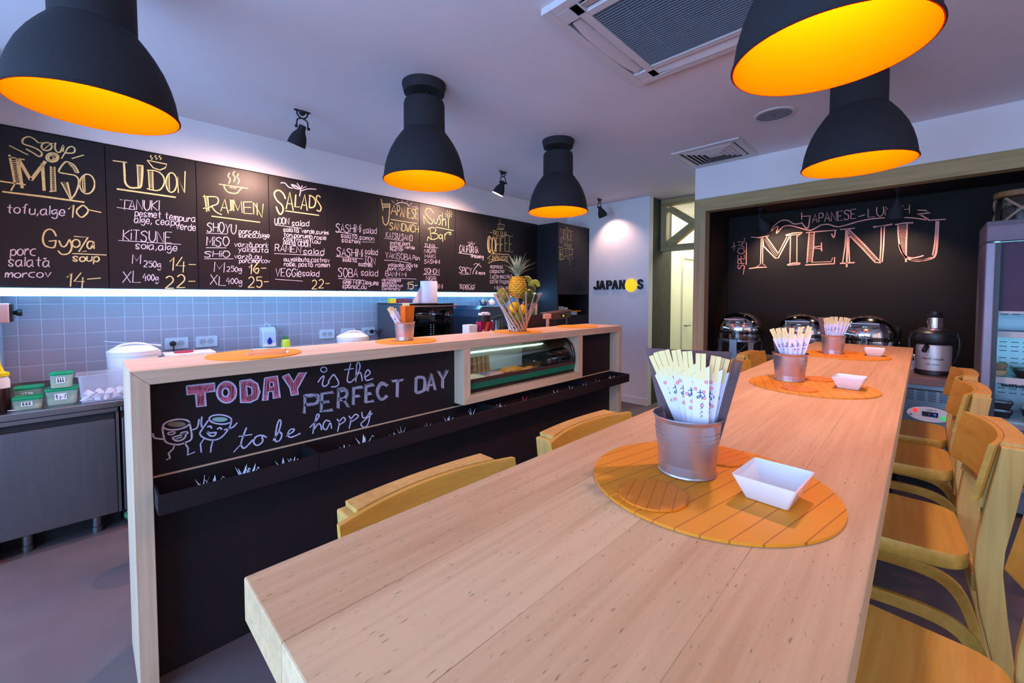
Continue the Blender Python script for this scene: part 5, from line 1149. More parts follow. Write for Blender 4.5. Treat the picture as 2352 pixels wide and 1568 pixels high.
MB().lathe([(.018, 0), (.083, 0), (.084, .003), (.084, .216), (.083, .219), (.018, .219), (.018, 0)], 40, cap0=False, cap1=False).build('roll', 'paper_white', pr)
b = MB(); b.hexa([(-.20, -.01, .002), (-.084, .0, .002), (-.084, .002, .002), (-.20, -.008, .002)], [(-.198, -.01, .006), (-.084, .0, .185), (-.084, .002, .185), (-.198, -.008, .006)]); b.build('loose_sheet', 'paper_white', pr)
wc = thing('wrap_carton', 'yellow and dark red carton lying on the oven behind the paper roll', 'carton', (2.18, 3.70, OT+.0004))
MB().box(-.115, -.055, -.03, .03, 0, .045).build('carton_end', 'carton_yellow', wc); MB().box(-.0548, .13, -.03, .03, 0, .045).build('carton_side', 'carton_red', wc); MB().box(-.03, -.012, -.0312, -.0302, .012, .034).build('printed_mark', 'red_plastic', wc)
# ---- coffee machine with teapots
cmx = thing('coffee_machine', 'dark blue curved coffee machine behind the fruit basket', 'coffee machine', (3.33, 3.66, WZ+.0004))
MB().prism([(-.335, .0), (-.335, .38), (-.31, .46), (-.255, .497), (.31, .485), (.33, .40), (.33, 0)], 1, -.2, .26).build('housing', 'machine_blue', cmx, bevel=.012)
MB().tube(cr_like([(-.3, -.203, .27), (-.15, -.206, .35), (.05, -.206, .39), (.3, -.203, .40)], 5), .006, 6).build('trim_line', 'chrome', cmx)
MB().box(-.16, .30, -.27, -.2005, .18, .27).build('group_head', 'black_plastic', cmx, bevel=.01)
for x in (-.05, .18): MB().tube([(x, -.27, .20), (x, -.36, .19)], .014, 8).build('portafilter', 'black_plastic', cmx)
MB().box(-.31, .31, -.30, -.2002, .0, .06).build('drip_tray', 'steel_h', cmx)
def teapot(x, y, s, lab, ma):
    t = thing('teapot', lab, 'teapot', (x, y, WZ+.4905), 0, 'teapots on the coffee machine')
    MB().lathe([(.03*s, 0), (.042*s, .015*s), (.046*s, .045*s), (.036*s, .075*s), (.022*s, .086*s)], 24).build('pot', ma, t)
    MB().lathe([(.023*s, .0862*s), (.012*s, .098*s), (.004*s, .102*s), (.006*s, .112*s)], 16).build('lid', ma, t)
    MB().tube([(-.040*s, 0, .04*s), (-.06*s, 0, .065*s), (-.075*s, 0, .085*s)], [.010*s, .007*s, .005*s], 8).build('spout', ma, t)
    MB().tube(cr_like([(.043*s, 0, .065*s), (.066*s, 0, .06*s), (.062*s, 0, .03*s), (.043*s, 0, .02*s)], 4), .004*s, 6).build('handle', ma, t)
teapot(3.22, 3.62, .86, 'steel teapot with a spout at the left on the coffee machine', 'steel')
teapot(3.345, 3.62, .82, 'white teapot half hidden by the rods on the coffee machine', 'porcelain')
# ---- on the shelf behind the counter
RZ2 = 1.0504
pc = thing('sachet_carton', 'purple and orange carton with a black tumbler of sachets behind the counter', 'carton', (2.16, 2.42, RZ2))
MB().box(-.062, .062, -.03, .03, 0, .122).build('carton', 'carton_purple', pc)
MB().prism([(-.012, .002), (.014, .002), (.002, .06), (.028, .12), (-.002, .12), (-.024, .06)], 1, -.0312, -.0302).build('wave_mark', 'carton_orange', pc)
for x in (-.038, .04): MB().box(x-.014, x+.014, -.0312, -.0302, .045, .052).box(x-.004, x+.004, -.0312, -.0302, .055, .062).build('printed_word', 'label_white', pc)
MB().lathe([(.045, .1222), (.05, .17)], 24).build('tumbler', 'black_plastic', pc)
b = MB(); r = random.Random(9)
for k in range(9): b.box(-.045+k*.010, -.038+k*.010, -.02, .02, .1702, .176+r.uniform(.004, .02))
b.build('sachets', 'label_white', pc)
wp = MB().box(-.045, .035, -.04, .04, 0, .10).build('white_box', 'label_white', None, (2.045, 2.45, RZ2)); tag(wp, 'small white box left of the purple carton behind the counter', 'box')
gj = thing('glass_jar', 'low glass jar right of the purple carton behind the counter', 'jar', (2.31, 2.44, RZ2))
MB().lathe([(.045, 0), (.048, .004), (.048, .12), (.044, .13), (.042, .13), (.045, .118), (.045, .006), (0, .005)], 28, cap0=True, cap1=False).build('jar_wall', 'clear_glass', gj); lump(.07, .07, .05, seed=8).build('contents', 'mango_dark', gj, (0, 0, .008))
# ---- open shelf of the tall cabinet
SZ = 1.1204
def stack(x, y, n, w2, d2, h2, lab0, cat='carton', ma='label_white', nm='takeaway_box', z=SZ, grp='white boxes on the corner shelf'):
    for k in range(n):
        o = MB().box(-w2, w2, -d2, d2, 0, h2-.0006).build(nm, ma, None, (x, y, z+k*h2)); tag(o, '%s, %s from the bottom' % (lab0, ordw(k)), cat, grp)
by0 = 3.42
btray = MB().box(-.17, .14, -.07, .11, 0, .016).build('serving_tray', 'black_plastic', None, (4.43, by0+.05, SZ)); tag(btray, 'black tray under the white takeaway boxes on the corner shelf', 'tray')
stack(4.30, by0+.06, 3, .055, .06, .033, 'white takeaway box in the left stack on the corner shelf', z=SZ+.0165)
stack(4.415, by0+.06, 3, .055, .06, .033, 'white takeaway box in the middle stack on the corner shelf', z=SZ+.0165)
stack(4.515, by0+.06, 3, .04, .06, .029, 'white takeaway box in the right stack on the corner shelf', z=SZ+.0165)
stack(4.66, by0, 2, .04, .05, .022, 'small white box beside the black tray on the corner shelf')
for k in range(2):
    o = MB().disc((0, 0), .14, 0, .005, 48).build('placemat', 'mat_plain', None, (4.70, 3.47-.001*k, SZ+.0445+k*.0056) if False else (4.70, 3.47, SZ+.0448+k*.0056)); tag(o, ['orange placemat resting on the small white boxes of the corner shelf', 'uppermost orange placemat on the small white boxes of the corner shelf'][k], 'placemat', 'placemats on the corner shelf')
# ---- brown device with a black knob on the left side wall
bd = thing('wall_switch_box', 'brown box with a black knob fixed to the side wall at the left edge', 'switch box', (-.3565, 3.72, 1.27))
MB().box(0, .055, -.06, .05, -.055, .055).build('box', 'pink_beige', bd, bevel=.006); MB().box(.0552, .066, -.05, .04, -.05, .05).build('cover', 'black_plastic', bd, bevel=.004)
b = MB(); b.rings([[(x, -.005+R*math.cos(2*PI*j/16), R*math.sin(2*PI*j/16)) for j in range(16)] for R, x in ((.010, .0662), (.012, .075), (.019, .082), (.019, .10))], True, True, True); b.build('knob', 'black_plastic', bd)
# ---- green rimmed bin behind the counter post
gb = thing('waste_bin', 'dark waste bin with a green rim behind the end post of the bar counter', 'bin', (.205, 2.80, 0))
MB().lathe([(.05, 0), (.075, .005), (.088, .265), (.084, .265), (.072, .01)], 28, cap0=True, cap1=True).build('bin_wall', 'black_plastic', gb); MB().lathe([(.086, .2655), (.096, .268), (.098, .28), (.092, .288), (.084, .285), (.082, .27)], 28, cap0=False, cap1=False).build('bin_rim', 'dark_green', gb)
# ------------------------------------------------------------------ pendant lamps (bulb inside an orange painted shade)
mat('bulb_glass', rgb(255, 240, 220), .3); MATS['bulb_glass'].node_tree.nodes['Principled BSDF'].inputs['Emission Color'].default_value = (1, .8, .55, 1); MATS['bulb_glass'].node_tree.nodes['Principled BSDF'].inputs['Emission Strength'].default_value = 6
LAMP_E = 26.0
RIMZ = 2.042
OUT = [(.2365, -.003), (.2395, .0), (.2385, .005), (.2340, .008), (.2320, .03), (.2250, .075), (.2130, .12), (.1950, .168), (.1700, .215), (.1480, .248), (.1310, .271), (.1215, .283)]
def pendant(x, y, lab):
    t = thing('pendant_lamp', lab, 'pendant lamp', (x, y, RIMZ), 0, 'black pendant lamps')
    inn = [(.2335, -.001)]+[(r-.0035, z) for r, z in OUT[3:]]
    MB().lathe(OUT, 64, cap0=False, cap1=False).build('shade', 'lamp_black', t)
    MB().lathe([(.2362, -.0032), (.2330, -.0032), (.2315, .004)] + [(r-.003, z) for r, z in OUT[4:]] + [(.110, .29), (.0, .292)], 64, cap0=False, cap1=False).build('shade_lining', 'lamp_inside', t)
    MB().lathe([(.1216, .2832), (.1185, .287), (.1178, .44), (.113, .458), (.100, .466), (.0, .467)], 48, cap0=False, cap1=False).build('neck', 'lamp_black', t)
    MB().lathe([(.1265, ZC-RIMZ-.0006), (.1265, .548), (.1225, .534), (.116, .506), (.0, .504)], 48, cap0=False, cap1=False).build('canopy', 'lamp_black', t)
    for k in range(3):
        a = 2*PI*k/3+.4; MB().tube([(.03*math.cos(a), .03*math.sin(a), .4672), (.034*math.cos(a), .034*math.sin(a), .5038)], .006, 8).build('stem', 'lamp_black', t)
    MB().ball((0, 0, .245), .030, .030, .036, 16, 10).build('bulb', 'bulb_glass', t)
    l = bpy.data.lights.new('lamp_light', 'POINT'); l.energy = LAMP_E; l.color = (1.0, .80, .58); l.shadow_soft_size = .028
    lo = bpy.data.objects.new('lamp_light', l); COL.objects.link(lo); lo.location = (x, y, RIMZ+.168)
    return t
pendant(.050, 2.165, 'black pendant lamp at the top left corner, over the left end of the counter')
pendant(1.425, 2.120, 'black pendant lamp over the middle of the bar counter, with its ceiling mount in view')
pendant(2.675, 2.110, 'smallest looking black pendant lamp, over the right end of the bar counter')
pendant(1.485, .214, 'large black pendant lamp at the top right over the table, hiding the neck of another')
pendant(2.812, .265, 'black pendant lamp over the far end of the table in front of the pine beam')
# ------------------------------------------------------------------ small adjustable spotlights
def spot(x, y, zc, d, lab, energy, aim=None, s=1.0, col=(1, .60, .47), ang=158, blend=.75):
    t = thing('spotlight', lab, 'spotlight', (x, y, zc), 0, 'small black spotlights')
    MB().box(-.05, .05, -.012, .012, -.004, -.0005).lathe([(.022, -.0042), (.020, -.018), (.008, -.03)], 16).build('ceiling_bracket', 'black_matt', t)
    MB().tube(cr_like([(-.034, 0, -.004), (-.03, 0, -.03), (0, 0, -.05), (.03, 0, -.03), (.034, 0, -.004)], 5), .005, 6).build('hook', 'black_matt', t)
    MB().tube(cr_like([(-.034, 0, -.115), (-.034, 0, -.07), (-.02, 0, -.054), (0, 0, -.05), (.02, 0, -.054), (.034, 0, -.07), (.034, 0, -.115)], 4), .0045, 6).build('yoke', 'black_matt', t)
    dv = Vector(d).normalized(); q = Vector((0, 0, -1)).rotation_difference(dv)
    hd = MB(); hd.T = Matrix.Translation((0, 0, -.105)) @ q.to_matrix().to_4x4()
    hd.lathe([(.012, .012), (.022, .008), (.024, -.02), (.030, -.034), (.044, -.058), (.053, -.09), (.0565, -.122), (.0585, -.1235), (.056, -.126)], 28, cap0=True, cap1=False); hd.build('lamp_head', 'lamp_black', t)
    li = MB(); li.T = hd.T; li.lathe([(.0555, -.1255), (.052, -.088), (.040, -.055), (.0, -.045)], 28, cap0=False, cap1=False); li.build('head_lining', 'spot_inside', t)
    kb = MB(); kb.tube([(-.046, 0, -.108), (-.034, 0, -.108)], .010, 8); kb.tube([(.034, 0, -.108), (.046, 0, -.108)], .010, 8); kb.build('knobs', 'black_matt', t)
    l = bpy.data.lights.new('spot_beam', 'SPOT'); l.energy = energy; l.color = col; l.spot_size = math.radians(ang); l.spot_blend = blend; l.shadow_soft_size = .02
    lo = bpy.data.objects.new('spot_beam', l); COL.objects.link(lo); lo.location = Vector((x, y, zc-.105))+dv*.10
    lo.rotation_euler = q.to_euler(); return t
SPE = 85.0
spot(1.05, 2.997, ZC, (-.22, .42, -1), 'small black spotlight on the ceiling left of the middle pendant lamp', SPE)
spot(2.935, 3.005, ZC, (-.25, .42, -1), 'small black spotlight on the ceiling between the two counter pendant lamps', SPE)
spot(4.60, 2.96, ZC, (.55, -.15, -1), 'small black spotlight lighting the white wall above the sign', SPE*.2, ang=110)
spot(4.455, 1.112, 2.20, (.75, -.30, -1), 'small black spotlight at the left in the blackboard recess', SPE*.34, ang=120, col=(1, .70, .5))
spot(4.40, .163, 2.20, (.45, .12, -1), 'small black spotlight in front of the word lunch in the blackboard recess', SPE*.34, ang=120, col=(1, .70, .5))
# ------------------------------------------------------------------ ceiling cassette
mat('ac_white', rgb(210, 200, 204), .5, var=.02); mat('ac_grille', rgb(120, 126, 140), .5); mat('ac_dark', (0.02, .02, .024, 1), .7)
ac = thing('air_conditioner', 'square ceiling air conditioner with a ribbed grille', 'air conditioner', (1.84, .78, ZC-.0005))
A0 = .43; gi = .275
b = MB(); b.box(-A0, A0, -A0, -.385, -.03, 0).box(-A0, A0, .385, A0, -.03, 0).box(-A0, -.385, -.3849, .3849, -.03, 0).box(.385, A0, -.3849, .3849, -.03, 0)
b.box(-.3849, .3849, -.315, -gi, -.03, 0).box(-.3849, .3849, gi, .315, -.03, 0).box(-.315, -gi, -gi+.0001, gi-.0001, -.03, 0).box(gi, .315, -gi+.0001, gi-.0001, -.03, 0)
for sx in (-1, 1):
    for sy in (-1, 1): b.box(min(sx*.30, sx*.3849), max(sx*.30, sx*.3849), min(sy*.3151, sy*.3849), max(sy*.3151, sy*.3849), -.03, 0)
    for sy in (-1, 1): b.box(min(sx*.3151, sx*.3849), max(sx*.3151, sx*.3849), min(sy*.27, sy*.3150), max(sy*.27, sy*.3150), -.03, 0)
b.build('panel', 'ac_white', ac, bevel=.002, seg=1)
MB().box(-.384, .384, -.384, .384, -.004, -.0004).build('backing', 'ac_dark', ac)
g = MB()
for k in range(34): x = -gi+.008+k*(2*gi-.016)/33; g.box(x-.0028, x+.0028, -gi+.002, gi-.002, -.027, -.012)
for y in (-.14, 0, .14): g.box(-gi+.002, gi-.002, y-.002, y+.002, -.0265, -.0125)
g.build('grille', 'ac_grille', ac)
for k in range(4):
    a = PI/2*k; v = MB(); v.T = Matrix.Rotation(a, 4, 'Z')
    P = [(-.288, .326), (-.17, .326), (-.15, .319), (.15, .319), (.17, .326), (.288, .326), (.288, .364), (.19, .378), (0, .383), (-.19, .378), (-.288, .364)]
    v.rings([[(x, y, -.024+(.345-y)*.25) for x, y in P], [(x, y, -.020+(.345-y)*.25) for x, y in P]], True, True, False); v.build('louvre', 'ac_white', ac)
# ------------------------------------------------------------------ square air vent, ceiling speaker
vt = thing('ceiling_vent', 'square white ceiling vent beside the blackboard wall', 'vent', (3.855, 1.325, ZC-.0005))
for k, (h, z0) in enumerate(((.268, 0), (.205, .003), (.172, .003), (.139, .003), (.106, .003), (.073, .003))):
    b = MB(); w0 = h; w1 = h-.045 if k == 0 else h-.028; za, zb2 = (-.012, -.012) if k == 0 else (-.012, -.002)
    def sq(h2, z): return [(-h2, -h2, z), (h2, -h2, z), (h2, h2, z), (-h2, h2, z)]
    if k == 0: b.rings([sq(w0, -.0), sq(w0, -.010), sq(w1, -.012), sq(w1, -.002)], False, False, False); b.build('vent_frame', 'ac_white', vt)
    else: b.rings([sq(w0, -.003), sq(w1, -.016), sq(w1-.003, -.016), sq(w0-.003, -.002)], False, False, False); b.build('louvre_ring', 'ac_white', vt)
MB().box(-.22, .22, -.22, .22, -.0015, -.0003).build('duct', 'ac_dark', vt); MB().box(-.045, .045, -.045, .045, -.014, -.010).build('centre_plate', 'ac_white', vt)
sk = thing('ceiling_speaker', 'round flush ceiling speaker between the lamps and the vent', 'speaker', (3.318, .757, ZC-.0005))
MB().lathe([(.122, 0), (.120, -.006), (.104, -.008), (.103, -.003)], 48, cap0=False, cap1=False).build('rim', 'ac_white', sk); MB().lathe([(.1028, -.0005), (.1028, -.006), (.0, -.0065)], 48, cap0=False, cap1=False).build('mesh_cover', 'ac_grille', sk); MB().box(-.012, .012, -.003, .003, -.0078, -.0066).build('badge', 'ac_dark', sk)
# ------------------------------------------------------------------ wall sign
sg = thing('wall_lettering', 'raised black letters with a glowing yellow disc spelling the shop sign on the white wall', 'sign', (4.888, 2.86, 1.46))
mat('letter_black', (0.012, .010, .010, 1), .5)
def letter(ch, y0, y1, capz=.122, stroke=.030):
    """upright block capital between two wall positions; y falls from left to right"""
    SH = {'J': [[(.62, 1), (1, 1), (1, .30), (.93, .10), (.74, -.02), (.40, -.02), (.16, .08), (.03, .30), (.34, .36), (.42, .24), (.55, .22), (.64, .28), (.66, .40)]],
          'A': [[(0, 0), (.36, 1), (.64, 1), (1, 0), (.68, 0), (.62, .19), (.38, .19), (.32, 0)], [(.43, .40), (.57, .40), (.50, .70)]],
          'P': [[(.03, 0), (.03, 1), (.66, 1), (.88, .93), (1, .76), (1, .60), (.90, .44), (.70, .36), (.37, .36), (.37, 0)], [(.37, .58), (.58, .58), (.66, .68), (.58, .78), (.37, .78)]],
          'N': [[(.02, 0), (.02, 1), (.34, 1), (.69, .44), (.69, 1), (.98, 1), (.98, 0), (.67, 0), (.31, .56), (.31, 0)]],
          'S': [[(.02, .30), (.32, .33), (.40, .22), (.55, .20), (.66, .26), (.64, .34), (.30, .46), (.10, .58), (.05, .74), (.14, .92), (.36, 1.02), (.64, 1.02), (.88, .92), (.96, .70), (.67, .69), (.60, .78), (.46, .80), (.36, .74), (.40, .67), (.74, .55), (.94, .42), (.98, .26), (.86, .06), (.62, -.02), (.34, -.02), (.10, .08)]]}
    outs = SH[ch]
    w2 = y0-y1
    cu = bpy.data.curves.new('letter', 'CURVE'); cu.dimensions = '2D'; cu.fill_mode = 'BOTH'; cu.extrude = .009
    for loop in outs:
        s = cu.splines.new('POLY'); s.points.add(len(loop)-1); s.use_cyclic_u = True
        for p, (a, b2) in zip(s.points, loop): p.co = (a*w2, b2*capz, 0, 1)
    tmp = bpy.data.objects.new('tmp_letter', cu); COL.objects.link(tmp)
    bpy.context.view_layer.update(); dg = bpy.context.evaluated_depsgraph_get()
    me = bpy.data.meshes.new_from_object(tmp.evaluated_get(dg)); bpy.data.objects.remove(tmp)
    me.materials.clear(); me.materials.append(M('letter_black'))
    o = bpy.data.objects.new('letter', me); COL.objects.link(o); o.parent = sg
    o.matrix_local = Matrix(((0, 0, -1, -.0095), (-1, 0, 0, y0-2.86), (0, 1, 0, 0), (0, 0, 0, 1)))
ed = [at_x(u, 655, 4.888).y for u in (1363.5, 1376.5, 1376.5, 1391.5, 1393, 1406.5, 1406, 1421.5, 1423, 1437)]
for k, ch in enumerate('JAPAN'): letter(ch, ed[2*k], ed[2*k+1])
letter('S', at_x(1464.5, 655, 4.888).y, at_x(1478.5, 655, 4.888).y)
b = MB(); yc = at_x(1450, 655, 4.888).y-2.86
b.rings([[(x, yc+R*math.cos(2*PI*j/40), .050+R*math.sin(2*PI*j/40)) for j in range(40)] for R, x in ((.080, -.0005), (.081, -.018), (.078, -.022))], True, True, True); b.build('yellow_disc', 'sign_yellow', sg)
# ------------------------------------------------------------------ high wooden chairs (local +y = towards the table)
def chair0(label, loc, rz, grp):
    t = thing('bar_chair', label, 'chair', loc, rz, grp)
    # seat: rounded trapezium, slightly dished, thick rim
    def seat_ring(z, k=1.0, dz=None):
        pts = []
        base = rrect(-1, 1, -1, 1, .30, 6)
        for px, py in base:
            wx = .196+.012*py
            pts.append((px*wx*k, py*.185*k, z))
        return pts
    b = MB(); b.rings([seat_ring(.612, .96), seat_ring(.618, .985), seat_ring(.650, 1.0), seat_ring(.658, .985), seat_ring(.6575, .93), seat_ring(.652, .6), seat_ring(.650, .2)], True, True, True)
    b.build('seat', 'chair_ply', t)
    # rear legs: boomerang plates
    L = [(-.317,-.286,0),(-.270,-.234,.36),(-.250,-.200,.52),(-.238,-.187,.64),(-.240,-.188,.70),(-.254,-.200,.80),(-.276,-.226,.975)]
    for s in (-1, 1):
        x0, x1 = (.152, .182) if s > 0 else (-.182, -.152)
        b = MB(); b.rings([[(x0, y0, z), (x1, y0, z), (x1, y1, z), (x0, y1, z)] for y0, y1, z in L], True, True, False); b.build('rear_leg', 'chair_solid', t, bevel=.004)
    for s in (-1, 1):
        b = MB(); b.rings([[(s*.150-.014, .135-.016, 0), (s*.150+.014, .135-.016, 0), (s*.150+.014, .135+.016, 0), (s*.150-.014, .135+.016, 0)], [(s*.150-.017, .115-.020, .6115), (s*.150+.017, .115-.020, .6115), (s*.150+.017, .115+.020, .6115), (s*.150-.017, .115+.020, .6115)]], True, True, False); b.build('front_leg', 'chair_solid', t, bevel=.004)
        P = cr_like([(s*.134, .112, .445), (s*.134, .0, .452), (s*.134, -.10, .450), (s*.134, -.165, .432), (s*.134, -.205, .385), (s*.136, -.236, .29), (s*.138, -.258, .17)], 4)
        b = MB(); rs = []
        for k, p in enumerate(P):
            d = (P[min(k+1, len(P)-1)]-P[max(k-1, 0)]).normalized(); nn = Vector((1, 0, 0)).cross(d); tp = 1.0 if k < 14 else max(.55, 1-.06*(k-14))
            rs.append([p+Vector((-.0085, 0, 0))-nn*.019*tp, p+Vector((.0085, 0, 0))-nn*.019*tp, p+Vector((.0085, 0, 0))+nn*.019*tp, p+Vector((-.0085, 0, 0))+nn*.019*tp])
        b.rings(rs, True, True, False); b.build('side_rail', 'chair_ply', t, bevel=.002)
    MB().box(-.1325, .1325, .104, .126, .25, .285).build('front_rail', 'chair_solid', t, bevel=.003)
    MB().box(-.151, .151, -.200, -.186, .56, .61).build('seat_rail', 'chair_solid', t, bevel=.003)
    # curved plywood back panel and the solid block behind it
    n = 16; H2 = .208
    def arc(x): return -.240+.040*(x/H2)**2
    def ringz(z, lean, th): return [(-H2+2*H2*k/n, arc(-H2+2*H2*k/n)+lean, z) for k in range(n+1)]+[(H2-2*H2*k/n, arc(H2-2*H2*k/n)+lean-th, z) for k in range(n+1)]
    b = MB(); b.rings([ringz(.828, .028, .011), ringz(.833, .028, .012), ringz(.978, .002, .012), ringz(.982, .001, .011)], True, True, False); b.build('back_panel', 'chair_ply', t)
    B2 = .165
    def ring2(z, lean):
        f = [(-B2+2*B2*k/n, arc(-B2+2*B2*k/n)+lean-.0125, z) for k in range(n+1)]
        bk2 = [(B2-2*B2*k/n, -.2875+lean+.012*((B2-2*B2*k/n)/B2)**2, z) for k in range(n+1)]
        return f+bk2
    b = MB(); b.rings([ring2(.800, .034), ring2(.978, .002), ring2(.984, .001)], True, True, False); b.build('back_block', 'chair_solid', t)
    return t
gr, gl = 'chairs along the right side of the high table', 'chairs along the counter side of the high table'
c0 = chair0('wooden bar chair on the right whose whole curved back is seen, nearest the camera', (1.812, .082, 0), 0.06, gr)
index_kids(c0)
dup(c0, (1.045, .055, 0), -.05, 'wooden bar chair cut off by the right edge of the photo', gr)
dup(c0, (2.585, .082, 0), .02, 'wooden bar chair third from the camera on the right side of the table', gr)
dup(c0, (3.095, .082, 0), .0, 'farthest wooden bar chair on the right side, before the steel counter', gr)
dup(c0, (.492, .478, 0), PI, 'wooden bar chair on the counter side of the table, nearest the camera', gl)
dup(c0, (1.042, .478, 0), PI, 'wooden bar chair on the counter side of the table, second from the camera', gl)
dup(c0, (2.59, .548, 0), PI-.05, 'wooden bar chair on the counter side behind the brown napkins', gl)
dup(c0, (3.15, .590, 0), PI, 'wooden bar chair on the counter side farthest from the camera, beside the middle bucket', gl)
# ------------------------------------------------------------------ chalk on the niche wall
PX = 4.83
K = Chalk(1580, 360, 3.0466, lambda u, v: at_x(u, v, PX), (-1, 0, 0), .0015)
w1, w2, w3 = .0125, .0095, .0058
K.line('a', [(443,563),(500,566),(570,553)], w2); K.line('a', [(516,570),(510,750)], w2); K.line('a', [(526,566),(525,748)], w2); K.line('a', [(430,782),(490,774),(555,772)], w1); K.line('a', [(510,752),(478,774)], w3); K.line('a', [(525,750),(546,762)], w3)
K.line('a', [(550,556),(632,672)], w2); K.line('a', [(528,580),(532,625),(614,710),(634,708)], w2); K.hatch('a', (534,580), (612,706), (552,562), (636,690), 13, w3*.8)
K.line('a', [(634,708),(712,560)], w1); K.line('a', [(634,676),(694,562)], w2); K.line('a', [(686,548),(740,534),(802,530)], w1); K.line('a', [(690,554),(796,540)], w2)
K.line('a', [(720,556),(716,750)], w2); K.line('a', [(765,550),(764,746)], w2); K.line('a', [(696,756),(740,744),(790,744)], w1); K.line('a', [(700,760),(786,752)], w2); K.line('a', [(800,534),(770,556)], w3)
K.line('a', [(828,532),(930,522),(1042,513)], w2); K.line('a', [(1034,516),(1030,540),(1022,566),(1006,540)], w2, True); K.line('a', [(850,530),(842,640),(834,744)], w2); K.line('a', [(886,528),(880,650),(870,742)], w2); K.hatch('a', (846,540), (838,738), (884,540), (872,738), 20, w3*.8)
K.line('a', [(884,632),(940,624)], w2); K.line('a', [(936,600),(936,640),(940,662)], w2); K.line('a', [(884,640),(925,644),(938,656)], w3, True); K.line('a', [(822,757),(920,752),(1026,748)], w1); K.line('a', [(1026,748),(1028,702)], w2); K.line('a', [(872,738),(1004,734),(1014,706)], w3)
K.line('a', [(1064,510),(1170,500)], w2); K.line('a', [(1106,512),(1102,620),(1084,742)], w2); K.line('a', [(1130,506),(1126,620),(1132,740)], w2); K.line('a', [(1116,512),(1116,640),(1112,772)], w1); K.line('a', [(1066,746),(1168,740)], w1)
K.line('a', [(1132,512),(1240,620),(1350,738)], w2); K.line('a', [(1124,545),(1220,640),(1310,738)], w2); K.hatch('a', (1130,552), (1308,732), (1142,526), (1336,722), 26, w3*.8); K.line('a', [(1310,738),(1350,742)], w2)
K.line('a', [(1354,494),(1352,620),(1344,736)], w2); K.line('a', [(1376,484),(1370,620),(1360,736)], w2); K.line('a', [(1296,490),(1350,488),(1432,472)], w1); K.line('a', [(1300,496),(1372,486)], w2)
K.line('a', [(1450,476),(1520,464),(1578,462)], w1); K.line('a', [(1470,478),(1474,560),(1488,640),(1528,712)], w2, True); K.line('a', [(1536,466),(1528,600),(1526,736)], w1); K.hatch('a', (1474,484), (1500,680), (1534,474), (1528,690), 22, w3*.8)
K.line('a', [(1478,612),(1500,672),(1550,716),(1610,728),(1690,716),(1730,690),(1744,600),(1752,450)], w1, True); K.line('a', [(1530,700),(1570,708),(1620,700),(1650,690)], w2, True); K.line('a', [(1738,450),(1728,600),(1712,690)], w2, True); K.line('a', [(1680,446),(1740,442),(1806,438)], w2); K.line('a', [(1560,722),(1640,724),(1708,704)], w2, True)
K.line('a', [(584,522),(600,490),(650,450),(700,446),(745,470),(796,466)], w2, True); K.line('a', [(584,522),(632,486),(622,536),(668,490),(718,482),(770,494),(850,515),(890,502),(935,478),(985,474),(1045,490),(1110,478),(1200,452),(1300,434),(1420,426),(1560,428),(1672,442)], w2, True)
K.line('a', [(796,458),(820,490),(836,502),(848,480),(856,420)], w2, True); K.line('a', [(798,392),(798,440)], w2); K.line('a', [(800,418),(862,414)], w2); K.text('a', 'APANESE', 872, 466, 1178, 432, 62, w3*1.15, slant=.0); K.line('a', [(1194,420),(1240,406)], w2); K.text('a', 'LUNCH', 1262, 424, 1550, 396, 60, w3*1.15, slant=0)
K.line('a', [(1606,374),(1660,376),(1698,392),(1600,404),(1640,414),(1688,442)], w2); K.line('a', [(325,600),(326,655)], w3); K.line('a', [(306,632),(340,624)], w3); K.line('a', [(412,600),(410,755)], w2); K.line('a', [(398,770),(390,822)], w3)
def vtext(t, x0, y0, x1, y1, cap, w):
    gs = [glyph(c) for c in t]; tot = sum(g[1]+1.6 for g in gs)-1.6; ux, uy = (x1-x0)/tot, (y1-y0)/tot; cur = 0
    for sts, wd in gs:
        for st in sts: K.line('a', [(x0+(cur+px)*ux-(6-py)*0+py*(-cap/6.0)+cap, y0+(cur+px)*uy) for px, py in st], w)
        cur += wd+1.6
vtext('SPECIAL', 352, 784, 352, 566, 46, w3)
bb = thing('menu_blackboard', 'black wall of the recess chalked with japanese lunch special menu in pink', 'blackboard', (4.83, .6, 1.5))
MB().box(-.0105, -.0005, -2.0, .895, -1.49, .695).build('board', 'black_niche', bb)
for s in K.sets.values():
    for k, v in enumerate(s.v): s.v[k] = v+Vector((-.0105, 0, 0))
K.emit(bb, {'a': ('chalk_writing', 'chalk_salmon')}, Vector((4.83, .6, 1.5)))
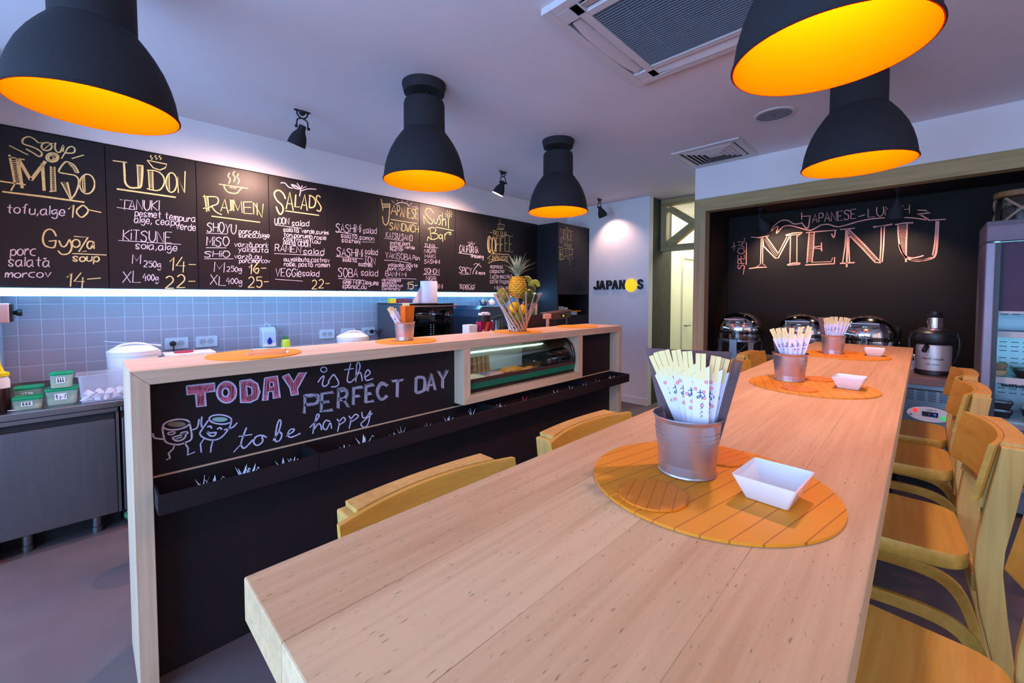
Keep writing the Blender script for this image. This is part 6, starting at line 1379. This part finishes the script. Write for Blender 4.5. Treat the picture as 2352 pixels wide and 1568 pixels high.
# ------------------------------------------------------------------ buffet table with chafing dishes
BZ = .785
wood('dark_top', rgb(128, 104, 104), rgb(104, 84, 84), axis=1, grain=50, rough=.4)
bt = thing('buffet_table', 'dark topped buffet table under the chalked lunch menu', 'table', (4.38, .80, 0))
MB().box(-.42, .42, -.685, .688, BZ-.035, BZ).build('tabletop', 'dark_top', bt, bevel=.002)
MB().box(-.38, .42, -.66, .66, .06, BZ-.0355).build('base_cabinet', 'black_niche', bt); MB().box(-.34, .40, -.62, .62, 0, .0595).build('plinth', 'black_matt', bt)
CH = [('leftmost chrome chafing dish on the buffet, beside the pine post', 1.222), ('middle chrome chafing dish, behind the middle bucket of chopsticks', .742), ('right chrome chafing dish, behind the farthest bucket of chopsticks', .315)]
def chafer(x, y, lab, first=[None]):
    if first[0] is not None: return dup(first[0], (x, y, BZ+.0004), None, lab, 'chafing dishes on the buffet')
    t = thing('chafing_dish', lab, 'chafing dish', (x, y, BZ+.0004), 0, 'chafing dishes on the buffet'); first[0] = t
    MB().lathe([(.186, .262), (.188, .272), (.180, .318), (.158, .365), (.118, .405), (.066, .428), (.005, .435)], 56, cap0=False, cap1=True).build('lid', 'chrome', t)
    MB().lathe([(.196, .238), (.200, .240), (.200, .258), (.194, .262), (.186, .2618)], 56, cap0=False, cap1=False).build('seal_ring', 'black_gloss', t)
    MB().lathe([(.05, .148), (.155, .152), (.184, .165), (.190, .178), (.191, .2375)], 56, cap0=True, cap1=True).build('water_pan', 'chrome', t)
    MB().lathe([(.192, .168), (.200, .170), (.200, .180), (.192, .182)], 56, cap0=False, cap1=False).build('frame_ring', 'steel', t)
    MB().tube([(-.152, -.085, .352), (-.185, -.085, .372), (-.185, .085, .372), (-.152, .085, .352)], .008, 8).build('lid_handle', 'chrome', t)
    for a in (PI*.78, PI*1.22, PI*.22, -PI*.22):
        c, s = math.cos(a), math.sin(a)
        b = MB(); b.T = Matrix.Rotation(a, 4, 'Z'); b.rings([[(.19+dx-.006, -wd, z), (.19+dx+.006, -wd, z), (.19+dx+.006, wd, z), (.19+dx-.006, wd, z)] for dx, wd, z in ((.022, .030, 0), (.016, .026, .05), (.008, .022, .11), (.008, .026, .169))], True, True, True); b.build('leg', 'steel', t)
    b = MB()
    for s in (-1, 1): b.tube([(-.175, s*.10, .165), (-.17, s*.09, .14), (-.165, s*.035, .075), (-.16, s*.03, .075)], .003, 6)
    b.build('wire_bracket', 'chrome', t)
    MB().lathe([(.030, .050), (.034, .052), (.034, .092), (.026, .098), (.0, .099)], 24, (-.155, .0, 0), cap0=True, cap1=False).build('burner', 'steel', t)
    MB().box(-.215, -.205, -.03, .03, .0, .19).build('front_strut', 'steel', t); MB().box(-.206, -.194, -.012, .012, .225, .262).build('hinge_clip', 'black_plastic', t)
    index_kids(t); return t
for lab, y in CH: chafer(4.32, y, lab)
# contact grill
gg = thing('contact_grill', 'black contact grill between the chafing dishes and the juicer', 'grill', (4.66, .195, BZ+.0004))
MB().box(-.12, .13, -.075, .075, .0, .20).build('lower_housing', 'black_plastic', gg, bevel=.01); MB().box(-.125, .125, -.072, .072, .225, .325).build('upper_plate', 'black_plastic', gg, bevel=.015)
MB().box(-.12, .12, -.07, .07, .2005, .2245).build('hot_plates', 'steel_dull', gg); MB().tube([(-.115, -.05, .28), (-.122, -.05, .30), (-.122, .05, .30), (-.115, .05, .28)], .010, 8).build('handle', 'black_gloss', gg)
b = MB(); b.box(-.1285, -.1255, -.06, .06, .30, .306); b.build('trim_line', 'chrome', gg)
# ------------------------------------------------------------------ refrigerated steel counter with control panel
FZ = .80
fc = thing('steel_counter', 'refrigerated steel counter with an oval control panel behind the far chairs', 'fridge counter', (4.35, -.08, 0))
MB().box(-.33, .465, -.185, .192, FZ-.048, FZ+.004).build('counter_top', 'dark_top', fc, bevel=.004)
MB().box(-.30, .465, -.185, .188, .09, FZ-.0485).build('body', 'steel', fc)
MB().box(-.27, .46, -.18, .18, 0, .0895).build('plinth', 'black_matt', fc)
MB().box(-.304, -.3005, -.183, .186, .715, .722).build('panel_gap', 'ink', fc)
sl = MB()
for j in range(6):
    for k in range(6): y = -.165+k*.055; sl.box(-.3025, -.3003, y, y+.040, .645+j*.0125, .649+j*.0125)
for j in range(4):
    for k in range(6): y = -.165+k*.055; sl.box(-.3025, -.3003, y, y+.040, .445-j*.0125, .449-j*.0125)
sl.build('vent_slots', 'ink', fc)
b = MB(); b.rings([[(x, .032+R*.112*math.cos(2*PI*j/48), .553+R*.052*math.sin(2*PI*j/48)) for j in range(48)] for R, x in ((1, -.3003), (1, -.308), (.97, -.310))], True, True, False); b.build('control_panel', 'white_plastic', fc)
b = MB(); b.rings([[(x, .032+R*.112*math.cos(2*PI*j/48), .553+R*.052*math.sin(2*PI*j/48)) for j in range(48)] for R, x in ((1.045, -.3003), (1.045, -.306))], False, True, False); b.build('panel_rim', 'machine_blue', fc)
MB().box(-.3145, -.3102, -.012, .066, .540, .572).build('display', 'black_gloss', fc)
def seg(y, z, h, on, w=.0035):
    m = MB(); L2 = h*.5; q = {'t': (0, h), 'm': (0, L2), 'b': (0, 0)}
    for s in on:
        if s in 'tmb': m.box(-.3155, -.3147, y-h*.5+.002, y-.002, z+q[s][1]-w/2, z+q[s][1]+w/2)
        else:
            yy = y if s in 'lL' else y-h*.5; z0 = z+(L2 if s in 'lr' else 0); m.box(-.3155, -.3147, yy-w/2, yy+w/2, z0+.001, z0+L2-.001)
    return m
d4 = seg(.008, .547, .018, 'lrmR'); d4.build('display_digit', 'led_blue', fc); seg(.036, .547, .018, 'm').build('display_digit', 'led_blue', fc)
MB().box(-.3145, -.3102, .088, .112, .560, .586).build('button', 'led_red', fc, bevel=.002); MB().box(-.3145, -.3102, -.048, -.026, .527, .553).build('button', 'led_green', fc, bevel=.002)
K2 = Chalk(0, 0, 1, lambda u, v: Vector((4.35-.3103, -.08+u, v)), (-1, 0, 0), .0004)
def flat_text(K2, key, t, y0, z, ln, cap, w):
    gs = [glyph(c) for c in t]; tot = sum(g[1]+1.6 for g in gs)-1.6; cur = 0
    for sts, wd in gs:
        for st in sts: K2.line(key, [(y0-(cur+px)*ln/tot, z+py*cap/6) for px, py in st], w, rough=0)
        cur += wd+1.6
flat_text(K2, 'c', 'CONTI', .040, .579, .044, .010, .0022)
for k in range(3):
    a = PI*k/3; K2.line('b', [(.122-.012*math.cos(a), .540-.012*math.sin(a)), (.122+.012*math.cos(a), .540+.012*math.sin(a))], .003, rough=0)
K2.emit(fc, {'c': ('printed_word', 'ink'), 'b': ('snowflake', 'print_blue')}, Vector((4.35, -.08, 0)))
# ------------------------------------------------------------------ juicer
ju = thing('juicer', 'steel and black centrifugal juicer standing on the steel counter', 'juicer', (4.28, -.062, FZ+.0044))
MB().lathe([(.098, 0), (.100, .02), (.096, .035)], 40).build('base', 'black_plastic', ju)
MB().lathe([(.094, .0352), (.095, .195), (.090, .215)], 48).build('motor_body', 'bright_steel', ju)
MB().lathe([(.091, .2152), (.112, .235), (.118, .27), (.112, .30), (.09, .318), (.05, .326)], 48).build('bowl', 'black_plastic', ju)
MB().lathe([(.084, .3185), (.080, .331), (.05, .335)], 40).build('lid_ring', 'steel', ju)
MB().lathe([(.046, .3262), (.046, .408)], 36).build('feed_tube', 'chrome', ju); MB().lathe([(.048, .4082), (.050, .42), (.044, .43), (.036, .432), (.034, .45), (.0, .455)], 36, cap0=True, cap1=False).build('pusher', 'black_plastic', ju)
for s in (-1, 1): MB().tube(cr_like([(0, s*.115, .30), (-.01, s*.128, .24), (-.01, s*.122, .15), (0, s*.104, .09)], 4), .009, 8).build('clamp_arm', 'black_plastic', ju)
MB().tube([(-.085, .035, .205), (-.115, .045, .185), (-.125, .05, .170)], [.016, .015, .013], 12).build('spout', 'black_plastic', ju)
K3 = Chalk(0, 0, 1, lambda u, v: Vector((4.28-.0957*math.cos(u/.0957), -.062+.0957*math.sin(u/.0957), FZ+.0044+v)), (-1, 0, 0), .0003)
flat_text(K3, 'c', 'robot coupe', .062, .112, .115, .016, .0022); flat_text(K3, 'c', 'j 80 ultra', .045, .075, .075, .010, .0018)
K3.emit(ju, {'c': ('printed_word', 'ink')}, Vector((4.28, -.062, FZ+.0044)))
sm = MB().box(-.05, .05, -.03, .035, 0, .11).build('spice_carton', 'label_white', None, (4.46, .02, FZ+.0044)); 
sm.location = (4.47, .045, FZ+.0044); tag(sm, 'small pale carton between the table end and the juicer', 'carton')
# ------------------------------------------------------------------ tall display fridge
mat('fridge_grey', rgb(132, 128, 144), .4, .3, var=.03); mat('fridge_dark', rgb(46, 44, 50), .4); mat('fridge_inside', rgb(150, 176, 184), .35, .3, var=.04, scale=6); mat('blind', rgb(76, 66, 88), .75, var=.05); mat('base_blue', rgb(96, 104, 124), .45, var=.04)
fx, fyl, fyr = 3.97, -.272, -1.15
df2 = thing('display_fridge', 'tall open display fridge with a half drawn dark blind, at the right edge', 'display fridge', (fx, (fyl+fyr)/2, 0)); hw3 = (fyl-fyr)/2
MB().box(.46, .50, -hw3+.03, hw3-.03, .10, 1.83).build('back_wall', 'fridge_inside', df2)
for s in (1, -1):
    y0, y1 = (hw3-.03, hw3) if s > 0 else (-hw3, -hw3+.03)
    MB().box(.055, .50, y0, y1, .12, 1.70).build('side_wall', 'fridge_grey', df2)
    b = MB(); b.prism([(0, .12), (.054, .12), (.054, 1.70), (0, 1.70)], 1, y0-.012 if s > 0 else y0, y1 if s > 0 else y1+.012); b.build('front_post', 'fridge_grey', df2, bevel=.006)
    MB().box(.012, .034, y0-.034 if s > 0 else y1+.012, y0-.0125 if s > 0 else y1+.034, .56, 1.70).build('post_seal', 'fridge_dark', df2)
MB().prism([(.0, 1.705), (-.012, 1.74), (.0, 1.80), (.03, 1.835), (.50, 1.835), (.50, 1.705)], 1, -hw3, hw3).build('canopy', 'fridge_grey', df2, bevel=.006)
MB().box(.003, .5, -hw3, hw3, .20, .545).build('base_front', 'base_blue', df2, bevel=.004); MB().box(.0, .5, -hw3, hw3, .545, .575).build('sill', 'fridge_grey', df2, bevel=.004); MB().box(-.004, .5, -hw3, hw3, .165, .199).build('bumper', 'fridge_grey', df2, bevel=.004); MB().box(.02, .5, -hw3+.01, hw3-.01, .03, .1645).build('kick_plate', 'base_blue', df2); MB().box(.04, .5, -hw3+.03, hw3-.03, 0, .0299).build('plinth', 'black_matt', df2)
MB().box(.0295, .4599, -hw3+.031, hw3-.031, .5755, .59).build('bottom_deck', 'fridge_inside', df2)
for z, d0 in ((.845, .12), (1.135, .16), (1.475, .20)):
    MB().box(d0, .459, -hw3+.0305, hw3-.0305, z-.02, z).build('shelf', 'fridge_inside', df2); MB().box(d0-.012, d0-.0005, -hw3+.0305, hw3-.0305, z-.034, z+.004).build('shelf_edge', 'ac_white', df2)
MB().box(.10, .16, -hw3+.05, hw3-.05, 1.672, 1.70).build('light_tube', 'led_fridge', df2)
MB().box(.165, .185, -hw3+.05, hw3-.05, 1.1155-.012, 1.1155-.002).build('shelf_light', 'led_fridge', df2)
sb2 = MB()
for z in (1.05, 1.02, .99, .76, .73, .70, 1.27, 1.24, .94, .91):
    for k in range(16): y = hw3-.06-k*.052; sb2.box(.457, .4598, y-.034, y, z, z+.004)
sb2.build('air_slots', 'ink', df2)
MB().box(.060, .064, -hw3+.05, hw3-.062, 1.272, 1.704).build('night_blind', 'blind', df2); MB().box(.056, .068, -hw3+.05, hw3-.062, 1.258, 1.2715).build('blind_bar', 'ac_white', df2)
MB().box(.15, .156, -hw3+.3, hw3-.17, 1.108, 1.134).build('price_rail', 'label_white', df2)
# things inside
mat('bowl_wood', rgb(196, 168, 132), .6, var=.12, scale=40); mat('bowl_wood_dark', rgb(150, 124, 104), .6, var=.12, scale=40)
def bowl(x, y, z, R, h, ma, lab, nm='bowl', cat='bowl', grp=None):
    o = MB().lathe([(R*.7, 0), (R*.92, h*.5), (R, h), (R*.94, h), (R*.86, h*.5), (R*.6, h*.15), (0, h*.14)], 32, cap0=True, cap1=False).build(nm, ma, None, (x, y, z)); tag(o, lab, cat, grp); return o
bowl(fx+.21, -.355, .8458, .050, .040, 'bowl_wood', 'lower pale wooden bowl on the upper visible fridge shelf', grp='wooden bowls in the fridge'); bowl(fx+.21, -.355, .8863, .050, .042, 'bowl_wood_dark', 'upper brown wooden bowl stacked in the fridge', grp='wooden bowls in the fridge')
def lidbox(x, y, z, R, h, lab, lid='thin_plastic', box='black_plastic', grp='black takeaway trays in the fridge'):
    t = thing('takeaway_tray', lab, 'takeaway tray', (x, y, z), 0, grp)
    def rr(f, zz): return [(px, py, zz) for px, py in rrect(-R*f, R*f, -R*f, R*f, R*.35*f, 4)]
    MB().rings([rr(.72, 0), rr(1.0, h*.7), rr(1.04, h*.72), rr(.94, h*.70), rr(.7, h*.1)], True, True, True).build('tray', box, t); MB().rings([rr(1.02, h*.725), rr(.97, h*.95), rr(.9, h)], False, True, True).build('clear_lid', lid, t)
lidbox(fx+.24, -.515, .8458, .095, .070, 'black takeaway tray with a clear lid on the upper visible fridge shelf')
lidbox(fx+.15, -.372, .5908, .052, .055, 'lower of two round lidded tubs at the bottom left of the fridge', box='fridge_dark', grp='lidded tubs in the fridge'); lidbox(fx+.15, -.372, .6463, .052, .055, 'upper of two round lidded tubs at the bottom left of the fridge', box='fridge_dark', grp='lidded tubs in the fridge')
lidbox(fx+.12, -.53, .5908, .075, .075, 'black takeaway tray on the bottom deck of the fridge')
cc = thing('wire_rack', 'small black wire rack hanging under the fridge shelf', 'rack', (fx+.25, -.43, .78))
b = MB()
for k in range(7): b.box(-.03, .03, -.045+k*.014, -.041+k*.014, 0, .004)
b.box(-.03, -.026, -.05, .05, -.004, -.0001).box(.026, .03, -.05, .05, -.004, -.0001).box(-.002, .002, -.002, .002, .0041, .0445); b.build('rack_bars', 'black_matt', cc)
# ------------------------------------------------------------------ jar on the fridge
jr = thing('rope_lantern', 'glass jar with crossed rope bands and a flat brown lid on top of the fridge', 'jar', (4.22, -.425, 1.8356))
MB().lathe([(.100, 0), (.104, .004), (.104, .15), (.096, .165), (.094, .165), (.100, .15), (.100, .006), (0, .005)], 40, cap0=True, cap1=False).build('jar_wall', 'clear_glass', jr)
mat('lid_brown', rgb(132, 92, 54), .6, var=.2, scale=60); mat('jar_brown', rgb(54, 26, 20), .35, var=.3, scale=30)
MB().lathe([(.108, .1655), (.114, .170), (.114, .196), (.108, .202), (0, .203)], 40, cap0=True, cap1=False).build('lid', 'lid_brown', jr)
MB().lathe([(.06, .0065), (.08, .02), (.078, .09), (.05, .11)], 24).build('contents', 'jar_brown', jr)
for s in (-1, 1):
    for q in range(3):
        a0 = PI+q*2*PI/3; MB().tube([(.1065*math.cos(a0+s*(k/8-.5)*1.35), .1065*math.sin(a0+s*(k/8-.5)*1.35), .01+.145*k/8) for k in range(9)], .006, 6, flat=1.3).build('rope_band', 'carton_yellow' if False else 'bowl_wood_dark', jr)
# ------------------------------------------------------------------ light and camera
def area(nm, loc, rot, sx, sy, e, col):
    l = bpy.data.lights.new(nm, 'AREA'); l.shape = 'RECTANGLE'; l.size = sx; l.size_y = sy; l.energy = e; l.color = col
    o = bpy.data.objects.new(nm, l); COL.objects.link(o); o.location = loc; o.rotation_euler = rot; return o
# evening daylight through the shop window on the left
area('daylight_and_fill', (XW-.12, .7, 1.375), (0, -PI/2, 0), 2.0, 5.1, 330, (.32, .58, 1.0))
area('daylight_and_fill', (.4, YW-.12, 1.375), (PI/2, 0, 0), 4.3, 2.0, 34, (1.0, .72, .72))  # added pinkish fill, set outside the invented front window
# corridor ceiling lamp
area('corridor_lamp', (6.3, 2.05, ZC-.02), (0, 0, 0), 1.4, .7, 32, (1.0, .98, .80))
w = bpy.data.worlds.new('World'); SC.world = w; w.use_nodes = True
w.node_tree.nodes['Background'].inputs['Color'].default_value = (.30, .40, .62, 1); w.node_tree.nodes['Background'].inputs['Strength'].default_value = .25
cd = bpy.data.cameras.new('Camera'); cd.sensor_fit = 'HORIZONTAL'; cd.sensor_width = 36.0; cd.lens = F/2352.0*36.0; cd.shift_y = -(784.0-CY)/2352.0; cd.clip_start = .02; cd.clip_end = 50
co = bpy.data.objects.new('Camera', cd); COL.objects.link(co)
m4 = RM.to_4x4(); m4.translation = CAMP; co.matrix_world = m4; SC.camera = co
SC.view_settings.view_transform = 'Standard'; SC.view_settings.look = 'None'; SC.view_settings.exposure = 0.0; SC.view_settings.gamma = 1.0; SC.view_settings.use_curve_mapping = False
cy = SC.cycles; cy.use_denoising = True; cy.max_bounces = 8; cy.diffuse_bounces = 4; cy.glossy_bounces = 4; cy.transmission_bounces = 6; cy.transparent_max_bounces = 12; cy.sample_clamp_indirect = 6.0; cy.caustics_reflective = False; cy.caustics_refractive = False; cy.blur_glossy = 0.5
try: cy.denoiser = 'OPENIMAGEDENOISE'
except Exception: pass
